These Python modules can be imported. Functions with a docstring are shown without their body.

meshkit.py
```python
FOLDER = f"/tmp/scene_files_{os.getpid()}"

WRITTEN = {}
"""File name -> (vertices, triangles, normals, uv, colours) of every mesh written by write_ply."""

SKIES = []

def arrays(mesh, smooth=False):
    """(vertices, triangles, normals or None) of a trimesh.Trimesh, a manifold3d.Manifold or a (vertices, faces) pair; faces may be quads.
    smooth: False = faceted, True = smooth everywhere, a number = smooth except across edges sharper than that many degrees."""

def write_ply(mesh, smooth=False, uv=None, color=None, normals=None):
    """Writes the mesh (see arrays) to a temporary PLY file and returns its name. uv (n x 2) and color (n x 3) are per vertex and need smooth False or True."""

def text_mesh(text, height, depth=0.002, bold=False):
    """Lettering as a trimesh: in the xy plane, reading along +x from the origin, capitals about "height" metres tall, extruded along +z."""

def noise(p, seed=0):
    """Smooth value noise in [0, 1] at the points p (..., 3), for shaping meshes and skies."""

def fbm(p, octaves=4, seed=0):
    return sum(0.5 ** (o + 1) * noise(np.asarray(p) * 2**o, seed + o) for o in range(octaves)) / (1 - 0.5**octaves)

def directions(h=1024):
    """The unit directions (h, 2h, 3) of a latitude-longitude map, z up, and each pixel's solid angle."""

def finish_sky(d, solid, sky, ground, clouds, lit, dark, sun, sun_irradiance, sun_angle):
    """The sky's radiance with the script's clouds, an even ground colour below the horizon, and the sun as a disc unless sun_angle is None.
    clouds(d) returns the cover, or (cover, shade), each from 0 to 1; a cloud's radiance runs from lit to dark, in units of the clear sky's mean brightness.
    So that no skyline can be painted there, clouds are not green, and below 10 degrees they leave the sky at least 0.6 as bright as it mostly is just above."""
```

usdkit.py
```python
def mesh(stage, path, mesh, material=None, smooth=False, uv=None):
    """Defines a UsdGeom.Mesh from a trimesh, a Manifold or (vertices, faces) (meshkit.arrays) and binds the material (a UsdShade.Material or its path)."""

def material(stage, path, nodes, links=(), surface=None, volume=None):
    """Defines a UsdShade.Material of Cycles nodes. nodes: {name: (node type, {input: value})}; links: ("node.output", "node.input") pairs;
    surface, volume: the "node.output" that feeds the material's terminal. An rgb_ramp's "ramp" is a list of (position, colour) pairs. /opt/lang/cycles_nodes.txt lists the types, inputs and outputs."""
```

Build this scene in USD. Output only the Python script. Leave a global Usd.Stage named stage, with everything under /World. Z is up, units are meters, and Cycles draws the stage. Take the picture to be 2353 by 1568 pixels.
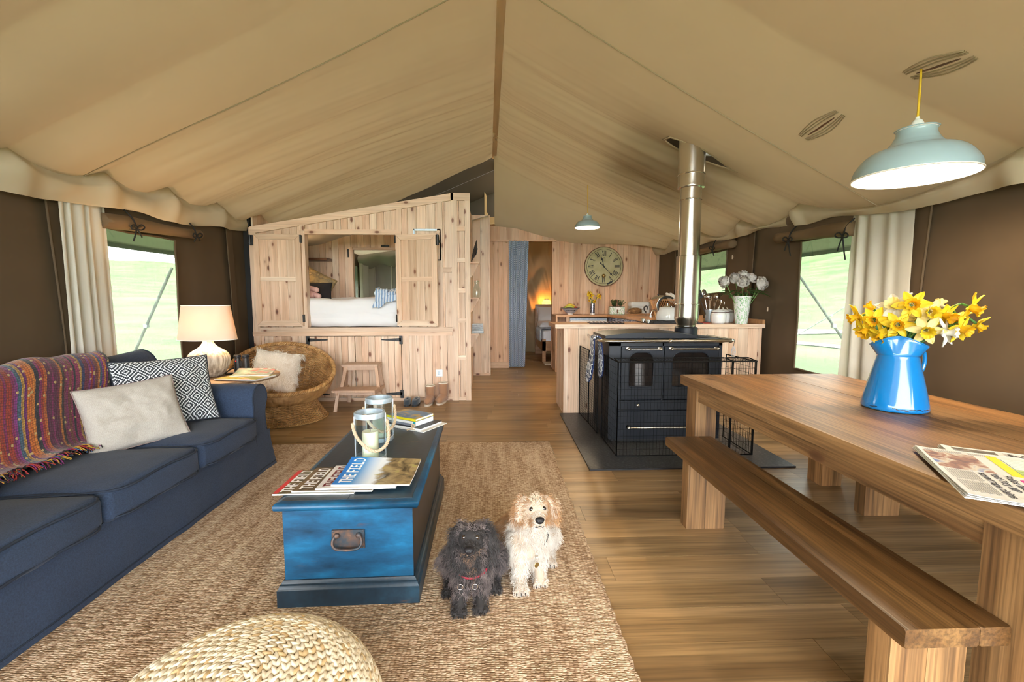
import math, numpy as np, trimesh, usdkit, meshkit
import manifold3d as m3
from scipy.spatial import ConvexHull
from shapely.geometry import Polygon, box as sbox, Point
from pxr import Usd, UsdGeom, UsdLux, UsdShade, Gf, Vt, Sdf

stage = Usd.Stage.CreateInMemory()
UsdGeom.SetStageUpAxis(stage, 'Z'); UsdGeom.SetStageMetersPerUnit(stage, 1.0)
UsdGeom.Xform.Define(stage, '/World'); UsdGeom.Scope.Define(stage, '/World/Looks')

# ---------------------------------------------------------------- camera, sky, exposure
cam = UsdGeom.Camera.Define(stage, '/World/camera')
PITCH, YAW = math.radians(5.244), math.radians(2.154)
fwd = Gf.Vec3d(math.sin(YAW) * math.cos(PITCH), math.cos(YAW) * math.cos(PITCH), -math.sin(PITCH))
right = Gf.Vec3d(math.cos(YAW), -math.sin(YAW), 0)
up = Gf.Cross(right, fwd)
cam.AddTransformOp().Set(Gf.Matrix4d(*right, 0, *up, 0, *(-fwd), 0, 0, 0, 1.27, 1))
cam.CreateHorizontalApertureAttr(36.0); cam.CreateVerticalApertureAttr(23.99); cam.CreateFocalLengthAttr(16.003)
cam.CreateClippingRangeAttr((0.05, 2000.0)); cam.CreateFStopAttr(0.0)
cam.CreateExposureAttr(2.4)
sky = UsdLux.DomeLight.Define(stage, '/World/sky')          # an evenly overcast white sky
sky.CreateColorAttr((0.93, 0.97, 1.0)); sky.CreateIntensityAttr(1.0)

# ---------------------------------------------------------------- helpers: names and prims
rng = np.random.default_rng(11)
PI = math.pi
_used = {}
def numbered(path):
    if path not in _used and not stage.GetPrimAtPath(path):
        _used[path] = 0
        return path
    while True:
        _used[path] = _used.get(path, 0) + 1
        p = f'{path}_{_used[path]:03d}'
        if not stage.GetPrimAtPath(p):
            return p
def tag(p, label=None, cat=None, group=None, kind=None):
    q = p.GetPrim() if hasattr(p, 'GetPrim') else p
    for k, v in (('label', label), ('category', cat), ('group', group), ('kind', kind)):
        if v: q.SetCustomDataByKey(k, v)
    return q
def thing(name, label=None, cat=None, loc=(0, 0, 0), rz=0, group=None, kind=None):
    x = UsdGeom.Xform.Define(stage, numbered('/World/' + name))
    x.AddTranslateOp().Set(Gf.Vec3d(*map(float, loc)))
    if rz: x.AddRotateZOp().Set(float(rz))
    return tag(x, label, cat, group, kind)
def obj(name, mesh, m, parent=None, smooth=False, label=None, uv=None):
    path = numbered((str(parent.GetPath()) if parent is not None else '/World') + '/' + name)
    o = usdkit.mesh(stage, path, mesh, M[m] if isinstance(m, str) else m, smooth=smooth, uv=uv).GetPrim()
    if label: o.SetCustomDataByKey('label', label)
    return o
def copy_of(src, loc, rz=0, label=None, cat=None, group=None, scale=None):
    was = src.GetCustomData()
    base = src.GetName().rstrip('0123456789').rstrip('_')
    x = UsdGeom.Xform.Define(stage, numbered('/World/' + base))
    r = x.GetPrim(); r.GetReferences().AddInternalReference(src.GetPath())
    x.ClearXformOpOrder()
    x.AddTranslateOp(opSuffix='at').Set(Gf.Vec3d(*map(float, loc)))
    x.AddRotateZOp(opSuffix='turn').Set(float(rz))
    if scale: x.AddScaleOp(opSuffix='size').Set(Gf.Vec3f(*scale))
    r.SetInstanceable(True)
    return tag(r, label or was.get('label'), cat or was.get('category'), group or was.get('group'))
def curves(name, pts, counts, widths, m, parent=None):
    path = numbered((str(parent.GetPath()) if parent is not None else '/World') + '/' + name)
    c = UsdGeom.BasisCurves.Define(stage, path)
    c.CreateTypeAttr('linear'); c.CreatePointsAttr(Vt.Vec3fArray.FromNumpy(np.asarray(pts, np.float32)))
    c.CreateCurveVertexCountsAttr(Vt.IntArray.FromNumpy(np.asarray(counts, np.int32)))
    c.CreateWidthsAttr(Vt.FloatArray.FromNumpy(np.asarray(widths, np.float32))); c.SetWidthsInterpolation('vertex')
    UsdShade.MaterialBindingAPI.Apply(c.GetPrim()).Bind(M[m])
    return c.GetPrim()

# ---------------------------------------------------------------- helpers: shapes, all as (vertices, triangles)
def cat(parts):
    V, F, n = [], [], 0
    for v, f in parts:
        V.append(v); F.append(np.asarray(f) + n); n += len(v)
    return np.vstack(V), np.vstack(F)
_ct = None
def _chamfer_template():
    global _ct
    if _ct is None:
        P = np.array([[sx * (2 if k != 0 else 1), sy * (2 if k != 1 else 1), sz * (2 if k != 2 else 1)] for sx in (-1, 1) for sy in (-1, 1) for sz in (-1, 1) for k in range(3)], float)
        h = trimesh.Trimesh(P, ConvexHull(P).simplices, process=False); h.fix_normals()
        _ct = (np.sign(P), np.abs(P) < 1.5, np.array(h.faces))
    return _ct
def cbox(lo, hi, c=0.004):
    lo, hi = np.minimum(lo, hi).astype(float), np.maximum(lo, hi).astype(float)
    s, small, f = _chamfer_template()
    half = (hi - lo) / 2; c = min(c, half.min() * 0.9)
    return (lo + hi) / 2 + s * (half - c * small), f
def box(lo, hi):
    m = trimesh.creation.box(bounds=np.array([np.minimum(lo, hi), np.maximum(lo, hi)], float)); return np.array(m.vertices), np.array(m.faces)
def rot(axis, deg):
    return trimesh.transformations.rotation_matrix(math.radians(deg), axis)[:3, :3]
RX, RY, RZ = (lambda d: rot([1, 0, 0], d)), (lambda d: rot([0, 1, 0], d)), (lambda d: rot([0, 0, 1], d))
def tf(m, R=None, t=(0, 0, 0), s=1.0):
    v = np.asarray(m[0]) * s
    if R is not None: v = v @ np.asarray(R).T
    return v + np.asarray(t, float), m[1]
def beam(a, b, w, h, c=0.003, up=(0, 0, 1)):
    a, b = np.asarray(a, float), np.asarray(b, float); d = b - a; L = np.linalg.norm(d); d = d / L
    s = np.cross(d, up); s = s / np.linalg.norm(s) if np.linalg.norm(s) > 1e-6 else np.array([1.0, 0, 0]); u = np.cross(s, d)
    v, f = cbox([0, -w / 2, -h / 2], [L, w / 2, h / 2], c)
    return a + v @ np.array([d, -s, u]), f
def tube(path, r, sides=8, closed=False, cap=True):
    p = np.asarray(path, float); n = len(p); r = np.broadcast_to(r, (n,)).astype(float)
    if closed: t = np.roll(p, -1, 0) - np.roll(p, 1, 0)
    else: t = np.gradient(p, axis=0)
    t = t / (np.linalg.norm(t, axis=1, keepdims=True) + 1e-12)
    a = np.cross(t[0], [0, 0, 1.0]);
    if np.linalg.norm(a) < 1e-3: a = np.cross(t[0], [1.0, 0, 0])
    A = []
    for i in range(n):
        a = a - t[i] * (a @ t[i]); l = np.linalg.norm(a)
        a = a / l if l > 1e-6 else np.cross(t[i], [0.3, 0.5, 0.8]); A.append(a)
    A = np.array(A); B = np.cross(t, A); g = np.arange(sides) * 2 * PI / sides
    v = (p[:, None] + r[:, None, None] * (np.cos(g)[None, :, None] * A[:, None] + np.sin(g)[None, :, None] * B[:, None])).reshape(-1, 3)
    i, j = np.meshgrid(np.arange(n if closed else n - 1), np.arange(sides), indexing='ij'); i, j = i.ravel(), j.ravel(); i2 = (i + 1) % n; j2 = (j + 1) % sides
    q = np.stack([i * sides + j, i * sides + j2, i2 * sides + j2, i2 * sides + j], 1)
    f = np.vstack([q[:, [0, 1, 2]], q[:, [0, 2, 3]]])
    if cap and not closed:
        k = np.arange(1, sides - 1)
        f = np.vstack([f, np.stack([np.zeros_like(k), k + 1, k], 1), np.stack([np.zeros_like(k), k, k + 1], 1) + (n - 1) * sides])
    return v, f
def smoothpath(pts, n=40, closed=False):
    from scipy.interpolate import CubicSpline
    p = np.asarray(pts, float)
    if closed: p = np.vstack([p, p[:1]])
    d = np.r_[0, np.cumsum(np.maximum(np.linalg.norm(np.diff(p, axis=0), axis=1), 1e-6))]
    cs = CubicSpline(d, p, bc_type='periodic' if closed else 'natural')
    return cs(np.linspace(0, d[-1], n, endpoint=not closed))
def lathe(prof, n=32, full=2 * PI):
    pr = np.asarray(prof, float); k = len(pr); a = np.arange(n) * 2 * PI / n
    v = np.stack([pr[:, 0, None] * np.cos(a), pr[:, 0, None] * np.sin(a), np.broadcast_to(pr[:, 1, None], (k, n))], -1).reshape(-1, 3)
    i, j = np.meshgrid(np.arange(k - 1), np.arange(n), indexing='ij'); i, j = i.ravel(), j.ravel(); j2 = (j + 1) % n
    q = np.stack([i * n + j, i * n + j2, (i + 1) * n + j2, (i + 1) * n + j], 1)
    f = np.vstack([q[:, [0, 1, 2]], q[:, [0, 2, 3]]])
    return clean((v, f))
def clean(m):
    t = trimesh.Trimesh(m[0], m[1], process=True); t.merge_vertices(); t.update_faces(t.nondegenerate_faces())
    return np.array(t.vertices), np.array(t.faces)
def gridf(nu, nv):
    i, j = np.meshgrid(np.arange(nu - 1), np.arange(nv - 1), indexing='ij'); i, j = i.ravel(), j.ravel()
    q = np.stack([i * nv + j, (i + 1) * nv + j, (i + 1) * nv + j + 1, i * nv + j + 1], 1)
    return np.vstack([q[:, [0, 1, 2]], q[:, [0, 2, 3]]])
def sheet(P, th=0.0):
    """P: nu x nv x 3 points; a cloth or plate of thickness th (closed)."""
    nu, nv = P.shape[:2]; v = P.reshape(-1, 3); f = gridf(nu, nv)
    if not th: return v, f
    du, dv = np.gradient(P, axis=0), np.gradient(P, axis=1); n = np.cross(du, dv).reshape(-1, 3); n /= np.linalg.norm(n, axis=1, keepdims=True) + 1e-12
    N = nu * nv; top, bot = v + n * th / 2, v - n * th / 2
    e = np.r_[np.arange(nv), np.arange(1, nu) * nv + nv - 1, (nu - 1) * nv + np.arange(nv - 2, -1, -1), np.arange(nu - 2, 0, -1) * nv]
    e2 = np.roll(e, -1)
    side = np.vstack([np.stack([e, e2, e2 + N], 1), np.stack([e, e2 + N, e + N], 1)])
    return np.vstack([top, bot]), np.vstack([f, f[:, ::-1] + N, side])
def uvgrid(nu, nv): return np.meshgrid(np.linspace(0, 1, nu), np.linspace(0, 1, nv), indexing='ij')
def prism(poly, depth, z0=0.0):
    """A shapely polygon (or a list of points) in xy, extruded along z."""
    p = poly if isinstance(poly, Polygon) else Polygon(poly)
    m = trimesh.creation.extrude_polygon(p, depth, engine='earcut'); v = np.array(m.vertices); v[:, 2] += z0
    return v, np.array(m.faces)
def xz(m):   # a shape drawn in xy stood up: x -> x, y -> z, depth towards -y
    return np.stack([m[0][:, 0], -m[0][:, 2], m[0][:, 1]], 1), m[1]
def yzx(m):  # x -> y, y -> z, depth -> x
    return np.stack([m[0][:, 2], m[0][:, 0], m[0][:, 1]], 1), m[1]
def rbox(size, r, n=4, seg=None):
    """Rounded box with evenly subdivided faces, centred."""
    s = np.asarray(size, float) / 2; r = min(r, s.min() * 0.999)
    L = []
    for ax in range(3):
        a, b = (ax + 1) % 3, (ax + 2) % 3
        na, nb = (n, n) if seg is None else (seg[a], seg[b])
        def coords(h, m):
            k = np.linspace(-1, 1, 5)[0:]
            inner = np.linspace(-(h - r), h - r, m + 1)
            edge = r * np.tan(np.linspace(0, PI / 4, 4)[1:])
            return np.r_[-(h - r) - edge[::-1], inner, (h - r) + edge]
        ca, cb = coords(s[a], na), coords(s[b], nb)
        A, B = np.meshgrid(ca, cb, indexing='ij')
        for sg in (-1, 1):
            P = np.zeros(A.shape + (3,)); P[..., a], P[..., b], P[..., ax] = A, B, sg * s[ax]
            f = gridf(*A.shape)
            L.append((P.reshape(-1, 3), f if sg > 0 else f[:, ::-1]))
    v, f = cat(L)
    core = np.clip(v, -(s - r), s - r); d = v - core
    v = core + r * d / (np.linalg.norm(d, axis=1, keepdims=True) + 1e-12)
    return clean((np.round(v, 7), f))
def ball(r=1.0, sub=2, s=(1, 1, 1), t=(0, 0, 0)):
    m = trimesh.creation.icosphere(sub, r); return np.array(m.vertices) * np.asarray(s) + np.asarray(t, float), np.array(m.faces)
def cyl(a, b, r, sides=16, r2=None): return tube([a, b], [r, r if r2 is None else r2], sides)
def nz(p, seed=0, s=1.0): return meshkit.noise(np.asarray(p) * s, seed) - 0.5
def textm(t, h, depth=0.0006, bold=False):
    m = meshkit.text_mesh(t, h, depth, bold); return np.array(m.vertices), np.array(m.faces)
def hulls(chain, extra=()):
    """Manifold of the hulls of spheres: chain is a list of ((centre, radius), (centre, radius))."""
    out = []
    for (a, ra), (b, rb) in chain:
        out.append(m3.Manifold.batch_hull([m3.Manifold.sphere(ra, 20).translate([float(x) for x in a]), m3.Manifold.sphere(rb, 20).translate([float(x) for x in b])]))
    return m3.Manifold.batch_boolean(out, m3.OpType.Add)
def blob(chain, edge=0.012, it=14):
    m = hulls(chain).refine_to_length(edge).to_mesh()
    t = trimesh.Trimesh(m.vert_properties[:, :3], m.tri_verts, process=True); t.merge_vertices()
    trimesh.smoothing.filter_taubin(t, iterations=it); return np.array(t.vertices), np.array(t.faces)

# ---------------------------------------------------------------- materials
M = {}
def mat(name, nodes, links, surface='p.BSDF', volume=None):
    M[name] = usdkit.material(stage, '/World/Looks/' + name, nodes, links, surface=surface, volume=volume); return M[name]
def plain(name, c, rough=0.5, **kw):
    return mat(name, {'p': ('principled_bsdf', dict(base_color=c, roughness=rough, **kw))}, [])
def tone(name, stops, scale=(8, 8, 8), rough=0.6, bump=0.0, bscale=None, detail=4, dist=0.0, world=False, randtone=0.0, bdist=0.004, **kw):
    """Colour from stretched noise, with an optional bump."""
    n = {'c': ('geometry', {}) if world else ('texture_coordinate', {}), 'oi': ('object_info', {}), 'ov': ('vector_math', dict(math_type='scale', vector1=(13.7, 29.3, 41.1))),
         'add': ('vector_math', dict(math_type='add')), 'm': ('mapping', dict(scale=scale)), 'n': ('noise_texture', dict(scale=1.0, detail=detail, distortion=dist)),
         'r': ('rgb_ramp', dict(ramp=stops)), 'p': ('principled_bsdf', dict(roughness=rough, **kw))}
    l = [('c.position' if world else 'c.object', 'add.vector1'), ('oi.random', 'ov.scale'), ('ov.vector', 'add.vector2'), ('add.vector', 'm.vector'), ('m.vector', 'n.vector'), ('n.fac', 'r.fac')]
    col = 'r.color'
    if randtone:
        n['rr'] = ('map_range', dict(from_min=0, from_max=1, to_min=1 - randtone, to_max=1 + randtone)); n['mm'] = ('vector_math', dict(math_type='scale'))
        l += [('oi.random', 'rr.value'), ('r.color', 'mm.vector1'), ('rr.result', 'mm.scale')]; col = 'mm.vector'
    l.append((col, 'p.base_color'))
    if bump:
        n['bm'] = ('mapping', dict(scale=bscale or scale)); n['bn'] = ('noise_texture', dict(scale=1.0, detail=3)); n['b'] = ('bump', dict(strength=bump, distance=bdist))
        l += [('add.vector', 'bm.vector'), ('bm.vector', 'bn.vector'), ('bn.fac', 'b.height'), ('b.normal', 'p.normal')]
    return mat(name, n, l)
def wood(name, axis, stops, fine, knots=0.0, knotcol=((0.10, 0.035, 0.015), (0.30, 0.12, 0.05)), rough=0.45, tones=None, gscale=1.0, bump=0.15, kscale=(5.5, 5.5, 2.4), **kw):
    """Planed timber: grain along axis (0, 1, 2), every board with its own cut and tone; knots in pine."""
    sc = [14.0 * gscale] * 3; sc[axis] = 0.9 * gscale
    fs = [150.0 * gscale] * 3; fs[axis] = 3.0 * gscale
    ks = list(kscale) if axis == 2 else [kscale[2] if i == axis else kscale[0] for i in range(3)]
    n = {'c': ('texture_coordinate', {}), 'oi': ('object_info', {}), 'ov': ('vector_math', dict(math_type='scale', vector1=(37.7, 23.3, 51.1))), 'add': ('vector_math', dict(math_type='add')),
         'm1': ('mapping', dict(scale=sc)), 'n1': ('noise_texture', dict(scale=1.0, detail=3, distortion=0.6)), 'r1': ('rgb_ramp', dict(ramp=stops)),
         'm2': ('mapping', dict(scale=fs)), 'n2': ('noise_texture', dict(scale=1.0, detail=2)), 'r2': ('rgb_ramp', dict(ramp=[(0.3, (fine,) * 3), (0.62, (1, 1, 1))])),
         'x': ('mix', dict(mix_type='multiply', fac=1.0)),
         'rt': ('rgb_ramp', dict(ramp=tones or [(0, (0.86, 0.86, 0.84)), (0.5, (1, 1, 1)), (1, (1.0, 0.93, 0.86))])), 'x2': ('mix', dict(mix_type='multiply', fac=1.0)),
         'b': ('bump', dict(strength=bump, distance=0.002)), 'p': ('principled_bsdf', dict(roughness=rough, **kw))}
    l = [('c.object', 'add.vector1'), ('oi.random', 'ov.scale'), ('ov.vector', 'add.vector2'), ('add.vector', 'm1.vector'), ('m1.vector', 'n1.vector'), ('n1.fac', 'r1.fac'),
         ('add.vector', 'm2.vector'), ('m2.vector', 'n2.vector'), ('n2.fac', 'r2.fac'), ('r1.color', 'x.color1'), ('r2.color', 'x.color2'), ('oi.random', 'rt.fac'),
         ('x.color', 'x2.color1'), ('rt.color', 'x2.color2'), ('n2.fac', 'b.height'), ('b.normal', 'p.normal')]
    col = 'x2.color'
    if knots:
        n.update({'mk': ('mapping', dict(scale=ks)), 'v': ('voronoi_texture', dict(scale=1.0)), 'rk': ('rgb_ramp', dict(ramp=[(0, (1, 1, 1)), (knots * 0.75, (0.92,) * 3), (knots, (0.25,) * 3), (knots * 1.9, (0, 0, 0))])),
                  'kc': ('rgb_ramp', dict(ramp=[(0, knotcol[0]), (knots * 0.9, knotcol[1]), (1, knotcol[1])])), 'xk': ('mix', dict(mix_type='mix'))})
        l += [('add.vector', 'mk.vector'), ('mk.vector', 'v.vector'), ('v.distance', 'rk.fac'), ('v.distance', 'kc.fac'), ('rk.color', 'xk.fac'), (col, 'xk.color1'), ('kc.color', 'xk.color2')]
        col = 'xk.color'
    return mat(name, n, l + [(col, 'p.base_color')])
def cloth(name, c1, c2, wscale=600.0, rough=0.9, bump=0.3, sheen=0.2, nscale=40.0, trans=0.0, tcol=None):
    """Woven cloth: two crossing thread waves as relief, mottled thread colour, optionally letting light through."""
    n = {'c': ('texture_coordinate', {}), 'n': ('noise_texture', dict(scale=nscale, detail=4)), 'r': ('rgb_ramp', dict(ramp=[(0.3, c1), (0.7, c2)])),
         'w1': ('wave_texture', dict(bands_direction='x', scale=wscale / 20, distortion=1.0)), 'w2': ('wave_texture', dict(bands_direction='z', scale=wscale / 20, distortion=1.0)),
         'a': ('math', dict(math_type='add')), 'b': ('bump', dict(strength=bump, distance=0.001)), 'p': ('principled_bsdf', dict(roughness=rough, sheen_weight=sheen))}
    l = [('c.object', 'n.vector'), ('n.fac', 'r.fac'), ('r.color', 'p.base_color'), ('c.object', 'w1.vector'), ('c.object', 'w2.vector'), ('w1.fac', 'a.value1'), ('w2.fac', 'a.value2'), ('a.value', 'b.height'), ('b.normal', 'p.normal')]
    if trans:
        n['t'] = ('translucent_bsdf', dict(color=tcol or c2)); n['mx'] = ('mix_closure', dict(fac=trans))
        return mat(name, n, l + [('p.BSDF', 'mx.closure1'), ('t.BSDF', 'mx.closure2')], surface='mx.closure')
    return mat(name, n, l)
def glassy(name, tint=(1, 1, 1), haze=0.0, hazecol=(0.8, 0.85, 0.85), gloss=0.02):
    n = {'t': ('transparent_bsdf', dict(color=tint)), 'g': ('glossy_bsdf', dict(color=(1, 1, 1), roughness=gloss)), 'lw': ('layer_weight', {}), 'pw': ('math', dict(math_type='power', value2=5.0)), 'f': ('math', dict(math_type='multiply_add', value2=0.7, value3=0.035)), 'm': ('mix_closure', {})}
    l = [('lw.facing', 'pw.value1'), ('pw.value', 'f.value1'), ('f.value', 'm.fac'), ('g.BSDF', 'm.closure2')]
    if haze:
        n.update({'d': ('translucent_bsdf', dict(color=hazecol)), 'h': ('mix_closure', dict(fac=haze))}); l += [('t.BSDF', 'h.closure1'), ('d.BSDF', 'h.closure2'), ('h.closure', 'm.closure1')]
    else: l.append(('t.BSDF', 'm.closure1'))
    return mat(name, n, l, surface='m.closure')
def bulb(parent, at, r, c, s):   # the lamp's own light, a glowing ball inside its shade
    l = UsdLux.SphereLight.Define(stage, numbered(str(parent.GetPath()) + '/bulb')); l.CreateRadiusAttr(float(r)); l.CreateColorAttr(c); l.CreateIntensityAttr(float(s)); l.AddTranslateOp().Set(Gf.Vec3d(*map(float, at)))
PINE = [(0.25, (0.62, 0.42, 0.28)), (0.5, (0.78, 0.59, 0.44)), (0.75, (0.88, 0.73, 0.58))]
for ax, nm in ((0, 'pine_x'), (1, 'pine_y'), (2, 'pine_z')):
    wood(nm, ax, PINE, 0.82, knots=0.15, rough=0.5, kscale=(8.5, 8.5, 4.2), knotcol=((0.07, 0.022, 0.012), (0.24, 0.085, 0.04)), tones=[(0, (0.78, 0.70, 0.63)), (0.35, (1, 1, 1)), (0.7, (1, 0.92, 0.86)), (1, (0.88, 0.76, 0.68))])
BACK = [(0.2, (0.54, 0.32, 0.19)), (0.5, (0.72, 0.49, 0.33)), (0.8, (0.82, 0.61, 0.44))]
for ax, nm in ((0, 'backpine_x'), (2, 'backpine_z')):
    wood(nm, ax, BACK, 0.84, knots=0.13, kscale=(7, 7, 3), rough=0.55, tones=[(0, (0.72, 0.66, 0.6)), (0.4, (1, 1, 1)), (0.7, (1, 0.88, 0.8)), (1, (0.86, 0.76, 0.68))])
OAK = [(0.25, (0.12, 0.055, 0.02)), (0.5, (0.29, 0.15, 0.058)), (0.75, (0.44, 0.245, 0.105))]
for ax, nm in ((0, 'rustic_x'), (1, 'rustic_y'), (2, 'rustic_z')):
    wood(nm, ax, OAK, 0.48, knots=0.1, knotcol=((0.05, 0.02, 0.01), (0.12, 0.05, 0.02)), rough=0.44, gscale=0.8, bump=0.35, kscale=(3.5, 3.5, 1.6), tones=[(0, (0.85, 0.85, 0.85)), (0.5, (1, 1, 1)), (1, (1.1, 1.0, 0.9))])
BEN = [(0.25, (0.065, 0.028, 0.009)), (0.5, (0.15, 0.07, 0.022)), (0.75, (0.27, 0.14, 0.048))]
for ax, nm in ((1, 'bench_y'), (2, 'bench_z')):
    wood(nm, ax, BEN, 0.5, knots=0.09, knotcol=((0.04, 0.015, 0.008), (0.1, 0.04, 0.02)), rough=0.38, gscale=0.8, bump=0.3, kscale=(3.5, 3.5, 1.6))
wood('floor_oak', 0, [(0.2, (0.15, 0.085, 0.035)), (0.5, (0.35, 0.22, 0.10)), (0.8, (0.52, 0.35, 0.185))], 0.62, rough=0.36, gscale=0.62, bump=0.12, tones=[(0, (0.82, 0.82, 0.82)), (0.5, (1, 1, 1)), (1, (1.1, 1.05, 1.0))])
wood('stool_birch', 2, [(0.2, (0.56, 0.38, 0.27)), (0.8, (0.70, 0.50, 0.37))], 0.9, rough=0.5)
wood('worktop_oak', 0, [(0.2, (0.36, 0.17, 0.07)), (0.5, (0.48, 0.25, 0.11)), (0.8, (0.58, 0.33, 0.16))], 0.85, rough=0.35)
wood('dark_leg', 2, [(0.2, (0.10, 0.04, 0.02)), (0.8, (0.2, 0.085, 0.04))], 0.8, rough=0.4)
tone('side_top', [(0.3, (0.30, 0.19, 0.12)), (0.7, (0.45, 0.31, 0.2))], (3, 30, 30), rough=0.4)
tone('tent_canvas', [(0.3, (0.084, 0.054, 0.029)), (0.7, (0.102, 0.066, 0.036))], (2, 2, 2), rough=0.85, bump=0.25, bscale=(2.2, 2.2, 1.4), bdist=0.06)
tone('blind_canvas', [(0.3, (0.15, 0.095, 0.05)), (0.7, (0.18, 0.115, 0.06))], (3, 3, 3), rough=0.85)
plain('outer_canvas', (0.10, 0.09, 0.075), 0.9)
plain('black_tie', (0.012, 0.012, 0.013), 0.8)
def lining(name, c, tc, fac):
    n = {'c': ('geometry', {}), 'n': ('noise_texture', dict(scale=1.2, detail=3)), 'r': ('rgb_ramp', dict(ramp=[(0.3, tuple(x * 0.92 for x in c)), (0.7, c)])), 'n2': ('noise_texture', dict(scale=260.0, detail=1)),
         'b': ('bump', dict(strength=0.08, distance=0.002)), 'd': ('diffuse_bsdf', {}), 't': ('translucent_bsdf', dict(color=tc)), 'm': ('mix_closure', dict(fac=fac))}
    return mat(name, n, [('c.position', 'n.vector'), ('n.fac', 'r.fac'), ('r.color', 'd.color'), ('c.position', 'n2.vector'), ('n2.fac', 'b.height'), ('b.normal', 'd.normal'), ('d.BSDF', 'm.closure1'), ('t.BSDF', 'm.closure2')], surface='m.closure')
lining('lining', (0.58, 0.475, 0.33), (0.295, 0.25, 0.175), 0.34)
lining('tape_cloth', (0.72, 0.6, 0.45), (0.8, 0.66, 0.48), 0.5)
lining('valance_cloth', (0.72, 0.63, 0.47), (0.66, 0.58, 0.44), 0.3)
lining('roof_canvas', (0.30, 0.27, 0.22), (0.60, 0.54, 0.45), 0.6)
lining('grey_lining', (0.52, 0.49, 0.45), (0.3, 0.3, 0.28), 0.2)
lining('curtain_cloth', (0.80, 0.77, 0.70), (0.75, 0.72, 0.65), 0.35)
lining('bedroom_lining', (0.60, 0.47, 0.28), (0.2, 0.15, 0.08), 0.2)
glassy('pvc_pane', tint=(0.60, 0.61, 0.58), haze=0.035, hazecol=(0.95, 1.0, 0.95))
glassy('clear_glass', tint=(0.93, 0.97, 0.97))
plain('brushed_steel', (0.66, 0.64, 0.6), 0.22, metallic=1.0)
plain('chrome', (0.75, 0.75, 0.75), 0.12, metallic=1.0)
tone('galvanised', [(0.3, (0.33, 0.42, 0.50)), (0.7, (0.52, 0.60, 0.68))], (30, 30, 30), rough=0.4, metallic=0.4)
plain('black_iron', (0.012, 0.012, 0.014), 0.45)
plain('black_enamel', (0.009, 0.012, 0.019), 0.42, specular_ior_level=0.35)
plain('black_wire', (0.004, 0.004, 0.004), 0.7, specular_ior_level=0.15)
plain('white_plastic', (0.80, 0.80, 0.80), 0.35)
plain('white_enamel', (0.78, 0.79, 0.79), 0.18, coat_weight=0.5)
plain('white_paper', (0.80, 0.80, 0.79), 0.6)
plain('brass', (0.35, 0.24, 0.09), 0.35, metallic=0.9)
plain('ink', (0.015, 0.015, 0.02), 0.6)
# ================================================================ the tent: floor, canvas walls, lining
XW, ZW = 3.05, 2.22
def struct(name, label=None, cat=None): return thing(name, label, cat, kind='structure')
fl = struct('floor', 'golden brown oak plank floor running across the tent', 'floor')
y = -0.7; row = 0
while y < 11.0:
    w = 0.188
    xs = [-3.04]
    x = -3.04 + rng.uniform(0.25, 1.3)
    while x < 2.8: xs.append(x); x += 1.32
    xs.append(3.04)
    for a, b in zip(xs[:-1], xs[1:]):
        hidden = (b < -1.75 and y < 3.1) or (y < 0.95 and not (a > -1.2)) or (a > 2.6 and y < 2.0)
        if hidden and row % 2: pass
        dz = rng.uniform(-0.0004, 0.0004)
        obj('floor_board', cbox([a + 0.0007, y + 0.0007, -0.02], [b - 0.0007, y + w - 0.0007, dz], 0.0015), 'floor_oak', fl)
    y += w; row += 1
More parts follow.
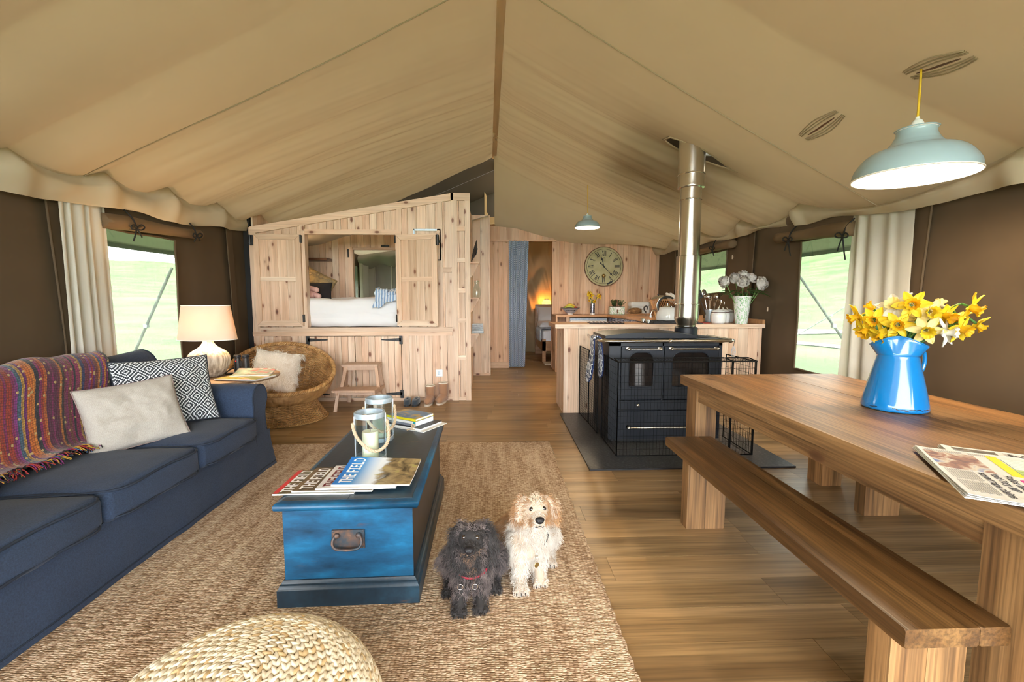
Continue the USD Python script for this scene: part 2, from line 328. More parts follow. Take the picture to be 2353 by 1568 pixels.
obj('deck', box([-3.3, -4.2, -0.2], [3.3, 11.1, -0.021]), 'dark_leg', fl)

def canvas_wall(name, label, side, holes):
    w = struct(name, label, 'wall')
    ys, zs = np.linspace(-0.6, 11.0, 175), np.linspace(0.0, ZW + 0.12, 34)
    holes = [np.array(h) for h in holes]
    # grid lines that follow the window edges, then cells inside a window are left open
    ys = np.unique(np.r_[ys, [h[0] for h in holes], [h[1] for h in holes]]); zs = np.unique(np.r_[zs, [h[2] for h in holes], [h[3] for h in holes]])
    Y, Z = np.meshgrid(ys, zs, indexing='ij')
    bul = 0.05 * (meshkit.fbm(np.stack([Y * 0.8, Z * 0.7, Y * 0 + side], -1), 3, 5) - 0.5) + 0.012 * (meshkit.fbm(np.stack([Y * 3.5, Z * 0.9, Y * 0 + 9], -1), 2, 6) - 0.5)
    near = np.ones_like(Y)
    for h in holes:
        d = np.maximum(np.maximum(h[0] - Y, Y - h[1]), np.maximum(h[2] - Z, Z - h[3])); near = np.minimum(near, np.clip(d / 0.15, 0, 1))
    P = np.stack([side * (XW + bul * near), Y, Z], -1)
    f = gridf(*Y.shape); yc = (ys[:-1] + ys[1:]) / 2; zc = (zs[:-1] + zs[1:]) / 2
    keep = np.ones((len(yc), len(zc)), bool)
    for h in holes: keep &= ~(((yc > h[0]) & (yc < h[1]))[:, None] & ((zc > h[2]) & (zc < h[3]))[None])
    k2 = np.r_[keep.ravel(), keep.ravel()]
    obj('canvas', (P.reshape(-1, 3), f[k2]), 'tent_canvas', w, smooth=True)
    return w
WL = (3.74, 4.52, 0.66, 1.83); WR = (3.70, 4.48, 0.57, 1.84); WK = (5.94, 6.70, 1.35, 1.92); WB = (8.95, 10.35, 0.7, 2.0)
wl = canvas_wall('wall_left', 'brown canvas wall on the left behind the sofa', -1, [WL, WB])
wr = canvas_wall('wall_right', 'brown canvas wall on the right behind the dining table', 1, [WR, WK])
for w, s, seams in ((wl, -1, (3.27, 5.35, 1.6)), (wr, 1, (3.12, 5.28, 7.6, 1.2))):
    for yy in seams:
        obj('seam', tube([[s * (XW - 0.035), yy + 0.03 * math.sin(z * 2), z] for z in np.linspace(0.02, 2.2, 16)], 0.008, 6), 'tent_canvas', w, smooth=True)
        obj('seam_flap', sheet(np.array([[[s * (XW - 0.035 + 0.01 * k), yy + 0.12 * k + 0.02 * math.sin(z * 2), z] for k in np.linspace(0, 1, 3)] for z in np.linspace(0.02, 2.2, 16)]), 0.004), 'tent_canvas', w, smooth=True)
# the black wall panel between the tent wall and the cabin
obj('dark_panel', cbox([-3.04, 5.72, 0], [-2.96, 5.76, 2.3]), 'black_tie', wl)
def tie(parent, x, y, z, s, L=0.12):
    """A black fabric tie: loop round the roll, a bow and two tails."""
    o = s * 0.045
    L1 = tube(smoothpath([[x, y - 0.05, z + 0.14], [x - o, y - 0.03, z + 0.08], [x - o * 1.2, y, z]], 14), 0.007, 6)
    b1 = tube(smoothpath([[x - o * 1.2, y, z], [x - o * 1.4, y + 0.05, z + 0.035], [x - o * 1.4, y + 0.075, z + 0.02], [x - o * 1.3, y + 0.04, z - 0.008], [x - o * 1.2, y, z]], 18), 0.006, 5)
    b2 = tube(smoothpath([[x - o * 1.2, y, z], [x - o * 1.4, y - 0.05, z + 0.02], [x - o * 1.4, y - 0.07, z - 0.005], [x - o * 1.3, y - 0.03, z - 0.015], [x - o * 1.2, y, z]], 18), 0.006, 5)
    t1 = tube(smoothpath([[x - o * 1.2, y, z], [x - o * 1.3, y - 0.03, z - L * 0.6], [x - o * 1.2, y - 0.045, z - L]], 8), 0.006, 5)
    t2 = tube(smoothpath([[x - o * 1.2, y, z], [x - o * 1.3, y + 0.03, z - L * 0.4], [x - o * 1.2, y + 0.05, z - L * 0.6]], 8), 0.006, 5)
    obj('tie', cat([L1, b1, b2, t1, t2]), 'black_tie', parent, smooth=True)
def window(n, label, side, h, roll, ties):
    t = struct(f'window_{n}', label, 'window'); x = side * XW
    obj('pane', box([x - 0.001, h[0], h[2]], [x + 0.001, h[1], h[3]]), 'pvc_pane', t)
    yy = [h[0], h[1], h[1], h[0]]; zz = [h[2], h[2], h[3], h[3]]
    pth = []
    for i in range(4):
        for k in np.linspace(0, 1, 16, endpoint=False):
            j = (i + 1) % 4; pth.append([x - side * 0.004, yy[i] + (yy[j] - yy[i]) * k + 0.006 * math.sin(9 * k + i), zz[i] + (zz[j] - zz[i]) * k + 0.005 * math.sin(7 * k)])
    obj('welt', tube(pth, 0.011, 6, closed=True), 'tent_canvas', t, smooth=True)
    if roll:
        a, b, za, zb, r = roll
        pr = []
        for k in np.linspace(0, 1, 20): pr.append([x - side * (0.05 + 0.004 * math.sin(11 * k)), a + (b - a) * k, za + (zb - za) * k + 0.006 * math.sin(6 * k)])
        v, f = tube(pr, [r * (0.9 + 0.14 * math.sin(5 * k + 1)) for k in np.linspace(0, 1, 20)], 18)
        v[:, 0] += 0.0
        obj('rolled_blind', (v, f), 'blind_canvas', t, smooth=True, label='rolled up canvas window cover')
        obj('blind_strip', sheet(np.array([[[x - side * (0.012 + 0.03 * k), a + (b - a) * u, (za + (zb - za) * u) + 0.12 - 0.1 * k] for k in np.linspace(0, 1, 4)] for u in np.linspace(0, 1, 12)]), 0.004), 'tent_canvas', t, smooth=True)
    for (ty, tz, L) in ties: tie(t, x - side * 0.06, ty, tz, side, L)
    return t
window(1, 'clear window in the left canvas wall with cover rolled up and tied in black bows', -1, WL, (3.66, 4.82, 1.87, 1.925, 0.058), ((3.92, 1.85, 0.11), (4.68, 1.89, 0.06)))
window(2, 'clear window in the right canvas wall beside the dining table with rolled up cover', 1, WR, (3.76, 4.80, 1.86, 1.92, 0.062), ((4.52, 1.86, 0.16), (3.80, 1.80, 0.2)))
window(3, 'small clear window in the right canvas wall behind the stove flue', 1, WK, (5.7, 6.75, 1.965, 1.965, 0.05), ((6.12, 1.95, 0.1),))
window(4, 'bedroom window glimpsed through the cabin bed opening', -1, WB, None, ())
# toggles on the right wall
for yy, zz in ((4.92, 1.16), (5.72, 1.80), (6.15, 1.2)):
    t = obj('toggle', cat([cyl([XW - 0.045, yy, zz - 0.025], [XW - 0.045, yy, zz + 0.025], 0.009, 8), cyl([XW - 0.03, yy, zz], [XW - 0.05, yy, zz], 0.004, 6)]), 'side_top', wr, smooth=30)

# ---- lining
FL = [-1.5, -0.5, 0.3, 1.0, 1.7, 2.35, 3.0, 3.7, 4.38, 5.12, 5.92, 6.7, 7.6]
FR = [-1.5, 0.6, 2.55, 4.46, 5.5, 6.6, 7.5, 8.46]
EL = ([-1.5, 1, 3.0, 3.7, 4.4, 5.1, 5.9, 7.6], [2.06, 2.12, 2.19, 2.24, 2.28, 2.31, 2.29, 2.30])
ER = ([-1.5, 1, 2.6, 4.54, 6.5, 8.5], [1.98, 2.05, 2.12, 2.20, 2.27, 2.30])
def lin(side, Y, s):
    Y = np.asarray(Y, float); s = np.asarray(s, float)
    F = np.array(FL if side < 0 else FR); E = EL if side < 0 else ER
    rz = np.full_like(Y, 3.56)
    if side > 0:
        k = np.clip((Y - 7.35) / (8.46 - 7.35), 0, 1); rz = 3.56 - 0.95 * k ** 1.25
    ze = np.interp(Y, *E)
    warp = 0.10 * np.sin(PI * s) * (1 if side < 0 else -1)
    Yw = Y + warp - (0.35 * (1 - s) if side < 0 else 0.0) * np.clip((Y - 3) / 3, 0, 1)
    i = np.clip(np.searchsorted(F, Yw) - 1, 0, len(F) - 2); t = np.clip((Yw - F[i]) / (F[i + 1] - F[i]), 0, 1)
    amp = (0.014 + 0.085 * s ** 3 if side < 0 else 0.035 + 0.08 * s ** 2) * np.clip((F[i + 1] - F[i]) / 0.75, 0.7, 1.45)
    sag = amp * (1 - np.abs(2 * t - 1) ** 1.8) * np.clip(s / 0.06, 0.25, 1)
    z = rz + (ze - rz) * s - 0.035 * np.sin(PI * s) - sag
    nzf = meshkit.fbm(np.stack([Yw * 4.2 + 0.8 * s, s * 1.3, Y * 0 + side * 3], -1), 3, 21) - 0.5
    fine = meshkit.fbm(np.stack([Yw * 15 + 3 * s, s * 2.4, Y * 0 + side * 7], -1), 2, 22) - 0.5
    crease = np.exp(-(np.minimum(t, 1 - t) * (F[i + 1] - F[i]) / 0.22) ** 2)
    far = np.clip((Y - 3.2) / 2.0, 0.15, 1)
    z = z + 0.055 * nzf * far + (0.012 + 0.03 * crease) * fine * far
    if side > 0: z = z - 0.16 * np.clip((Y - 7.2) / 1.2, 0, 1) * np.sin(PI * s) * (1 - 0.5 * s)
    return np.stack([side * 3.0 * s + 0.06 * (1 - s) * np.clip((7.5 - Y) / 4, 0, 1), Y, z], -1)
ro0 = struct('flashing', 'dark flue flashing plate above the lining', 'flashing')
cl = struct('ceiling', 'cream cotton tent lining rising to a taped ridge', 'ceiling')
Y, s = np.meshgrid(np.linspace(-0.6, 7.6, 420), np.linspace(0, 1, 130), indexing='ij')
obj('lining_panel', sheet(lin(-1, Y, s)), 'lining', cl, smooth=True)
Y, s = np.meshgrid(np.linspace(-0.6, 8.44, 460), np.linspace(0, 1, 150), indexing='ij')
P = lin(1, Y, s)
# opening round the flue: a slack slit at the frame line
X_, Y_ = P[..., 0], P[..., 1]
f = gridf(*Y.shape); v = P.reshape(-1, 3); c = v[f].mean(1)
def slit(c):
    u = (c[:, 0] - 1.60) / (2.28 - 1.60); wd = 0.165 * np.clip(1 - np.abs(2 * u - 0.8), 0, 1) ** 0.6
    return (u > 0) & (u < 1) & (np.abs(c[:, 1] - 4.37) < wd + 0.02)
obj('lining_panel', (v, f[~slit(c)]), 'lining', cl, smooth=True)
edge = [lin(1, np.array([4.37 + sg * (0.165 * max(0.0, 1 - abs(2 * u - 0.8)) ** 0.6 + 0.02)]), np.array([(1.60 + 0.68 * u) / 3.0]))[0] for sg, us in ((1, np.linspace(0, 1, 24)), (-1, np.linspace(1, 0, 24))) for u in us]
obj('slit_hem', tube(np.array(edge), 0.009, 6, closed=True), 'lining', cl, smooth=True)
obj('ridge_tape', sheet(np.array([[[0.06 * np.clip((7.5 - yy) / 4, 0, 1) + dx, yy, 3.545 - 0.012 - abs(dx) * 0.3 + 0.012 * math.sin(yy * 5)] for dx in np.linspace(-0.035, 0.035, 5)] for yy in np.linspace(-0.6, 7.6, 90)]), 0.003), 'tape_cloth', cl, smooth=True)
for side in (-1, 1):   # seams in the lining
    pth = lin(side, np.linspace(3.36, 3.52, 90) + 0.1 * np.sin(np.linspace(0.2, 1, 90) * PI) * 0.5, np.linspace(0.03, 1.0, 90)); pth[:, 2] -= 0.004
    obj('lining_seam', tube(pth, 0.005, 5), 'lining', cl, smooth=True)
def slit_patch(x, y0, y1):
    n = 22; u = np.linspace(0, 1, n); parts = []
    for k in range(-3, 4):
        w = 0.010 * k + math.copysign(0.004, k) * 1.0 * (k != 0)
        pth = np.array([lin(1, np.array([y0 + (y1 - y0) * a]), np.array([(x + w * (1 + 0.8 * math.sin(PI * a))) / 3.0]))[0] for a in u]); pth[:, 2] -= 0.006
        if k: parts.append(tube(pth, 0.004, 5))
    obj('cord_slit', cat(parts), 'lining', cl, smooth=True)
    a = np.array([lin(1, np.array([y0 + (y1 - y0) * q]), np.array([(x - 0.006 * math.sin(PI * q)) / 3.0]))[0] for q in u[3:-3]]); b = np.array([lin(1, np.array([y0 + (y1 - y0) * q]), np.array([(x + 0.006 * math.sin(PI * q)) / 3.0]))[0] for q in u[3:-3]])
    a[:, 2] -= 0.008; b[:, 2] -= 0.008
    obj('slit_gap', sheet(np.stack([a, b], 1), 0.002), 'dark_leg', cl)
obj('flue_shield', cbox([1.35, 3.95, 2.98], [2.55, 4.85, 2.985]), 'outer_canvas', cl) if False else obj('flue_shield', sheet(np.array([[[x_, y_, 3.80 - 0.43 * x_ - 0.03] for y_ in (4.1, 6.1)] for x_ in (1.45, 2.55)]), 0.004), 'black_iron', ro0)
slit_patch(2.17, 2.12, 2.44); slit_patch(2.17, 2.92, 3.26)
def valance(side, y0, y1, zb, slant=(0, 0), name='valance'):
    n = int((y1 - y0) * 45); u, k = uvgrid(n, 16)
    Y = y0 + (y1 - y0) * u + (slant[0] * (1 - u) + slant[1] * u) * k
    top = lin(side, Y, np.ones_like(Y)); zt = top[..., 2] + 0.012; z1 = np.interp(Y, *zb) + 0.012 * np.sin(Y * 5.3) + 0.02 * (meshkit.noise(np.stack([Y * 3, Y * 0, Y * 0], -1), 4) - 0.5)
    F = np.array(FL if side < 0 else FR); dmin = np.abs(Y[..., None] - F).min(-1)
    wave = 0.05 * (meshkit.fbm(np.stack([Y * 2.6, k * 0.5, Y * 0 + 3], -1), 3, 31) - 0.5) * 2 + 0.05 * np.exp(-(dmin / 0.10) ** 2) * (1 - 0.3 * k) + 0.05 * np.sin(PI * np.clip(k, 0, 1)) * (0.6 + 0.8 * (meshkit.noise(np.stack([Y * 1.7, k, Y * 0], -1), 8) - 0.5))
    X = side * (3.0 - (0.012 + wave * np.clip(k * 3, 0, 1)))
    X = np.where(np.abs(X) > 3.0, side * 3.0, X)
    obj(name, sheet(np.stack([X, Y, zt + (z1 - zt) * k], -1), 0.003), 'valance_cloth', cl, smooth=True)
valance(-1, -0.6, 5.93, ([-1, 1, 2.998, 3.32, 4.02, 4.86, 5.91], [1.80, 1.86, 1.925, 1.955, 1.985, 2.01, 2.11]))
valance(1, -0.6, 4.50, ([-1, 1, 2.58, 3.27, 4.45], [1.80, 1.85, 1.905, 1.925, 2.01]), slant=(0, -0.05))
valance(1, 4.56, 8.40, ([4.55, 5.6, 6.5, 8.4], [2.03, 2.03, 2.05, 2.07]), slant=(0.05, 0))
# outer roof canvas and its flaps
ro = struct('roof', 'dark outer roof canvas seen above the cabin', 'roof')
for sd in (-1, 1):
    xs = np.linspace(0, 3.42, 14)
    for y0, y1, m_ in ((-4.2, 7.65 if sd < 0 else 8.6, 'roof_canvas'), (7.66 if sd < 0 else 8.61, 9.2, 'outer_canvas'), (9.21, 11.2, 'roof_canvas' if sd > 0 else 'outer_canvas')):
        ys = np.linspace(y0, y1, 30); Xg, Yg = np.meshgrid(xs, ys, indexing='ij')
        if m_ == 'outer_canvas' and y0 > 9: obj('roof_sheet', sheet(np.stack([sd * Xg, Yg, 3.80 - 0.43 * Xg], -1)[6:], 0.01), 'roof_canvas', ro); Xg, Yg = Xg[:7], Yg[:7]
        obj('roof_sheet', sheet(np.stack([sd * Xg, Yg, 3.80 - 0.43 * Xg], -1), 0.01), m_, ro)
lining('flap_cloth', (0.40, 0.42, 0.33), (0.42, 0.46, 0.34), 0.5)
for sd in (-1, 1):
    u, k = uvgrid(60, 6); yy = -4.2 + 15.2 * u
    obj('eave_flap', sheet(np.stack([sd * (3.42 + 0.03 * np.sin(yy * 3) * k), yy, 2.33 - 0.55 * k], -1), 0.004), 'flap_cloth', ro, smooth=True)
    obj('flap_binding', sheet(np.stack([sd * (3.43 + 0.03 * np.sin(yy * 3)), yy, 1.795 - 0.055 * k], -1), 0.004), 'black_tie', ro, smooth=True)
obj('gable_sheet', prism([(-3.4, 0), (3.4, 0), (3.4, 2.33), (0, 3.8), (-3.4, 2.33)], 0.02), 'outer_canvas', ro)
g = stage.GetPrimAtPath('/World/roof/gable_sheet'); UsdGeom.Xformable(g).AddTransformOp().Set(Gf.Matrix4d(1, 0, 0, 0, 0, 0, 1, 0, 0, -1, 0, 0, 0, 11.1, 0, 1))

# ---- outside: field, hills, tracks and guy straps
tone('grass', [(0.3, (0.055, 0.115, 0.025)), (0.5, (0.09, 0.165, 0.04)), (0.7, (0.15, 0.21, 0.085))], (0.35, 0.35, 0.35), rough=0.95, detail=8, world=True, bump=0.6, bscale=(6, 6, 6), bdist=0.1)
tone('gravel', [(0.3, (0.34, 0.32, 0.30)), (0.7, (0.42, 0.40, 0.38))], (9, 9, 9), rough=0.95)
def gz(X, Y):
    r = np.abs(X); left = X < 0
    h = np.where(left, 6.2, 13.0) * np.clip((r - np.where(left, 9, 19)) / np.where(left, 75, 70), 0, 1) ** 1.25
    h = h + 5.0 * np.clip((Y - 25) / 90, 0, 1) ** 1.3
    return -0.25 + h * (0.85 + 0.3 * meshkit.fbm(np.stack([X * 0.03, Y * 0.03, X * 0], -1), 3, 2)) + 0.06 * (meshkit.fbm(np.stack([X * 0.5, Y * 0.5, X * 0], -1), 2, 3) - 0.5) * np.clip((r - 3.5) / 3, 0, 1)
X, Y = np.meshgrid(np.r_[np.linspace(-95, -12, 60), np.linspace(-11, 11, 45), np.linspace(12, 95, 60)], np.linspace(-40, 120, 120), indexing='ij')
tag(obj('field', sheet(np.stack([X, Y, gz(X, Y)], -1)), 'grass', None, smooth=True), 'bright green grassy field and hillside outside the tent windows', 'grass', kind='structure')
def track(pts, w, label):
    c = smoothpath([(a, b, 0) for a, b in pts], 60); d = np.gradient(c, axis=0); n = np.stack([-d[:, 1], d[:, 0]], 1); n /= np.linalg.norm(n, axis=1, keepdims=True)
    k = np.linspace(-1, 1, 7); ww = w * (1 + 0.3 * np.sin(np.linspace(0, 9, 60)))
    P = c[:, None, :2] + n[:, None] * (k[None, :, None] * ww[:, None, None] / 2)
    z = gz(P[..., 0], P[..., 1]) + 0.05 * (1 - k[None] ** 2) + 0.03
    tag(obj('gravel_track', sheet(np.concatenate([P, z[..., None]], -1)), 'gravel', None, smooth=True), label, 'path', kind='structure')
track([(9, 21.2), (13, 21), (17, 20.6), (24, 20)], 3.6, 'farther pale gravel track across the grass outside the right window')
track([(9.2, 17.2), (10.3, 15.6), (10.9, 13.6), (12.6, 12)], 1.1, 'nearer pale gravel track across the grass outside the right window')
tone('strap', [(0.4, (0.05, 0.07, 0.06)), (0.6, (0.25, 0.27, 0.25))], (40, 40, 9), rough=0.9)
def strap(name, a, b, r, label):
    p = np.array(a) + (np.array(b) - np.array(a)) * np.linspace(0, 1, 24)[:, None]
    t = thing(name, label, 'rope'); obj('webbing', tube(p, r, 6), 'strap', t, smooth=True)
    b = np.array(b); obj('peg', cyl(b + [0, 0, -0.1], b + [0, 0, 0.06], 0.012, 8), 'black_iron', t)
    m = np.array(a) + (b - np.array(a)) * 0.35; obj('slider', cbox(m - 0.02, m + 0.02), 'galvanised', t)
strap('guy_strap', (-3.45, 5.05, 1.60), (-4.85, 5.75, -0.2), 0.016, 'dark guy strap slanting to the ground outside the left window')
strap('guy_strap', (3.45, 5.15, 1.60), (4.55, 4.75, -0.2), 0.014, 'dark guy strap slanting to the ground outside the right window')
strap('guy_strap', (9.0, 10.5, 1.5), (5.2, 9.4, -0.2), 0.012, 'thin far guy line crossing the grass outside the right window')

# ---- curtains at the side windows
def hang(y0, y1, z0, z1, side, folds, seed, flare=0.0, depth=0.035):
    u, k = uvgrid(int(folds * 14), 30); r = np.random.default_rng(seed)
    ph = 2 * PI * folds * u + 0.8 * np.sin(2.2 * k + seed)
    amp = depth * (0.6 + 0.5 * np.sin(3 * u + seed)) * (0.55 + 0.45 * k)
    Yc = y0 + (y1 - y0) * u + flare * k * (u - 0.5) + 0.012 * np.sin(ph * 0.5)
    return np.stack([side * (XW - 0.045) - side * amp * (1 + np.sin(ph)) , Yc, z0 + (z1 - z0) * k], -1)
t = thing('curtain', 'cream curtain drawn to the side of the left window behind the sofa', 'curtain')
obj('cloth', sheet(hang(3.30, 3.70, 2.03, 0.25, -1, 5, 1, 0.03, 0.022), 0.003), 'curtain_cloth', t, smooth=True)
obj('hem', tube(hang(3.30, 3.70, 2.03, 0.25, -1, 5, 1, 0.03, 0.022)[:, -1], 0.006, 5), 'curtain_cloth', t, smooth=True)
t = thing('curtain', 'cream curtain drawn to the side of the right window behind the daffodils', 'curtain')
obj('cloth', sheet(hang(3.22, 3.78, 2.00, 0.30, 1, 4, 5, 0.05, 0.022), 0.003), 'curtain_cloth', t, smooth=True)
obj('hem', tube(hang(3.22, 3.78, 2.00, 0.30, 1, 4, 5, 0.05, 0.022)[:, -1], 0.006, 5), 'curtain_cloth', t, smooth=True)

# ---------------------------------------------------------------- back wall of pine boards with the bedroom doorway
YB = 8.42
wb = struct('wall_back', 'pine board back wall of the kitchen carrying the clock', 'wall')
def ztop(x): return 2.62 - 0.113 * max(x + 0.1, 0) - 0.02
def vplank(x0, x1, z0, za, zb, y, parent, m='backpine_z', th=0.018, gap=0.0012, name='wall_board'):
    v, f = cbox([x0 + gap, y - th, z0], [x1 - gap, y, (za + zb) / 2], 0.004)
    hi = v[:, 2] > z0 + 0.05; k = (v[hi, 0] - x0) / (x1 - x0); v[hi, 2] += za + (zb - za) * k - (za + zb) / 2
    return obj(name, (v, f), m, parent)
x = 1.09
while x < 3.0:
    w = rng.choice([0.10, 0.115, 0.125, 0.09]); x1 = min(x + w, 3.04); vplank(x, x1, 0, ztop(x), ztop(x1), YB, wb); x = x1
x = -0.10
for k in range(4): vplank(x, x + 0.085, 0, 2.33, 2.33, YB, wb); x += 0.085
x = -0.12
for k in range(11): vplank(x, x + 0.11, 2.335, ztop(x), ztop(x + 0.11), YB - 0.03, wb); x += 0.11
obj('head_rail', cbox([-0.13, YB - 0.07, 2.315], [1.12, YB - 0.0, 2.345]), 'backpine_x', wb)
obj('door_jamb', cbox([1.05, YB - 0.05, 0], [1.09, YB + 0.06, 2.32]), 'backpine_z', wb)
obj('door_jamb', cbox([0.235, YB - 0.04, 0], [0.265, YB + 0.06, 2.32]), 'backpine_z', wb)
tag(obj('baseboard_back', cbox([-0.14, YB - 0.05, 0.0], [0.25, YB - 0.018, 0.11]), 'backpine_x'), 'low pine skirting left of the blue curtain', 'skirting', kind='structure')
tag(obj('curtain_rod', cyl([0.2, YB - 0.02, 2.30], [1.08, YB - 0.02, 2.30], 0.006, 8), 'brass', None, smooth=30), 'thin rail across the top of the bedroom doorway', 'rail')
# blue checked door curtain
n = {'c': ('texture_coordinate', {}), 'ck': ('checker_texture', dict(scale=52.0, color1=(0.17, 0.23, 0.33), color2=(0.42, 0.48, 0.57))), 'p': ('principled_bsdf', dict(roughness=0.9, sheen_weight=0.2))}
mat('blue_check', n, [('c.object', 'ck.vector'), ('ck.color', 'p.base_color')])
t = thing('door_curtain', 'blue checked curtain gathered in the bedroom doorway', 'curtain')
u, k = uvgrid(110, 40); ph = 2 * PI * 8 * u
P = np.stack([0.255 + 0.36 * u - 0.07 * k * u + 0.008 * np.sin(ph * 0.5 + k), YB - 0.05 - (0.018 + 0.012 * k) * (1 + np.sin(ph + 0.5 * np.sin(4 * k))), 2.325 - 2.30 * k], -1)
obj('cloth', sheet(P, 0.003), 'blue_check', t, smooth=True)
obj('heading', tube(P[:, 2] + [0, 0, 0.0], 0.008, 5), 'blue_check', t, smooth=True)

# ---- narrow board wall of the passage with its shelves
wp = struct('wall_passage', 'narrow pine board wall beyond the right end of the cabin bed', 'wall')
for x0, x1 in ((-0.62, -0.49), (-0.49, -0.36), (-0.36, -0.235), (-0.235, -0.10)): vplank(x0, x1, 0, 2.63, 2.63, 7.59, wp, 'pine_z')
obj('end_board', cbox([-0.10, 7.56, 0], [-0.075, 7.75, 2.63]), 'pine_z', wp)
obj('skirting', cbox([-0.62, 7.545, 0], [-0.08, 7.575, 0.035]), 'pine_x', wp)
ws = struct('wall_cabin', 'side wall of the cabin bed', 'wall')
for k in range(10): obj('wall_board', cbox([-0.36, 5.74 + 0.137 * k, 0], [-0.34, 5.74 + 0.137 * (k + 1) - 0.002, 2.5]), 'pine_z', ws)
for z, nm in ((1.77, 'top'), (1.29, 'middle'), (0.80, 'bottom')):
    sh = thing('corner_shelf', f'{nm} small pine bracket shelf on the side of the cabin bed', 'shelf', (-0.34, 6.35, z))
    obj('board', cbox([0, -0.12, -0.018], [0.13, 0.12, 0]), 'pine_x', sh)
    obj('bracket', yzx(prism([(0, 0), (0, 0), (0, 0)], 0.01)) if False else (lambda m: (np.stack([m[0][:, 0], m[0][:, 2], m[0][:, 1]], 1), m[1]))(prism([(0, -0.018), (0.12, -0.018), (0.02, -0.20), (0, -0.20)], 0.02)), 'pine_z', sh)
t = thing('bowl', 'dark patterned dish on the top bracket shelf', 'dish', (-0.27, 6.35, 1.77))
obj('dish', tf(lathe([(0.0, 0.0), (0.06, 0.003), (0.15, 0.03), (0.152, 0.036), (0.06, 0.012), (0, 0.01)], 28), RY(-75), (0.02, 0, 0.15)), 'black_enamel', t, smooth=30)
obj('foot_ring', tf(lathe([(0.04, -0.006), (0.05, -0.006), (0.05, 0.002), (0.04, 0.002)], 20), RY(-75), (0.02, 0, 0.15)), 'black_enamel', t, smooth=30)
t = thing('carafe', 'clear glass carafe on the middle bracket shelf', 'carafe', (-0.25, 6.35, 1.29))
obj('glass', lathe([(0.0, 0.004), (0.05, 0.0), (0.06, 0.05), (0.055, 0.12), (0.03, 0.18), (0.04, 0.23), (0.036, 0.23), (0.026, 0.18), (0.05, 0.12), (0.054, 0.05), (0.04, 0.01), (0, 0.01)], 24), 'clear_glass', t, smooth=40)
obj('rim', lathe([(0.036, 0.226), (0.042, 0.226), (0.042, 0.234), (0.036, 0.234)], 24), 'chrome', t, smooth=40)
t = thing('folded_cloths', 'folded grey cloths on the lowest bracket shelf', 'cloths', (-0.25, 6.33, 0.80))
cloth('grey_cloth', (0.35, 0.40, 0.45), (0.5, 0.55, 0.6))
for k in range(6): obj('fold', tf(rbox([0.17 - 0.005 * k, 0.2, 0.022], 0.01, 3), None, (0.01, 0, 0.011 + 0.022 * k)), 'grey_cloth', t, smooth=True)

# ---- bedrooms beyond
be = struct('wall_bedroom', 'draped golden cotton lining of the far bedroom', 'wall')
u, k = uvgrid(160, 60)
z = 3.2 - 3.2 * k; dr = 0.10 * np.sin(PI * k) * (meshkit.fbm(np.stack([u * 14 - 4 * k, k * 1.6, u * 0], -1), 3, 12) - 0.5) + 0.16 * (meshkit.fbm(np.stack([u * 7 + 2.5 * k, k * 3.0 - u * 2, u * 0 + 4], -1), 2, 15) - 0.5)
obj('drape', sheet(np.stack([-0.2 + 3.2 * u, 10.98 - np.abs(dr) * 1.6, z], -1)), 'bedroom_lining', be, smooth=True)
obj('ceiling_drape', sheet(np.stack([-0.2 + 3.2 * u, 8.5 + 2.4 * k, 2.62 + 0.35 * k - 0.12 * u + 0.07 * np.sin(7 * u + 3 * k)], -1)), 'bedroom_lining', be, smooth=True)
u2, k2 = uvgrid(30, 20)
obj('partition', sheet(np.stack([-0.18 + 0.03 * np.sin(9 * u2), 8.46 + 2.6 * u2, 3.2 * k2], -1), 0.01), 'bedroom_lining', be, smooth=True)
bg = struct('wall_nursery', 'grey white lining of the bedroom seen through the cabin bed', 'wall')
obj('drape', sheet(np.stack([-3.0 + 2.75 * u, 10.7 - 0.5 * dr, z], -1)), 'grey_lining', bg, smooth=True)
obj('ceiling_drape', sheet(np.stack([-3.0 + 2.9 * u, 7.3 + 3.5 * k, 2.05 + 0.55 * u + 0.25 * k + 0.06 * np.sin(6 * u + 4 * k)], -1)), 'curtain_cloth', bg, smooth=True)
obj('drape_roll', sheet(np.stack([-3.0 + 2.75 * u, 10.55 - 0.35 * np.sin(PI * k), 2.35 - 0.4 * k + 0.1 * np.sin(5 * u) - 0.05 * np.sin(31 * u) * k], -1)), 'grey_lining', bg, smooth=True)
obj('pole', cyl([-2.35, 10.5, 0], [-2.33, 10.5, 2.1], 0.02, 10), 'curtain_cloth', bg)
t = thing('curtain', 'white curtain by the bedroom window seen through the cabin bed', 'curtain')
obj('cloth', sheet(np.stack([-2.95 + 0.03 * np.sin(20 * u), 8.95 + 0.6 * u + 0.0 * k, 2.05 - 1.9 * k], -1) + np.stack([0.25 * u, 1.2 + 0 * u, 0 * u], -1), 0.003), 'curtain_cloth', t, smooth=True)
obj('hem', tube([[-2.9, 10.2, 0.15], [-2.7, 10.7, 0.15]], 0.006, 5), 'curtain_cloth', t)
# ================================================================ cabin bed: a box bed of pine boards
YC = 5.70   # front face of its boards
cb = thing('cabin_bed', 'pine board cabin bed with two open shutters and cupboards below', 'bed')
def ctop(x): return 2.13 + (x + 2.93) * (2.545 - 2.13) / (2.93 - 0.50) if x < -0.5 else 2.545
def cplank(x0, x1, z0, za, zb, y=YC, m='pine_z', parent=None, name='board'): return vplank(x0, x1, z0, za, zb, y, parent or cb, m, 0.016, 0.0017, name)
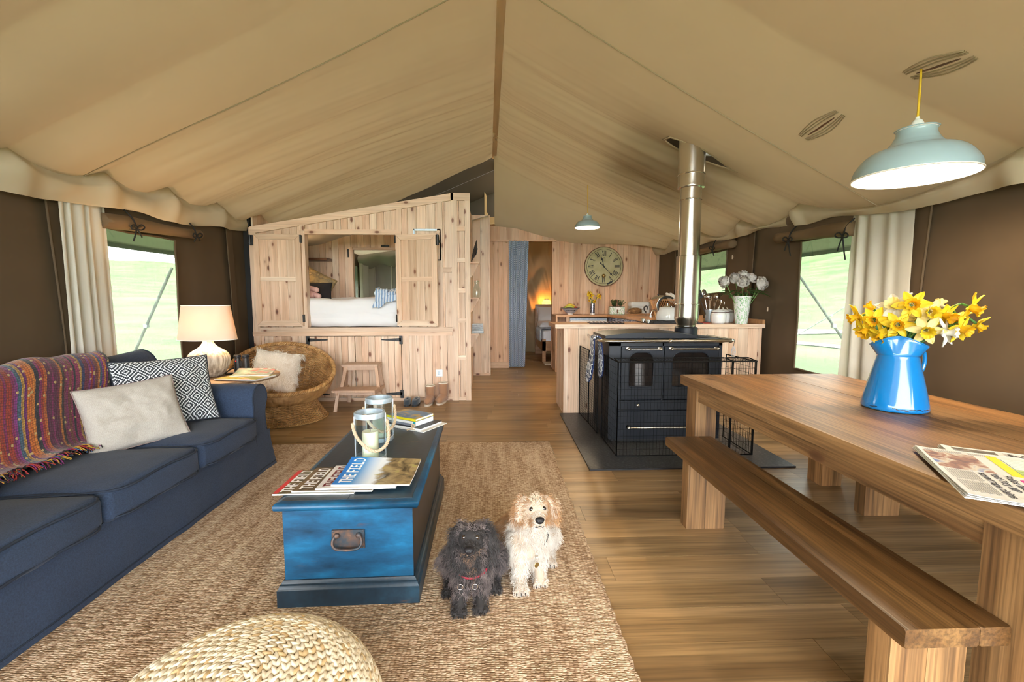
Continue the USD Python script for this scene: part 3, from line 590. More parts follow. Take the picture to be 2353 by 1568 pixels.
# boards above the opening, left, right and below (each one its own piece)
def run(x0, x1, w, f, m='pine_z', parent=None, y=YC):
    n = max(1, round((x1 - x0) / w)); e = np.linspace(x0, x1, n + 1)
    for a, b in zip(e[:-1], e[1:]):
        z0, za, zb = f(a, b); cplank(a, b, z0, za, zb, y, m, parent)
run(-2.93, -2.29, 0.092, lambda a, b: (0.9, ctop(a), ctop(b)))
run(-2.29, -1.17, 0.088, lambda a, b: (2.05, ctop(a), ctop(b)))
run(-1.17, -0.50, 0.112, lambda a, b: (0.9, ctop(a), ctop(b)))
run(-2.93, -2.31, 0.105, lambda a, b: (0.0, 0.86, 0.86))
run(-1.16, -0.50, 0.094, lambda a, b: (0.0, 0.86, 0.86))
run(-0.50, -0.30, 0.07, lambda a, b: (0.0, 2.53, 2.53), y=YC - 0.004)
F = YC - 0.016
def rail(lo, hi, m, name='rail', c=0.004): return obj(name, cbox(lo, hi, c), m, cb)
rail([-2.95, F - 0.035, 0.82], [-0.525, F, 0.868], 'pine_x', 'sill_rail'); rail([-2.95, F - 0.022, 0.868], [-0.525, F, 0.925], 'pine_x', 'sill_rail')
rail([-2.29, F - 0.022, 2.05], [-1.13, F, 2.112], 'pine_x', 'lintel')
v, f = cbox([-2.93, F - 0.026, -0.085], [-0.50, F, 0.0], 0.004); v = v + np.stack([0 * v[:, 0], 0 * v[:, 0], np.array([ctop(x) for x in v[:, 0]]) + 0.006], 1)
obj('top_rail', (v, f), 'pine_x', cb)
rail([-0.53, F - 0.026, 2.46], [-0.30, F, 2.551], 'pine_x', 'top_rail')
for x0, x1, z0, z1 in ((-2.945, -2.865, 0, 2.13), (-2.345, -2.285, 2.09, 2.20), (-1.185, -1.125, 2.09, 2.40), (-0.70, -0.635, 0.925, 2.5), (-0.528, -0.455, 0, 2.47), (-0.365, -0.30, 0, 2.47)):
    rail([x0, F - 0.024, z0], [x1, F, z1], 'pine_z', 'stile')
for z in (0.52, 0.98, 1.35, 1.72, 2.1): rail([-0.455, F - 0.022, z], [-0.365, F, z + 0.055], 'pine_x', 'rung')
rail([-0.90, F - 0.022, 1.60], [-0.528, F, 1.66], 'pine_x', 'rung')
rail([-2.93, F - 0.012, 0.0], [-0.30, F, 0.04], 'pine_x', 'plinth')
rail([-2.355, F - 0.03, 0.925], [-2.285, YC + 0.05, 2.06], 'pine_z', 'jamb'); rail([-1.185, F - 0.0, 0.925], [-1.155, YC + 0.05, 2.06], 'pine_z', 'jamb')
# lower cupboard doors of boards with black T hinges
def hinge(x, z, s, parent):
    y0 = F - 0.012
    o = obj('strap_hinge', cat([cbox([x - 0.02, y0 - 0.006, z - 0.055], [x + 0.02, y0, z + 0.05], 0.002), tf(xz(prism([(0, -0.022), (s * 0.23, -0.006), (s * 0.25, 0.0), (s * 0.23, 0.008), (0, 0.022)], 0.005)), None, (x, y0 - 0.001, z))] + [ball(0.006, 1, (1, 0.5, 1), (x + s * d, y0 - 0.006, z)) for d in (0.0, 0.07, 0.15, 0.21)]), 'black_iron', parent, label='black iron T hinge')
for x0, x1, hs in ((-2.30, -1.735, 1), (-1.728, -1.165, -1)):
    d = UsdGeom.Xform.Define(stage, numbered(str(cb.GetPath()) + '/cupboard_door')).GetPrim()
    run(x0, x1, 0.082, lambda a, b: (0.045, 0.812, 0.812), parent=d, y=YC - 0.012)
    for z in (0.77, 0.09): hinge(x0 + 0.0 if hs > 0 else x1, z, hs, d)
obj('latch', cat([cbox([-1.80, F - 0.03, 0.41], [-1.755, F - 0.012, 0.445], 0.003), cbox([-1.715, F - 0.03, 0.41], [-1.67, F - 0.012, 0.445], 0.003), cyl([-1.80, F - 0.033, 0.428], [-1.70, F - 0.033, 0.428], 0.006, 8)]), 'black_iron', cb)
# shutters
def shutter(x, rz, w, sgn):
    d = UsdGeom.Xform.Define(stage, numbered(str(cb.GetPath()) + '/shutter')); d.AddTranslateOp().Set(Gf.Vec3d(x, F - 0.03, 0.945)); d.AddRotateZOp().Set(float(rz)); d = d.GetPrim()
    H = 1.10; s = sgn
    def b(a, c, m, nm='frame_board'): obj(nm, cbox([s * a[0], -0.036, a[1]], [s * c[0], 0.0, c[1]], 0.004), m, d)
    fw = 0.068
    for name, poly in (('x', [(0, 0), (w, 0), (w - fw, fw), (fw, fw)]), ('x', [(0, H), (fw, H - fw), (w - fw, H - fw), (w, H)]), ('z', [(0, 0), (fw, fw), (fw, H - fw), (0, H)]), ('z', [(w, 0), (w, H), (w - fw, H - fw), (w - fw, fw)])):
        pp = [(s * a, c) for a, c in poly]
        obj('frame_board', xz(prism(Polygon(pp).buffer(-0.0008), 0.04)), 'pine_' + name, d)
    b((fw, H * 0.49), (w - fw, H * 0.49 + 0.055), 'pine_x', 'middle_rail')
    e = np.linspace(fw - 0.005, w - fw + 0.005, 5)
    for a, c in zip(e[:-1], e[1:]): obj('panel_board', cbox([s * (a + 0.0007), -0.024, fw - 0.01], [s * (c - 0.0007), -0.012, H - fw + 0.01], 0.003), 'pine_z', d)
    obj('bolt', cat([cbox([s * (w - 0.005), -0.055, H - 0.11], [s * (w + 0.045), -0.03, H - 0.085], 0.003), cyl([s * (w + 0.02), -0.06, H - 0.14], [s * (w + 0.02), -0.06, H - 0.02], 0.011, 8), cbox([s * (w - 0.01), -0.05, H - 0.14], [s * (w + 0.03), -0.036, H - 0.02], 0.002)]), 'black_iron', d)
    for z in (0.05, H - 0.1): obj('butt_hinge', cbox([s * -0.012, -0.045, z], [s * 0.006, -0.005, z + 0.09], 0.002), 'black_iron', d)
shutter(-2.325, 4, 0.54, -1); shutter(-1.185, -15, 0.53, 1)
# inside of the bed box
run(-2.93, -2.18, 0.10, lambda a, b: (0.9, 2.5, 2.5), y=7.10, m='pine_z'); run(-1.48, -0.4, 0.10, lambda a, b: (0.9, 2.6, 2.6), y=7.10)
run(-2.18, -1.48, 0.10, lambda a, b: (2.03, 2.6, 2.6), y=7.10); run(-2.18, -1.48, 0.10, lambda a, b: (0.9, 1.0, 1.0), y=7.10)
for k in range(13): obj('board', cbox([-2.94, 5.72 + 0.106 * k, 0.9], [-2.92, 5.72 + 0.106 * (k + 1) - 0.0015, 2.4], 0.003), 'pine_z', cb)
for k in range(13): obj('board', cbox([-0.42, 5.72 + 0.106 * k, 0.9], [-0.40, 5.72 + 0.106 * (k + 1) - 0.0015, 2.5], 0.003), 'pine_z', cb)
for lo, hi in (([-2.21, 7.04, 0.95], [-2.14, 7.12, 2.05]), ([-1.5, 7.06, 0.95], [-1.46, 7.12, 2.05])): rail(lo, hi, 'pine_z', 'window_jamb')
rail([-2.2, 7.07, 2.015], [-1.46, 7.12, 2.05], 'pine_x', 'window_head')
rail([-2.215, 7.03, 1.9], [-2.195, 7.05, 2.02], 'black_iron', 'butt_hinge'); rail([-1.72, 7.06, 2.06], [-1.66, 7.085, 2.09], 'black_iron', 'catch'); rail([-1.655, 7.06, 2.06], [-1.60, 7.085, 2.09], 'black_iron', 'catch')
rail([-2.92, 5.70, 0.86], [-0.4, 7.1, 0.90], 'pine_x', 'bed_board')
obj('bed_shelf', cbox([-2.92, 6.85, 1.84], [-2.46, 7.08, 1.875], 0.004), 'dark_leg', cb)
u, k = uvgrid(40, 20)
tag(obj('bed_canopy', sheet(np.stack([-2.92 + 1.3 * u, 5.78 + 1.2 * k, 2.06 + 0.22 * u + 0.03 * np.sin(8 * u + 3 * k) - 0.02 * np.sin(PI * k)], -1), 0.003), 'curtain_cloth', None, smooth=True), 'white cotton canopy hanging inside the top left of the cabin bed', 'canopy')
t = thing('reading_lamp', 'small warm reading lamp tucked behind the left shutter inside the cabin bed', 'lamp', (-2.86, 6.15, 1.80))
obj('bracket', cat([cbox([-0.06, -0.03, -0.03], [-0.045, 0.03, 0.03], 0.003), cyl([-0.05, 0, 0], [0.02, 0, 0.02], 0.006, 8)]), 'brass', t); bulb(t, (0.05, 0, 0.02), 0.03, (1.0, 0.70, 0.40), 50.0); obj('shade', tf(lathe([(0.05, 0.05), (0.045, -0.02), (0.02, -0.05), (0.018, -0.05), (0.043, -0.02), (0.048, 0.05)], 24), RY(90), (0.04, 0, 0.02)), 'brass', t, smooth=40)
# bedding
n = {'c': ('texture_coordinate', {}), 'n': ('noise_texture', dict(scale=6.0, detail=3)), 'b': ('bump', dict(strength=0.3, distance=0.02)), 'p': ('principled_bsdf', dict(base_color=(0.80, 0.80, 0.82), roughness=0.85, sheen_weight=0.2))}
mat('white_cotton', n, [('c.object', 'n.vector'), ('n.fac', 'b.height'), ('b.normal', 'p.normal')])
v, f = rbox([1.9, 1.30, 0.36], 0.12, 4, seg=(70, 46, 12))
d = meshkit.fbm(v * np.array([4, 4, 5]), 3, 3) - 0.5; d2 = meshkit.fbm(np.stack([v[:, 0] * 3 + v[:, 2] * 6, v[:, 1] * 5, v[:, 2] * 2], 1), 2, 9) - 0.5
v = v + np.stack([0 * d, 0.05 * d2 - 0.02, 0.07 * d + 0.05 * d2], 1) * np.clip((v[:, 2:] + 0.1) / 0.12, 0.35, 1); v[:, 1] += 0.05 * np.cos(v[:, 2] * 8)
t = thing('duvet', 'plump white duvet filling the cabin bed opening', 'duvet', (-1.66, 6.36, 1.10))
v[:, 1] = np.maximum(v[:, 1], 5.722 - 6.36)
obj('cover', (v, f), 'white_cotton', t, smooth=True)
obj('piping', tube(smoothpath([[-0.9, 0.62, 0.1], [-0.3, 0.64, 0.12], [0.3, 0.63, 0.1], [0.9, 0.62, 0.11]], 30), 0.006, 5), 'white_cotton', t, smooth=True)
n = {'c': ('texture_coordinate', {}), 'w': ('wave_texture', dict(bands_direction='x', scale=9.0, distortion=1.2, detail=1.0)), 'r': ('rgb_ramp', dict(ramp=[(0.35, (0.20, 0.32, 0.52)), (0.6, (0.62, 0.68, 0.76))])), 'p': ('principled_bsdf', dict(roughness=0.9, sheen_weight=0.3))}
mat('blue_stripe', n, [('c.object', 'w.vector'), ('w.fac', 'r.fac'), ('r.color', 'p.base_color')])
t = thing('striped_cloth', 'crumpled blue and white striped cloth on the duvet', 'cloth', (-1.34, 5.70, 1.27))
u, k = uvgrid(50, 50)
P = np.stack([-0.15 + 0.30 * u + 0.04 * (k - 0.5) * np.sin(4 * u), np.where(k < 0.45, 0.22 - 0.45 * k / 0.9, -0.02 - 0.03 * (k - 0.45)), np.where(k < 0.45, 0.11 - 0.0 * k, 0.105 - (0.30 + 0.10 * np.sin(5 * u + 1)) * (k - 0.45))], -1)
P = P + 0.15 * (meshkit.fbm(np.stack([u * 4, k * 4, u * 0], -1), 3, 77)[..., None] - 0.5) * np.array([0.7, 0.45, 0.6]) + 0.03 * (meshkit.fbm(np.stack([u * 11, k * 9, u * 0], -1), 2, 78)[..., None] - 0.5)
P[..., 1] -= 0.045
obj('fabric', sheet(P, 0.008), 'blue_stripe', t, smooth=True)
obj('rolled_edge', tube(P[::1, 4], 0.008, 6), 'blue_stripe', t, smooth=True)
def pillow(w, h, t, n=28, p=2.4, seed=0, wr=0.02):
    u, k = np.meshgrid(np.linspace(-1, 1, n), np.linspace(-1, 1, n), indexing='ij')
    e = np.clip((1 - np.abs(u) ** p) * (1 - np.abs(k) ** p), 0, 1) ** 0.55
    pin = 1 - 0.06 * (1 - np.abs(u) ** 2) * np.abs(k) ** 4; pin2 = 1 - 0.06 * (1 - np.abs(k) ** 2) * np.abs(u) ** 4
    wn = wr * (meshkit.fbm(np.stack([u * 2.5, k * 2.5, u * 0 + seed], -1), 3, seed) - 0.5) * e
    X, Z = u * w / 2 * pin2, k * h / 2 * pin
    A = np.stack([X, -t / 2 * e - wn, Z], -1); B = np.stack([X, t / 2 * e - wn, Z], -1)
    fa = gridf(n, n)
    return clean((np.vstack([A.reshape(-1, 3), B.reshape(-1, 3)]), np.vstack([fa[:, ::-1], fa + n * n]))), np.concatenate([A[:, 0], A[-1, 1:], A[-2::-1, -1], A[0, -2:0:-1]])
tone('tan_pattern', [(0.35, (0.55, 0.38, 0.16)), (0.6, (0.22, 0.17, 0.10)), (0.75, (0.75, 0.58, 0.3))], (14, 14, 14), rough=0.9)
plain('black_plush', (0.02, 0.018, 0.02), 0.95); plain('pink_plush', (0.68, 0.42, 0.38), 0.95)
m, bd = pillow(0.42, 0.42, 0.16, seed=3)
t = thing('pillow', 'tan patterned pillow leaning at the left end of the cabin bed', 'pillow', (-2.48, 6.45, 1.44)); R = RZ(18) @ RY(28)
obj('cover', tf(m, R), 'tan_pattern', t, smooth=True); obj('piping', tube(bd @ R.T, 0.006, 6, closed=True), 'tan_pattern', t, smooth=True)
m, bd = pillow(0.34, 0.26, 0.12, seed=4)
t = thing('cushion', 'small black cushion beside the tan pillow in the cabin bed', 'cushion', (-2.36, 6.22, 1.38)); R = RZ(10) @ RX(-30)
obj('cover', tf(m, R), 'black_plush', t, smooth=True); obj('piping', tube(bd @ R.T, 0.005, 6, closed=True), 'black_plush', t, smooth=True)
t = thing('soft_toy', 'pale pink plush toy with long ears lying on the duvet', 'soft toy', (-2.34, 5.98, 1.33))
obj('body', blob([(((-0.1, 0.05, 0.02), 0.07), ((-0.02, 0.0, 0.0), 0.055))], 0.02, 6), 'pink_plush', t, smooth=True)
obj('ear', blob([(((-0.06, 0, 0.09), 0.03), ((0.06, -0.03, 0.06), 0.035))], 0.015, 6), 'pink_plush', t, smooth=True)
obj('ear', blob([(((-0.06, 0.02, 0.03), 0.03), ((0.08, -0.02, -0.02), 0.035))], 0.015, 6), 'pink_plush', t, smooth=True)
# small framed mirror and power socket on its front
t = thing('picture_frame', 'thin grey frame hung on the boards behind the right shutter', 'frame', (-0.82, F - 0.004, 1.93))
for lo, hi in (([-0.165, -0.02, -0.19], [-0.15, 0, 0.19]), ([0.15, -0.02, -0.19], [0.165, 0, 0.19]), ([-0.165, -0.02, 0.175], [0.165, 0, 0.19]), ([-0.165, -0.02, -0.19], [0.165, 0, -0.175])): obj('frame_bar', cbox(lo, hi, 0.003), 'galvanised', t)
for lo, hi in (([-0.15, -0.012, -0.175], [-0.143, 0, 0.175]), ([0.143, -0.012, -0.175], [0.15, 0, 0.175]), ([-0.15, -0.012, 0.168], [0.15, 0, 0.175])): obj('inner_bar', cbox(lo, hi, 0.002), 'white_plastic', t)
t = thing('switch_plate', 'white double switch plate low on the cabin bed front', 'switch', (-0.70, F - 0.001, 0.347))
obj('plate', rbox([0.09, 0.014, 0.09], 0.006, 2), 'white_plastic', t, smooth=True)
for z in (-0.012, 0.012): obj('rocker', cbox([-0.012, -0.012, z - 0.008], [0.012, -0.006, z + 0.008], 0.002), 'galvanised', t)

# ---------------------------------------------------------------- step stool, slippers and boots before it
t = thing('step_stool', 'pale beech two step stool before the cupboard doors', 'stool', (-1.58, 5.33, 0))
obj('top_step', cbox([-0.22, 0.02, 0.48], [0.20, 0.24, 0.505], 0.006), 'stool_birch', t); obj('lower_step', cbox([-0.25, -0.24, 0.225], [0.23, -0.0, 0.25], 0.006), 'stool_birch', t)
for sx in (-1, 1):
    obj('leg', beam([sx * 0.225, -0.21, 0.0], [sx * 0.20, -0.16, 0.225], 0.035, 0.022, 0.003, up=(0, 1, 0)), 'stool_birch', t)
    obj('leg', beam([sx * 0.215, -0.01, 0.0 if False else 0.225], [sx * 0.175, 0.06, 0.48], 0.035, 0.022, 0.003, up=(0, 1, 0)), 'stool_birch', t)
    obj('leg', beam([sx * 0.225, 0.29, 0.0], [sx * 0.17, 0.19, 0.48], 0.04, 0.022, 0.003, up=(0, 1, 0)), 'stool_birch', t)
    obj('side_rail', cbox([sx * 0.21 - 0.01, -0.2, 0.185], [sx * 0.21 + 0.01, 0.27, 0.225], 0.003), 'stool_birch', t)
obj('apron', cbox([-0.19, -0.17, 0.18], [0.19, -0.155, 0.225], 0.003), 'stool_birch', t); obj('apron', cbox([-0.17, 0.05, 0.435], [0.17, 0.065, 0.48], 0.003), 'stool_birch', t)
plain('navy_suede', (0.03, 0.045, 0.065), 0.95, sheen_weight=0.4); plain('tan_suede', (0.36, 0.19, 0.105), 0.95, sheen_weight=0.3); plain('fleece', (0.72, 0.64, 0.53), 1.0); plain('rubber_sole', (0.55, 0.47, 0.4), 0.8); plain('dark_sole', (0.03, 0.03, 0.035), 0.8)
def foot_outline(L, W, n=40):
    a = np.linspace(0, 2 * PI, n, endpoint=False); y = -np.cos(a) * L / 2
    w = W / 2 * (0.86 + 0.16 * np.cos(a * 1.0) * 1 + 0.06 * np.cos(2 * a)); return np.stack([np.sin(a) * w, y], 1)
def slipper(loc, rz, label):
    t = thing('slipper', label, 'slipper', loc, rz, group=None); o = foot_outline(0.25, 0.10)
    obj('sole', prism(Polygon(o * 1.03), 0.02), 'dark_sole', t)
    rings = []
    for k in np.linspace(0, 1, 9):   # toe at -y; the opening lies towards the heel
        hgt = 0.02 + 0.055 * np.sin(k * PI / 2); sh = 1 - 0.12 * k - 0.35 * k ** 4; rings.append(np.c_[o * [sh, sh] + [0, 0.03 * k * k], np.full(len(o), hgt)])
    P = np.array(rings); obj('upper', sheet(np.concatenate([P, P[:, :1]], 1), 0.004), 'navy_suede', t, smooth=True)
    top = P[-1]; 
    obj('vamp', sheet(np.array([[ (top[(20 + 10 * 0 + (int(40 - j * 1) % 40)) % 40] * (1 - q) + np.array([0, -0.02, 0.078]) * q) if False else (lambda A: A)(P[8, (-j) % 40] * (1 - q) + P[8, j % 40] * q + np.array([0, 0, 0.012 * math.sin(PI * q)])) for q in np.linspace(0, 1, 9)] for j in range(1, 11)]), 0.004), 'navy_suede', t, smooth=True)
    obj('lining_trim', tube(np.vstack([P[8, 10:31], ]), 0.007, 6), 'fleece', t, smooth=True)
    obj('insole', prism(Polygon(o * 0.85), 0.006, 0.02), 'fleece', t)
slipper((-1.06, 5.47, 0), 4, 'left dark navy slipper by the cabin bed'); slipper((-0.955, 5.47, 0), -3, 'right dark navy slipper next to the tan boots')
def ugg(loc, rz, label, sc=1.0):
    t = thing('boot', label, 'boot', loc, rz); o = foot_outline(0.26, 0.105)
    obj('sole', prism(Polygon(o * 1.04), 0.022), 'rubber_sole', t)
    obj('foot', blob([(((0, -0.075, 0.055), 0.042), ((0, 0.0, 0.07), 0.05)), (((0, 0.0, 0.07), 0.05), ((0, 0.07, 0.06), 0.05)), (((0.0, -0.06, 0.045), 0.04), ((0, 0.08, 0.05), 0.048)), (((0, 0.05, 0.07), 0.052), ((0, 0.055, 0.12), 0.052))], 0.012, 10), 'tan_suede', t, smooth=True)
    pr = [[0.0, z] for z in ()]
    a = np.linspace(0, 2 * PI, 33); zs = np.linspace(0.09, 0.215 * sc, 8)
    P = np.array([np.stack([np.cos(a) * (0.052 + 0.004 * np.sin(z * 40)), 0.055 + np.sin(a) * (0.062 + 0.003 * np.sin(z * 40)), np.full_like(a, z)], 1) for z in zs]); obj('shaft', sheet(P, 0.01), 'tan_suede', t, smooth=True)
    obj('fleece_cuff', cat([tube(np.stack([np.cos(a[:-1]) * 0.05, 0.055 + np.sin(a[:-1]) * 0.06, np.full(32, zs[-1])], 1), 0.010, 8, closed=True), tf(ball(1, 2, (0.046, 0.055, 0.01)), None, (0, 0.055, zs[-1] - 0.02))]), 'fleece', t, smooth=True)
ugg((-0.80, 5.47, 0), -8, 'shorter looking tan suede boot beside the navy slippers'); ugg((-0.655, 5.53, 0), -16, 'rightmost tan suede boot by the cabin bed', 1.12)
# ================================================================ rug
n = {'c': ('texture_coordinate', {}), 'm': ('mapping', dict(scale=(22, 42, 1))), 'v': ('voronoi_texture', dict(scale=3.0, randomness=0.55)), 'n': ('noise_texture', dict(scale=1.0, detail=4)), 'm2': ('mapping', dict(scale=(16, 1.6, 1))),
     'r': ('rgb_ramp', dict(ramp=[(0.3, (0.20, 0.11, 0.055)), (0.5, (0.38, 0.25, 0.155)), (0.72, (0.62, 0.48, 0.34))])), 'sc': ('separate_color', {}), 'a': ('math', dict(math_type='multiply_add', value2=0.26, value3=0.36)), 'a2': ('math', dict(math_type='multiply_add', value2=0.55)),
     'a3': ('math', dict(math_type='subtract')), 'b': ('bump', dict(strength=0.9, distance=0.006, invert=True)), 'p': ('principled_bsdf', dict(roughness=0.95))}
mat('jute', n, [('c.object', 'm.vector'), ('m.vector', 'v.vector'), ('c.object', 'm2.vector'), ('m2.vector', 'n.vector'), ('v.color', 'sc.color'), ('sc.r', 'a.value1'), ('n.fac', 'a2.value1'), ('a.value', 'a2.value3'),
                ('a2.value', 'a3.value1'), ('v.distance', 'vd.value1'), ('vd.value', 'a3.value2'), ('a3.value', 'r.fac'), ('r.color', 'p.base_color'), ('v.distance', 'b.height'), ('b.normal', 'p.normal')] if n.update({'vd': ('math', dict(math_type='multiply', value2=0.42))}) is None else [])
t = thing('rug', 'large woven jute rug under the chest, the sofa and the dogs', 'rug', (0, 0, 0))
obj('weave', cbox([-2.1, 0.55, 0.001], [0.47, 3.92, 0.012], 0.005), 'jute', t)
pth = [[0.47, y, 0.007] for y in np.linspace(0.56, 3.9, 200)]
v, f = tube([[p[0] + 0.003 * math.sin(i * 1.3), p[1], p[2]] for i, p in enumerate(pth)], 0.008, 6); obj('edge_binding', (v, f), 'jute', t, smooth=True)
v, f = tube([[x, 3.92 + 0.002 * math.sin(i * 1.7), 0.007] for i, x in enumerate(np.linspace(-2.1, 0.47, 150))], 0.007, 6); obj('edge_binding', (v, f), 'jute', t, smooth=True)

# ================================================================ sofa
cloth('sofa_cloth', (0.013, 0.026, 0.058), (0.028, 0.050, 0.104), 900, nscale=180.0, bump=0.15, sheen=0.06)
plain('sofa_piping', (0.014, 0.023, 0.044), 0.9)
sf = thing('sofa', 'blue grey three seat sofa with rolled arms and a skirted loose cover', 'sofa', (-2.22, 2.3, 0.012))
# local: x across (front at +0.50), y along the sofa
def seat(y0, y1):
    L = y1 - y0; v, f = rbox([0.72, L, 0.15], 0.035, 6, seg=(22, 22, 6))
    c = 0.75 * np.clip((1 - (v[:, 0] / 0.37) ** 4) * (1 - (2 * v[:, 1] / L) ** 4), 0, 1)
    v[:, 2] += np.where(v[:, 2] > 0, 0.045 * c, -0.0 * c) + 0.012 * (meshkit.fbm(v * [6, 6, 6] + y0 * 9, 2, 5) - 0.5)
    v[:, 0] += 0.025 * np.clip(1 - (2 * v[:, 1] / L) ** 2, 0, 1) * (v[:, 0] > 0.2)
    v[:, 2] += 0.012 * np.clip(v[:, 0] / 0.36, -1, 1)
    off = np.array([0.155, (y0 + y1) / 2, 0.325])
    o = obj('seat_cushion', (v + off, f), 'sofa_cloth', sf, smooth=True)
    e = smoothpath([[-0.30, -L / 2 + 0.012, 0.06], [0.30, -L / 2 + 0.012, 0.083], [0.352, -L / 2 + 0.03, 0.083], [0.378, 0, 0.086], [0.352, L / 2 - 0.03, 0.083], [0.30, L / 2 - 0.012, 0.083], [-0.30, L / 2 - 0.012, 0.06]], 70)
    obj('piping', tube(e + off, 0.0055, 6), 'sofa_piping', o, smooth=True)
    e2 = e.copy(); e2[:, 2] -= 0.125; obj('piping', tube(e2 + off, 0.005, 6), 'sofa_piping', o, smooth=True)
for y0, y1 in ((0.335, 0.965), (-0.31, 0.325), (-0.95, -0.32)): seat(y0, y1)
def arm(ys, sgn):
    """Rolled arm: a scroll profile in the y-z plane swept along x, flaring out at the front skirt."""
    a = np.linspace(-0.35 * PI, 1.25 * PI, 26); r = 0.10
    prof = [[-0.105, 0.0], [-0.10, 0.2], [-0.085, 0.45]] + [[0.015 - r * math.cos(t) * 1.05, 0.535 + r * math.sin(t)] for t in np.linspace(-0.1 * PI, 1.22 * PI, 24)] + [[0.075, 0.40], [0.085, 0.2], [0.11, 0.0]]
    prof = smoothpath(prof, 44); xs = np.linspace(-0.5, 0.47, 16); P = []
    for x in xs:
        k = np.clip((x - 0.3) / 0.17, 0, 1); q = prof.copy(); q[:, 0] += sgn * 0.0
        ins = 1 - 0.05 * (k ** 3)
        P.append(np.stack([np.full(len(q), x) + 0.03 * k * np.clip(1 - q[:, 1] / 0.4, 0, 1), ys + sgn * q[:, 0] * ins, q[:, 1] * (1 - 0.01 * k ** 4)], 1))
    m = [sheet(np.array(P)[:, ::sgn if sgn > 0 else -1])]
    pm = trimesh.creation.extrude_polygon(Polygon(P[-1][:, 1:]).buffer(0.0), 0.003, engine='earcut'); pv = np.array(pm.vertices)
    m.append((np.stack([0.4705 + pv[:, 2] + 0.03 * np.clip(1 - pv[:, 1] / 0.4, 0, 1), pv[:, 0], pv[:, 1]], 1), np.array(pm.faces)))
    o = obj('arm', cat(m), 'sofa_cloth', sf, smooth=40)
    obj('piping', tube(np.array(P)[-1] + [0.002, 0, 0], 0.0055, 6), 'sofa_piping', o, smooth=True)
arm(1.085, 1); arm(-1.07, -1)
# back: rounded along the top, leaning
pr = smoothpath([[-0.53, 0.0], [-0.535, 0.4], [-0.52, 0.78], [-0.47, 0.86], [-0.39, 0.875], [-0.325, 0.83], [-0.28, 0.7], [-0.20, 0.45], [-0.18, 0.28]], 40)
ys = np.r_[-1.2, -1.19, np.linspace(-1.17, 1.17, 40), 1.19, 1.2]; P = []
for i, y in enumerate(ys):
    k = {0: 0.82, 1: 0.94, len(ys) - 1: 0.82, len(ys) - 2: 0.94}.get(i, 1.0); c = np.array([-0.38, 0.4])
    sgm = 0.012 * math.sin(y * 6.0)
    q = c + (pr - c) * k; q = q + np.c_[np.zeros(40), 0.012 * np.sin(y * 5 + 1) * np.clip(q[:, 1] - 0.6, 0, 1) * 4]
    P.append(np.stack([q[:, 0], np.full(40, y), q[:, 1]], 1))
P = np.array(P); ends = []
for e in (P[0], P[-1]):
    pm = trimesh.creation.extrude_polygon(Polygon(e[:, [0, 2]]).buffer(0), 0.003, engine='earcut'); pv = np.array(pm.vertices); ends.append((np.stack([pv[:, 0], e[0, 1] + pv[:, 2] * 0, pv[:, 1]], 1), np.array(pm.faces)))
obj('backrest', cat([sheet(P)] + ends), 'sofa_cloth', sf, smooth=40)
obj('piping', tube(P[-3][4:30], 0.0055, 6), 'sofa_piping', sf, smooth=True)
# skirted front, flaring towards the floor, with soft folds
u, k = uvgrid(90, 14); yy = -1.17 + 2.36 * u
X = 0.485 + 0.045 * k ** 1.6 + 0.010 * k * (meshkit.fbm(np.stack([u * 16 + k, k * 0.8, u * 0], -1), 2, 41) - 0.5) * 2
obj('skirt', sheet(np.stack([X, yy, 0.27 - 0.27 * k], -1), 0.004), 'sofa_cloth', sf, smooth=True)
obj('hem', tube(np.stack([X[:, -2] + 0.002, yy[:, -2], np.full(90, 0.024)], 1), 0.0035, 5), 'sofa_piping', sf, smooth=True)
obj('base', box([-0.5, -1.15, 0.03], [0.47, 1.15, 0.26]), 'sofa_cloth', sf)

# ---- striped woven throw over the back
st = []
cols = [(0.16, 0.02, 0.06), (0.02, 0.02, 0.03), (0.30, 0.035, 0.02), (0.12, 0.015, 0.12), (0.5, 0.17, 0.03), (0.20, 0.015, 0.10), (0.03, 0.04, 0.13), (0.27, 0.02, 0.03), (0.42, 0.24, 0.05), (0.10, 0.01, 0.05), (0.05, 0.10, 0.16), (0.33, 0.05, 0.03), (0.20, 0.03, 0.2), (0.03, 0.02, 0.02), (0.45, 0.12, 0.02), (0.25, 0.02, 0.09), (0.18, 0.05, 0.04), (0.15, 0.02, 0.05)]
r9 = np.random.default_rng(5)
kk = 0.0
for i in range(118): st.append((i / 118, cols[r9.integers(len(cols))]))
n = {'at': ('attribute', dict(attribute='st')), 'uv': ('uvmap', dict(attribute='st')), 'sx': ('separate_xyz', {}), 'r': ('rgb_ramp', dict(ramp=st, interpolate=False)), 'm': ('mapping', dict(scale=(150, 95, 1))), 'v': ('voronoi_texture', dict(scale=1.0, randomness=0.35)),
     'vr': ('rgb_ramp', dict(ramp=[(0.25, (1, 1, 1)), (0.6, (0.32, 0.3, 0.3))])), 'x': ('mix', dict(mix_type='multiply', fac=0.85)), 'sc': ('separate_color', {}), 'g': ('math', dict(math_type='greater_than', value2=0.97)), 'x2': ('mix', dict(color2=(0.40, 0.28, 0.12))), 'wob': ('noise_texture', dict(scale=40.0)),
     'ad': ('math', dict(math_type='multiply_add', value2=0.006)), 'b': ('bump', dict(strength=0.8, distance=0.004, invert=True)), 'p': ('principled_bsdf', dict(roughness=0.95, sheen_weight=0.25))}
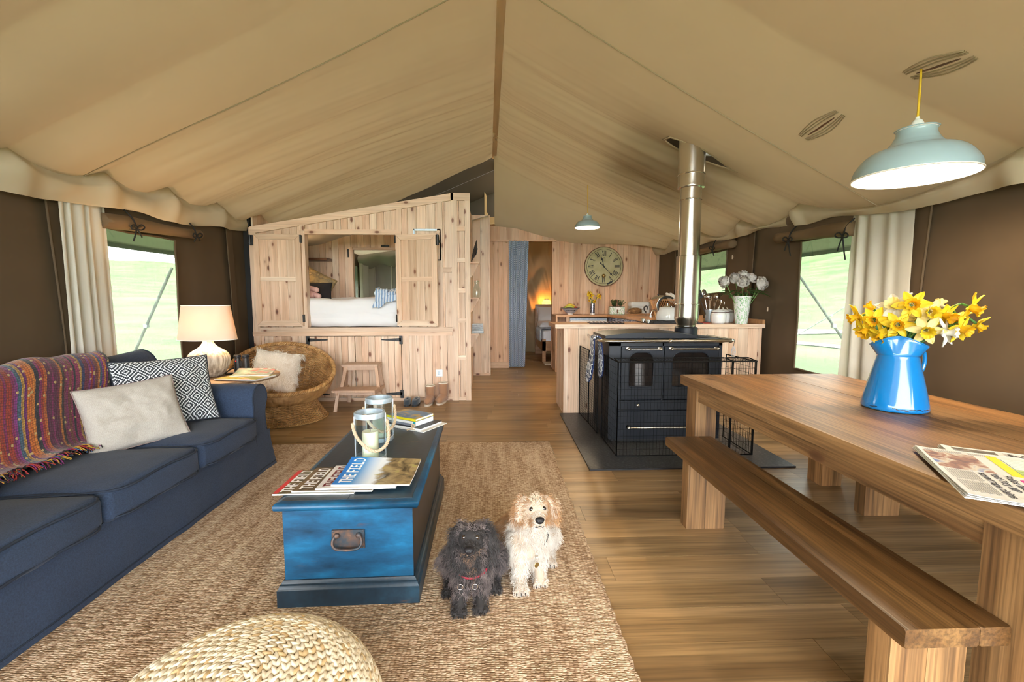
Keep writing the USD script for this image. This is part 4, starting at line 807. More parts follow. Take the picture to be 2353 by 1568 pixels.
mat('throw_weave', n, [('uv.UV', 'sx.vector'), ('uv.UV', 'wob.vector'), ('wob.fac', 'ad.value1'), ('sx.x', 'ad.value3'), ('ad.value', 'r.fac'), ('uv.UV', 'm.vector'), ('m.vector', 'v.vector'), ('v.distance', 'vr.fac'), ('r.color', 'x.color1'), ('vr.color', 'x.color2'), ('v.color', 'sc.color'), ('sc.r', 'g.value1'),
                       ('x.color', 'x2.color1'), ('g.value', 'x2.fac'), ('x2.color', 'p.base_color'), ('v.distance', 'b.height'), ('b.normal', 'p.normal')])
t = thing('throw', 'striped multicoloured woven throw with a fringe, draped over the sofa back', 'throw', (-2.22, 2.3, 0.012))
pf = smoothpath([[-0.525, 0.42], [-0.548, 0.70], [-0.50, 0.868], [-0.39, 0.893], [-0.305, 0.84], [-0.262, 0.70], [-0.205, 0.52], [-0.16, 0.44], [-0.03, 0.437]], 60)
nu = 130; P = np.zeros((nu, 60, 3)); L = np.r_[0, np.cumsum(np.linalg.norm(np.diff(pf, axis=0), axis=1))]; L /= L[-1]
for i, a in enumerate(np.linspace(0, 1, nu)):
    y = -1.02 + (0.80 + 1.02) * a
    y_ = y - 0.52 * np.clip(L - 0.42, 0, 1) * 1.0 * (0.35 + 0.65 * a)
    w = 0.006 * np.sin(y * 23) + 0.01 * (meshkit.noise(np.stack([np.full(60, y * 5), L * 4, L * 0], 1), 3) - 0.5)
    lift = 0.012 + 0.012 * math.sin(7 * y + 2) ** 2 + 0.02 * np.clip(L - 0.6, 0, 1) * math.sin(5 * y)
    P[i] = np.stack([pf[:, 0] + lift * 0.6, y_, pf[:, 1] + lift + w], 1)
m = sheet(P, 0.006); UU = np.stack(np.meshgrid(np.linspace(0, 1, nu), L, indexing='ij'), -1).reshape(-1, 2)
obj('blanket', m, 'throw_weave', t, smooth=True, uv=np.vstack([UU, UU]))
fr_c = ['fringe_red', 'fringe_plum', 'fringe_gold', 'fringe_blue', 'fringe_dark']
for nm, c in zip(fr_c, ((0.30, 0.03, 0.03), (0.20, 0.02, 0.14), (0.45, 0.27, 0.04), (0.05, 0.10, 0.20), (0.02, 0.015, 0.02))): plain(nm, c, 0.95)
r9 = np.random.default_rng(8); groups = {c: [] for c in fr_c}; knots = []
for i in range(44):
    a = P[int((i + 0.5) / 44 * (nu - 1)), -1]; kn = a + [0.012, 0, 0.002]; knots.append(ball(0.009, 1, (1, 1, 0.9), kn))
    d0 = r9.normal(0, 0.02, 2)
    for j in range(9):
        d = np.array([0.075 + r9.uniform(-0.02, 0.02), d0[0] - 0.02 + r9.normal(0, 0.02), 0.0]); e = kn + d; e[2] = kn[2] - 0.016 + r9.uniform(0, 0.02); mdp = kn + d * 0.5 + [0, r9.normal(0, 0.008), r9.uniform(0.002, 0.018)]
        groups[fr_c[r9.integers(5)]].append(tube(smoothpath([kn, mdp, e], 7), 0.0026, 4))
fo = tag(obj('fringe_knots', cat(knots), 'fringe_dark', t, smooth=True), kind='stuff')
for c in fr_c: tag(obj('fringe', cat(groups[c]), c, t, smooth=True), kind='stuff')

# ---- scatter cushions
n = {'uv': ('uvmap', dict(attribute='st')), 'm': ('mapping', dict(scale=(4.4, 4.4, 1))), 'fx': ('vector_math', dict(math_type='fraction')), 'sx': ('separate_xyz', {}), 'ax': ('math', dict(math_type='subtract', value2=0.5)), 'ay': ('math', dict(math_type='subtract', value2=0.5)),
     'bx': ('math', dict(math_type='absolute')), 'by': ('math', dict(math_type='absolute')), 's': ('math', dict(math_type='add')), 'st': ('math', dict(math_type='multiply_add', value2=1.0, value3=0.0)), 'w': ('math', dict(math_type='multiply', value2=5.0)),
     'm3': ('mapping', dict(scale=(62, 62, 1))), 'zz': ('separate_xyz', {}), 'pp': ('math', dict(math_type='pingpong', value2=0.5)), 'pa': ('math', dict(math_type='multiply', value2=0.13)), 's2': ('math', dict(math_type='add')), 'fr': ('math', dict(math_type='fraction')), 'g': ('math', dict(math_type='greater_than', value2=0.60)),
     'mx': ('mix', dict(color1=(0.012, 0.018, 0.028), color2=(0.72, 0.76, 0.80))), 'b': ('bump', dict(strength=0.5, distance=0.003)), 'p': ('principled_bsdf', dict(roughness=0.9, sheen_weight=0.2))}
mat('diamond_weave', n, [('uv.UV', 'm.vector'), ('m.vector', 'fx.vector1'), ('fx.vector', 'sx.vector'), ('sx.x', 'ax.value1'), ('sx.y', 'ay.value1'), ('ax.value', 'bx.value1'), ('ay.value', 'by.value1'), ('bx.value', 's.value1'), ('by.value', 's.value2'),
                         ('uv.UV', 'm3.vector'), ('m3.vector', 'zz.vector'), ('zz.x', 'pp.value1'), ('pp.value', 'pa.value1'), ('s.value', 's2.value1'), ('pa.value', 's2.value2'), ('s2.value', 'w.value1'), ('w.value', 'fr.value1'), ('fr.value', 'g.value1'), ('g.value', 'mx.fac'), ('mx.color', 'p.base_color'), ('g.value', 'b.height'), ('b.normal', 'p.normal')])
cloth('linen_grey', (0.34, 0.31, 0.28), (0.44, 0.41, 0.37), 900, nscale=260.0, bump=0.25)
plain('navy_edge', (0.02, 0.025, 0.04), 0.9); plain('linen_edge', (0.25, 0.19, 0.18), 0.9)
def cushion(name, label, cx, ux, uz, w, h, th, m, edge, seed, wr=0.03, n=44):
    (v, f), bd = pillow(w, h, th, n, seed=seed, wr=wr)
    ux = np.array(ux, float); ux /= np.linalg.norm(ux); uz = np.array(uz, float); uz -= ux * (uz @ ux); uz /= np.linalg.norm(uz); uy = np.cross(uz, ux); R = np.stack([ux, uy, uz], 1)
    t = thing(name, label, 'cushion', cx)
    uv = np.stack([v[:, 0] / 0.5 + 0.5, v[:, 2] / 0.5 + 0.5], 1)
    obj('cover', (v @ R.T, f), m, t, smooth=True, uv=uv); obj('piping', tube(bd @ R.T, 0.004, 6, closed=True), edge, t, smooth=True)
    return t
cushion('cushion', 'black and white diamond pattern cushion leaning in the sofa corner', (-2.165, 3.04, 0.665), (0.33, 0.36, 0.0), (-0.22, 0.08, 0.42), 0.54, 0.47, 0.15, 'diamond_weave', 'navy_edge', 21)
cushion('cushion', 'plain pale grey linen cushion propped in front of the patterned cushion', (-2.115, 2.70, 0.60), (0.30, 0.37, 0.035), (-0.17, 0.12, 0.40), 0.47, 0.40, 0.14, 'linen_grey', 'linen_edge', 22, 0.05)

# ================================================================ side table, lamp, magazines, binoculars
sd = thing('side_table', 'round wooden side table with splayed legs beyond the sofa arm', 'table', (-2.33, 3.98, 0.0))
obj('table_top', lathe([(0, 0.585), (0.40, 0.585), (0.42, 0.592), (0.425, 0.602), (0.42, 0.612), (0, 0.615)], 56), 'side_top', sd, smooth=30)
for a in (-28, 95, 215): obj('leg', tube([[0.20 * math.cos(math.radians(a)), 0.20 * math.sin(math.radians(a)), 0.587], [0.50 * math.cos(math.radians(a)), 0.50 * math.sin(math.radians(a)), 0.0]], [0.032, 0.022], 14), 'dark_leg', sd, smooth=40)
obj('hub', lathe([(0, 0.55), (0.22, 0.55), (0.22, 0.586), (0, 0.586)], 32), 'dark_leg', sd, smooth=30)
lp = thing('table_lamp', 'lit table lamp with ribbed ceramic base and cream oval shade', 'lamp', (-2.44, 3.95, 0.615))
n = {'c': ('texture_coordinate', {}), 'm': ('mapping', dict(scale=(40, 40, 5))), 'n': ('noise_texture', dict(scale=1.0, detail=4)), 'r': ('rgb_ramp', dict(ramp=[(0.35, (0.30, 0.24, 0.19)), (0.6, (0.66, 0.60, 0.53))])), 'b': ('bump', dict(strength=0.9, distance=0.01)), 'p': ('principled_bsdf', dict(roughness=0.7))}
mat('ribbed_ceramic', n, [('c.object', 'm.vector'), ('m.vector', 'n.vector'), ('n.fac', 'r.fac'), ('r.color', 'p.base_color'), ('n.fac', 'b.height'), ('b.normal', 'p.normal')])
pr = smoothpath([[0.09, 0.0], [0.115, 0.03], [0.155, 0.12], [0.155, 0.165], [0.12, 0.215], [0.07, 0.25], [0.042, 0.29], [0.038, 0.33]], 34); v, f = lathe(np.vstack([[0, 0.0], pr, [0, 0.33]]), 120)
a = np.arctan2(v[:, 1], v[:, 0]); r_ = np.hypot(v[:, 0], v[:, 1]); g = 1 + 0.018 * np.sin(a * 34 + 3 * np.sin(v[:, 2] * 9)) * np.clip(v[:, 2] / 0.02, 0, 1) * np.clip((0.3 - v[:, 2]) / 0.05, 0, 1); v[:, :2] *= g[:, None]
obj('base', (v, f), 'ribbed_ceramic', lp, smooth=True)
n = {'d': ('diffuse_bsdf', dict(color=(0.74, 0.68, 0.58))), 't': ('translucent_bsdf', dict(color=(0.62, 0.46, 0.32))), 'm': ('mix_closure', dict(fac=0.22))}
mat('lamp_shade_cloth', n, [('d.BSDF', 'm.closure1'), ('t.BSDF', 'm.closure2')], surface='m.closure')
a = np.linspace(0, 2 * PI, 65); P = np.array([np.stack([np.cos(a) * (0.232 - 0.045 * k), np.sin(a) * (0.16 - 0.03 * k), np.full_like(a, 0.315 + 0.285 * k)], 1) for k in np.linspace(0, 1, 6)])
obj('shade', sheet(P, 0.003), 'lamp_shade_cloth', lp, smooth=True)
sh = [o for o in lp.GetChildren() if o.GetName() == 'shade'][0]
for q in (P[0], P[-1]): obj('trim', tube(q[:-1], 0.004, 6, closed=True), 'white_paper', sh, smooth=True)
obj('stem', cyl([0, 0, 0.33], [0, 0, 0.40], 0.012, 10), 'brass', lp, smooth=30)
bulb(lp, (0, 0, 0.45), 0.034, (1.0, 0.62, 0.32), 95.0)
def magazine(name, label, loc, rz, w, h, th, cover, back='white_paper', curl=0.0, n=14, group=None, cat_='magazine', tilt=(0, 0)):
    """A stack of pages under a printed cover; lies flat, spine along local -y."""
    t = thing(name, label, cat_, loc, rz, group)
    u, k = uvgrid(n, n); zc = lambda u, k: curl * (np.clip(k, 0, 1) ** 2) * (1 - u * 0.4)
    P = np.stack([(u - 0.5) * w, k * h, zc(u, k)], -1)
    obj('pages', sheet(P + [0, 0, th / 2], th), back, t, smooth=30)
    c = sheet(P * [0.998, 0.998, 1] + [0, 0, th + 0.0006], 0.0006); uv = np.stack([u, k], -1).reshape(-1, 2)
    obj('cover', c, cover, t, smooth=False, uv=np.vstack([uv, uv]))
    obj('spine', tube(P[:, 0] + [0, -0.0005, th / 2], th * 0.52, 8), back, t, smooth=30)
    return t
def printm(name, nodes, links):   # flat print addressed by the sheet's own uv
    n = {'uv': ('uvmap', dict(attribute='st')), 'p': ('principled_bsdf', dict(roughness=0.3)), **nodes}; mat(name, n, links)
def photo_print(name, stops, scale=(3, 3, 1), rough=0.3, detail=5):
    mat(name, {'uv': ('uvmap', dict(attribute='st')), 'm': ('mapping', dict(scale=scale)), 'n': ('noise_texture', dict(scale=1.0, detail=detail, distortion=0.8)), 'r': ('rgb_ramp', dict(ramp=stops)), 'p': ('principled_bsdf', dict(roughness=rough))},
        [('uv.UV', 'm.vector'), ('m.vector', 'n.vector'), ('n.fac', 'r.fac'), ('r.color', 'p.base_color')])
photo_print('print_garden', [(0.3, (0.62, 0.55, 0.5)), (0.42, (0.25, 0.32, 0.05)), (0.5, (0.55, 0.45, 0.06)), (0.6, (0.75, 0.72, 0.66)), (0.7, (0.55, 0.14, 0.16))], (2.4, 2.4, 1))
photo_print('print_leaflet', [(0.35, (0.7, 0.68, 0.64)), (0.5, (0.22, 0.40, 0.36)), (0.6, (0.6, 0.2, 0.22)), (0.7, (0.78, 0.76, 0.72))], (3, 3, 1))
magazine('magazine', 'open garden magazine on the round side table in front of the lamp', (-2.09, 3.70, 0.616), -8, 0.36, 0.26, 0.012, 'print_garden', curl=0.0)
magazine('magazine', 'creased newspaper supplement lying at the right edge of the side table', (-2.05, 3.84, 0.629), 12, 0.30, 0.24, 0.008, 'print_leaflet', curl=0.03)
b = thing('binoculars', 'black binoculars standing upright on the side table', 'binoculars', (-2.25, 4.10, 0.615))
for x in (-0.035, 0.035):
    obj('barrel', lathe([(0, 0), (0.028, 0), (0.030, 0.01), (0.030, 0.09), (0.026, 0.11), (0.024, 0.135), (0.027, 0.14), (0.027, 0.165), (0, 0.165)], 24), 'black_iron', b, smooth=30)
    q = [o for o in b.GetChildren()][-1]; UsdGeom.Xformable(q).AddTranslateOp().Set(Gf.Vec3d(x, 0, 0))
    o = obj('focus_ring', tf(lathe([(0.027, 0.142), (0.0295, 0.144), (0.0295, 0.158), (0.027, 0.16)], 24), None, (x, 0, 0)), 'black_enamel', b, smooth=30)
obj('bridge', cbox([-0.02, -0.012, 0.06], [0.02, 0.012, 0.11], 0.004), 'black_iron', b)
plain('red_badge', (0.5, 0.02, 0.03), 0.4); obj('badge', cbox([-0.04, -0.032, 0.105], [-0.03, -0.028, 0.115], 0.001), 'red_badge', b)
obj('strap', tube(smoothpath([[-0.06, 0, 0.05], [-0.10, -0.02, 0.03], [-0.12, -0.05, 0.006], [-0.06, -0.07, 0.005], [0.02, -0.05, 0.006], [-0.05, -0.03, 0.03]], 30), 0.006, 6), 'black_tie', b, smooth=True)

# ================================================================ wicker tub chair with sheepskin
tone('wicker', [(0.3, (0.26, 0.125, 0.04)), (0.5, (0.42, 0.225, 0.08)), (0.7, (0.60, 0.36, 0.15))], (9, 9, 9), rough=0.45, detail=4)
wc = thing('wicker_chair', 'honey coloured woven wicker tub chair before the cabin bed', 'chair', (-2.24, 4.86, 0.0), 26)
# the tub's form: radius and height by angle and level; front at angle -90 (local -y)
def tub(a, k, out=0.0):
    """k from 0 (waist) to 1 (rim)."""
    fr = 0.5 - 0.5 * np.sin(a)                       # 1 at the front, 0 at the back
    zr = 0.34 + 0.42 * (1 - fr) ** 1.25 * 1.0
    rad = 0.30 + (0.165 + 0.04 * (1 - fr)) * np.sin(np.clip(k, 0, 1) * PI * 0.5) ** 0.8
    z = 0.20 + (zr - 0.20) * k
    r2 = rad + out
    return np.stack([r2 * np.cos(a) * 1.04, r2 * np.sin(a) * 0.98 + 0.03 * k * (1 - fr), z], -1)
NA = 72
def weave_rows(fn, rows, stakes, r, amp):
    parts = []; na = stakes * 4; a = np.arange(na) / na * 2 * PI
    for i, k in enumerate(rows):
        ph = PI * (i % 2); parts.append(tube(fn(a, np.full(na, k), amp * np.cos(a * stakes / 2 + ph)), r, 5, closed=True))
    return cat(parts)
def stakes_(fn, n, r, lo=0.0, hi=1.0):
    return cat([tube(fn(np.full(12, a), np.linspace(lo, hi, 12), 0 * np.zeros(12)), r, 5) for a in np.arange(n) / n * 2 * PI])
obj('woven_tub', weave_rows(tub, np.linspace(0.02, 0.97, 40), 60, 0.0052, 0.0042), 'wicker', wc, smooth=True)
obj('tub_stakes', stakes_(tub, 60, 0.0042), 'wicker', wc, smooth=True)
fbase = lambda a, k, o: np.stack([((0.305 + 0.115 * (1 - k) ** 1.3) + o) * np.cos(a), ((0.295 + 0.105 * (1 - k) ** 1.3) + o) * np.sin(a), 0.012 + 0.20 * k], -1)
obj('woven_base', weave_rows(fbase, np.linspace(0.02, 0.98, 20), 60, 0.0052, 0.0042), 'wicker', wc, smooth=True)
obj('base_stakes', stakes_(fbase, 60, 0.0042), 'wicker', wc, smooth=True)
a = np.arange(400) / 400 * 2 * PI
for ph in (0, 2.1, 4.2):
    c = tub(a, np.ones(400)); tw = a * 46 + ph; obj('braided_rim', tube(c + np.stack([np.cos(a) * 0.013 * np.cos(tw), np.sin(a) * 0.013 * np.cos(tw), 0.013 * np.sin(tw)], 1), 0.011, 6, closed=True), 'wicker', wc, smooth=True)
for ph in (0, 2.1, 4.2):
    c = fbase(a, 0 * a, 0); tw = a * 40 + ph; obj('foot_braid', tube(c + np.stack([np.cos(a) * 0.008 * np.cos(tw), np.sin(a) * 0.008 * np.cos(tw), 0.007 * np.sin(tw)], 1), 0.005, 5, closed=True), 'wicker', wc, smooth=True)
# seat: a dished woven disc
parts = []
for i, r0 in enumerate(np.linspace(0.03, 0.40, 34)):
    na = max(16, int(r0 * 300)); b_ = np.arange(na) / na * 2 * PI; parts.append(tube(np.stack([r0 * np.cos(b_), r0 * np.sin(b_) * 0.95, 0.235 + 0.25 * r0 ** 2 + 0.003 * np.cos(b_ * na / 4 + PI * (i % 2))], 1), 0.006, 5, closed=True))
obj('woven_seat', cat(parts), 'wicker', wc, smooth=True)
obj('seat_board', lathe([(0, 0.215), (0.30, 0.23), (0.39, 0.262), (0.39, 0.258), (0, 0.205)], 40), 'wicker', wc, smooth=True)
(v, f), bd = pillow(0.46, 0.42, 0.17, 30, seed=9)
t = thing('sheepskin_cushion', 'fluffy white sheepskin cushion sitting in the wicker chair', 'cushion', (-2.32, 4.86, 0.52))
R = RZ(14) @ RX(-24) @ RY(10); v = v @ R.T
plain('sheepskin', (0.62, 0.55, 0.47), 1.0); obj('cover', (v, f), 'sheepskin', t, smooth=True)
def fur(name, m, v, f, n, L, r0, parent, seed, dirfn=None, comb=(0, 0, -1), combw=0.5, curl=0.0, seg=4, width=(0.0016, 0.0005), lenfn=None, keep=None, clump=0.0):
    """Strands rooted on a mesh, combed and curled."""
    r = np.random.default_rng(seed); t = trimesh.Trimesh(v, f, process=False)
    p, fi = trimesh.sample.sample_surface(t, n, seed=seed); nn = t.face_normals[fi]
    if keep is not None: k = keep(p); p, nn = p[k], nn[k]
    N = len(p); c = np.broadcast_to(np.asarray(comb, float) if dirfn is None else dirfn(p), (N, 3)); c = c - nn * (c * nn).sum(1, keepdims=True)
    d = nn * (1 - combw) + c * combw + r.normal(0, 0.16, (N, 3))
    if clump:
        q = np.stack([nz(p, 5, clump), nz(p, 6, clump), nz(p, 7, clump)], 1) * 1.6; d = d + q
    d /= np.linalg.norm(d, axis=1, keepdims=True)
    ln = L * r.uniform(0.6, 1.15, N) * (1 if lenfn is None else lenfn(p)); s = np.linspace(0, 1, seg + 1)
    drop = np.array([0, 0, -1.0]) * 0.35
    pts = p[:, None] - nn[:, None] * 0.002 + d[:, None] * (ln[:, None] * s)[..., None] + drop * (ln[:, None] * s ** 2)[..., None]
    if curl:
        side = np.cross(d, r.normal(0, 1, (N, 3))); side /= np.linalg.norm(side, axis=1, keepdims=True) + 1e-9; up_ = np.cross(side, d)
        ph = nz(p, 9, 26.0)[:, None] * 14 + s[None] * 6.0 * (1 + 0.3 * r.normal(0, 1, (N, 1)))
        pts = pts + curl * s[None, :, None] * (side[:, None] * np.sin(ph)[..., None] + up_[:, None] * np.cos(ph)[..., None])
    w = np.broadcast_to(np.linspace(width[0], width[1], seg + 1), (N, seg + 1))
    return curves(name, pts.reshape(-1, 3), np.full(N, seg + 1), w.ravel(), m, parent), p
def furmat(name, stops, scale=14.0, rough=0.7):
    mat(name, {'c': ('geometry', {}), 'n': ('noise_texture', dict(scale=scale, detail=3)), 'r': ('rgb_ramp', dict(ramp=stops)), 'p': ('principled_bsdf', dict(roughness=rough, sheen_weight=0.1))}, [('c.position', 'n.vector'), ('n.fac', 'r.fac'), ('r.color', 'p.base_color')])
furmat('sheep_fur', [(0.34, (0.55, 0.42, 0.30)), (0.42, (0.82, 0.77, 0.70)), (0.8, (0.90, 0.87, 0.82))], 14.0)
fur('fur', 'sheep_fur', v, f, 12000, 0.062, 0.001, t, 3, dirfn=lambda p: (lambda q: q / (np.linalg.norm(q, axis=1, keepdims=True) + 1e-6))(p * [1, 0.2, 1]) + [0.15, 0, -0.35], combw=0.62, curl=0.009, width=(0.003, 0.001), clump=11.0, seg=5)

# ================================================================ chest used as a coffee table
n = {'c': ('texture_coordinate', {}), 'm': ('mapping', dict(scale=(3.0, 3.0, 9.0))), 'n': ('noise_texture', dict(scale=1.0, detail=6, roughness=0.65)), 'r': ('rgb_ramp', dict(ramp=[(0.30, (0.006, 0.022, 0.045)), (0.45, (0.008, 0.05, 0.11)), (0.57, (0.008, 0.082, 0.175)), (0.70, (0.012, 0.13, 0.27))])),
     'm2': ('mapping', dict(scale=(7, 7, 26))), 'n2': ('noise_texture', dict(scale=1.0, detail=6, roughness=0.7)), 'r2': ('rgb_ramp', dict(ramp=[(0.62, (0, 0, 0)), (0.72, (0.6, 0.6, 0.6))])), 'x': ('mix', dict(color2=(0.09, 0.05, 0.035))),
     'm3': ('mapping', dict(scale=(60, 60, 8))), 'n3': ('noise_texture', dict(scale=1.0)), 'b': ('bump', dict(strength=0.15, distance=0.002)), 'p': ('principled_bsdf', dict(roughness=0.36, specular_ior_level=0.35))}
lk = [('c.object', 'm.vector'), ('m.vector', 'n.vector'), ('n.fac', 'r.fac'), ('c.object', 'm2.vector'), ('m2.vector', 'n2.vector'), ('n2.fac', 'r2.fac'), ('r.color', 'x.color1'), ('r2.color', 'x.fac'), ('x.color', 'p.base_color'), ('c.object', 'm3.vector'), ('m3.vector', 'n3.vector'), ('n3.fac', 'b.height'), ('b.normal', 'p.normal')]
mat('blue_paint', n, lk)
n2 = dict(n); n2['r'] = ('rgb_ramp', dict(ramp=[(0.3, (0.008, 0.014, 0.022)), (0.55, (0.014, 0.032, 0.052)), (0.75, (0.022, 0.06, 0.095))])); n2['m'] = ('mapping', dict(scale=(6, 1.5, 6))); mat('dark_blue_paint', n2, lk)
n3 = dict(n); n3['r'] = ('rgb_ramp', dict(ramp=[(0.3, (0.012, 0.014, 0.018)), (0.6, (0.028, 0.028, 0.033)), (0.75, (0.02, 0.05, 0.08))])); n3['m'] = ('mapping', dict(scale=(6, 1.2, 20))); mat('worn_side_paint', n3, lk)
ch = thing('chest', 'old blue painted wooden blanket chest used as a coffee table', 'chest', (-0.605, 1.80, 0.012), 1.2)
# local: front face y = 0, width x -0.29..0.29, length y 0..1.14, height 0..0.44
def moulded(prof, x0, x1, y0, y1):
    """A moulding profile (outset, z) swept round the four sides of the chest."""
    P = []
    for o, z in prof: P.append([[x0 - o, y0 - o, z], [x1 + o, y0 - o, z], [x1 + o, y1 + o, z], [x0 - o, y1 + o, z], [x0 - o, y0 - o, z]])
    return sheet(np.array(P))
X0, X1, Y0, Y1 = -0.262, 0.262, 0.02, 1.12
obj('front_panel', cbox([X0, Y0, 0.02], [X1, Y0 + 0.02, 0.405], 0.004), 'blue_paint', ch); obj('back_panel', cbox([X0, Y1 - 0.02, 0.02], [X1, Y1, 0.405], 0.004), 'blue_paint', ch)
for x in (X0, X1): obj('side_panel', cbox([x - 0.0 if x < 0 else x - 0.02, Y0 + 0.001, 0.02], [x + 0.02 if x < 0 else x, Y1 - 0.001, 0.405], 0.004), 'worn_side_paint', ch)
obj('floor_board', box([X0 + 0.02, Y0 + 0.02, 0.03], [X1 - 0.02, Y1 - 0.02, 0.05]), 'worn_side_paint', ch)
pl = [(0.0, 0.105), (0.006, 0.105), (0.010, 0.098), (0.012, 0.092), (0.018, 0.088), (0.020, 0.080), (0.024, 0.074), (0.026, 0.070), (0.026, 0.0), (0.0, 0.0)]
obj('plinth', moulded(pl[::-1], X0, X1, Y0, Y1), 'dark_blue_paint', ch, smooth=30)
rl = [(-0.02, 0.405), (0.016, 0.405), (0.024, 0.41), (0.028, 0.42), (0.026, 0.432), (0.018, 0.439), (0.0, 0.441), (-0.06, 0.441)]
obj('lid_moulding', moulded(rl, X0, X1, Y0, Y1), 'blue_paint', ch, smooth=40)
e = np.linspace(X0 + 0.0, X1 - 0.0, 3)
for a_, b_ in zip(e[:-1], e[1:]): obj('lid_board', cbox([a_ + 0.0008, Y0, 0.408], [b_ - 0.0008, Y1, 0.4425], 0.0015), 'dark_blue_paint', ch)
tone('rusty_iron', [(0.35, (0.03, 0.045, 0.06)), (0.6, (0.10, 0.06, 0.045)), (0.75, (0.2, 0.11, 0.07))], (30, 30, 30), rough=0.55, metallic=0.4)
hp = obj('handle_plate', cbox([-0.066, 0.012, 0.235], [0.066, 0.021, 0.315], 0.003), 'rusty_iron', ch, label='rusty iron handle plate')
obj('bail', tube(smoothpath([[-0.048, 0.004, 0.296], [-0.058, -0.006, 0.278], [-0.05, -0.012, 0.252], [-0.03, -0.014, 0.245], [0, -0.014, 0.243], [0.03, -0.014, 0.245], [0.05, -0.012, 0.252], [0.058, -0.006, 0.278], [0.048, 0.004, 0.296]], 40), 0.0058, 8), 'rusty_iron', hp, smooth=True)
for x in (-0.044, 0.044): obj('stud', ball(0.012, 2, (1, 0.8, 1), (x, 0.006, 0.294)), 'rusty_iron', hp, smooth=True)
for x, z in ((-0.06, 0.31), (0.06, 0.31), (-0.06, 0.24), (0.06, 0.24)): obj('nail', ball(0.004, 1, (1, 0.5, 1), (x, 0.011, z)), 'rusty_iron', hp)
LZ = 0.012 + 0.4427
# ---- magazines on the chest
def cover_fan(name, base, stops, scale):
    photo_print(name, stops, scale)
photo_print('cover_red', [(0.3, (0.05, 0.05, 0.02)), (0.5, (0.14, 0.10, 0.05)), (0.7, (0.10, 0.13, 0.05))], (4, 3, 1))
photo_print('cover_brown', [(0.3, (0.03, 0.03, 0.02)), (0.5, (0.16, 0.10, 0.05)), (0.7, (0.07, 0.06, 0.05))], (4, 3, 1))
photo_print('cover_pale', [(0.3, (0.62, 0.60, 0.60)), (0.6, (0.76, 0.75, 0.75))], (2, 2, 1))
n = {'uv': ('uvmap', dict(attribute='st')), 'sx': ('separate_xyz', {}), 'm': ('mapping', dict(scale=(5, 4, 1))), 'n': ('noise_texture', dict(scale=1.0, detail=6, distortion=1.0)), 'sky': ('rgb_ramp', dict(ramp=[(0, (0.01, 0.16, 0.55)), (0.22, (0.03, 0.25, 0.62)), (0.33, (0.35, 0.50, 0.72)), (0.46, (0.72, 0.76, 0.82))])),
     'gr': ('rgb_ramp', dict(ramp=[(0.33, (0.05, 0.035, 0.015)), (0.48, (0.23, 0.16, 0.075)), (0.60, (0.38, 0.28, 0.13)), (0.7, (0.35, 0.40, 0.05))])), 'e': ('math', dict(math_type='multiply_add', value2=0.35)), 'st': ('map_range', dict(from_min=0.66, from_max=0.74, to_min=0, to_max=1, clamp=True)), 'x': ('mix', {}), 'p': ('principled_bsdf', dict(roughness=0.28))}
mat('cover_blue', n, [('uv.UV', 'sx.vector'), ('uv.UV', 'm.vector'), ('m.vector', 'n.vector'), ('sx.x', 'sky.fac'), ('n.fac', 'gr.fac'), ('n.fac', 'e.value1'), ('sx.x', 'e.value3'), ('e.value', 'st.value'), ('st.result', 'x.fac'), ('sky.color', 'x.color1'), ('gr.color', 'x.color2'), ('x.color', 'p.base_color')])
plain('print_white', (0.86, 0.86, 0.86), 0.4); plain('print_maroon', (0.16, 0.012, 0.02), 0.4); plain('print_red', (0.62, 0.02, 0.03), 0.35); plain('print_blue', (0.01, 0.12, 0.42), 0.35)
def field_mag(label, x, y, z, rz, cover, titlem, band=None, curl=0.0, extra=None):
    w, h, th = 0.335, 0.265, 0.006
    t = magazine('magazine', label, (x, y, z), rz, w, h, th, cover, curl=curl, group='country magazines fanned on the chest')
    zt = th + 0.0012
    def lay(m, mtl, name, parent=t):
        v = np.asarray(m[0]).copy(); k = np.clip(v[:, 1] / h, 0, 1); u_ = v[:, 0] / w + 0.5; v[:, 2] = v[:, 2] * 0.3 + zt + curl * k ** 2 * (1 - u_ * 0.4); obj(name, (v, m[1]), mtl, parent)
    if band:
        u, k = uvgrid(3, 14); lay(sheet(np.stack([-w / 2 + 0.0 + 0.02 * u, 0.001 + (h - 0.002) * k, 0 * u], -1)), band, 'cover_band')
    zt += 0.0004
    tm = textm('THE FIELD', 0.045, 0.0006, True); s_ = (h - 0.03) / np.ptp(tm[0][:, 0]); v = tm[0].copy(); v[:, 0] *= s_
    v[:, 1] *= 1.15
    m = (np.stack([-w / 2 + 0.075 - v[:, 1], 0.015 + v[:, 0], v[:, 2]], 1), tm[1]); lay(m, titlem, 'masthead')
    if extra:
        for tx, px, py, hh, mm in extra:
            e_ = textm(tx, hh, 0.0004); m = (np.stack([-w / 2 + px - e_[0][:, 1], py + e_[0][:, 0], e_[0][:, 2]], 1), e_[1]); lay(m, mm, 'cover_line')
    return t
field_mag('leftmost magazine on the chest, dark cover with a red edge', -0.762, 1.868, LZ, 0.5, 'cover_red', 'print_white', 'print_red')
field_mag('second magazine from the left on the chest, brown cover with grey title', -0.688, 1.878, LZ + 0.0065, -0.6, 'cover_brown', 'print_white')
field_mag('third magazine from the left on the chest, white cover with maroon title', -0.592, 1.888, LZ + 0.013, 1.0, 'cover_pale', 'print_maroon')
field_mag('topmost magazine on the chest, bright blue masthead and a dog on the cover', -0.535, 1.905, LZ + 0.0195, -1.5, 'cover_blue', 'print_white', None, 0.028,
          [('Shooting', 0.105, 0.02, 0.012, 'print_blue'), ('Spring sport', 0.125, 0.02, 0.008, 'print_blue')] if False else None)
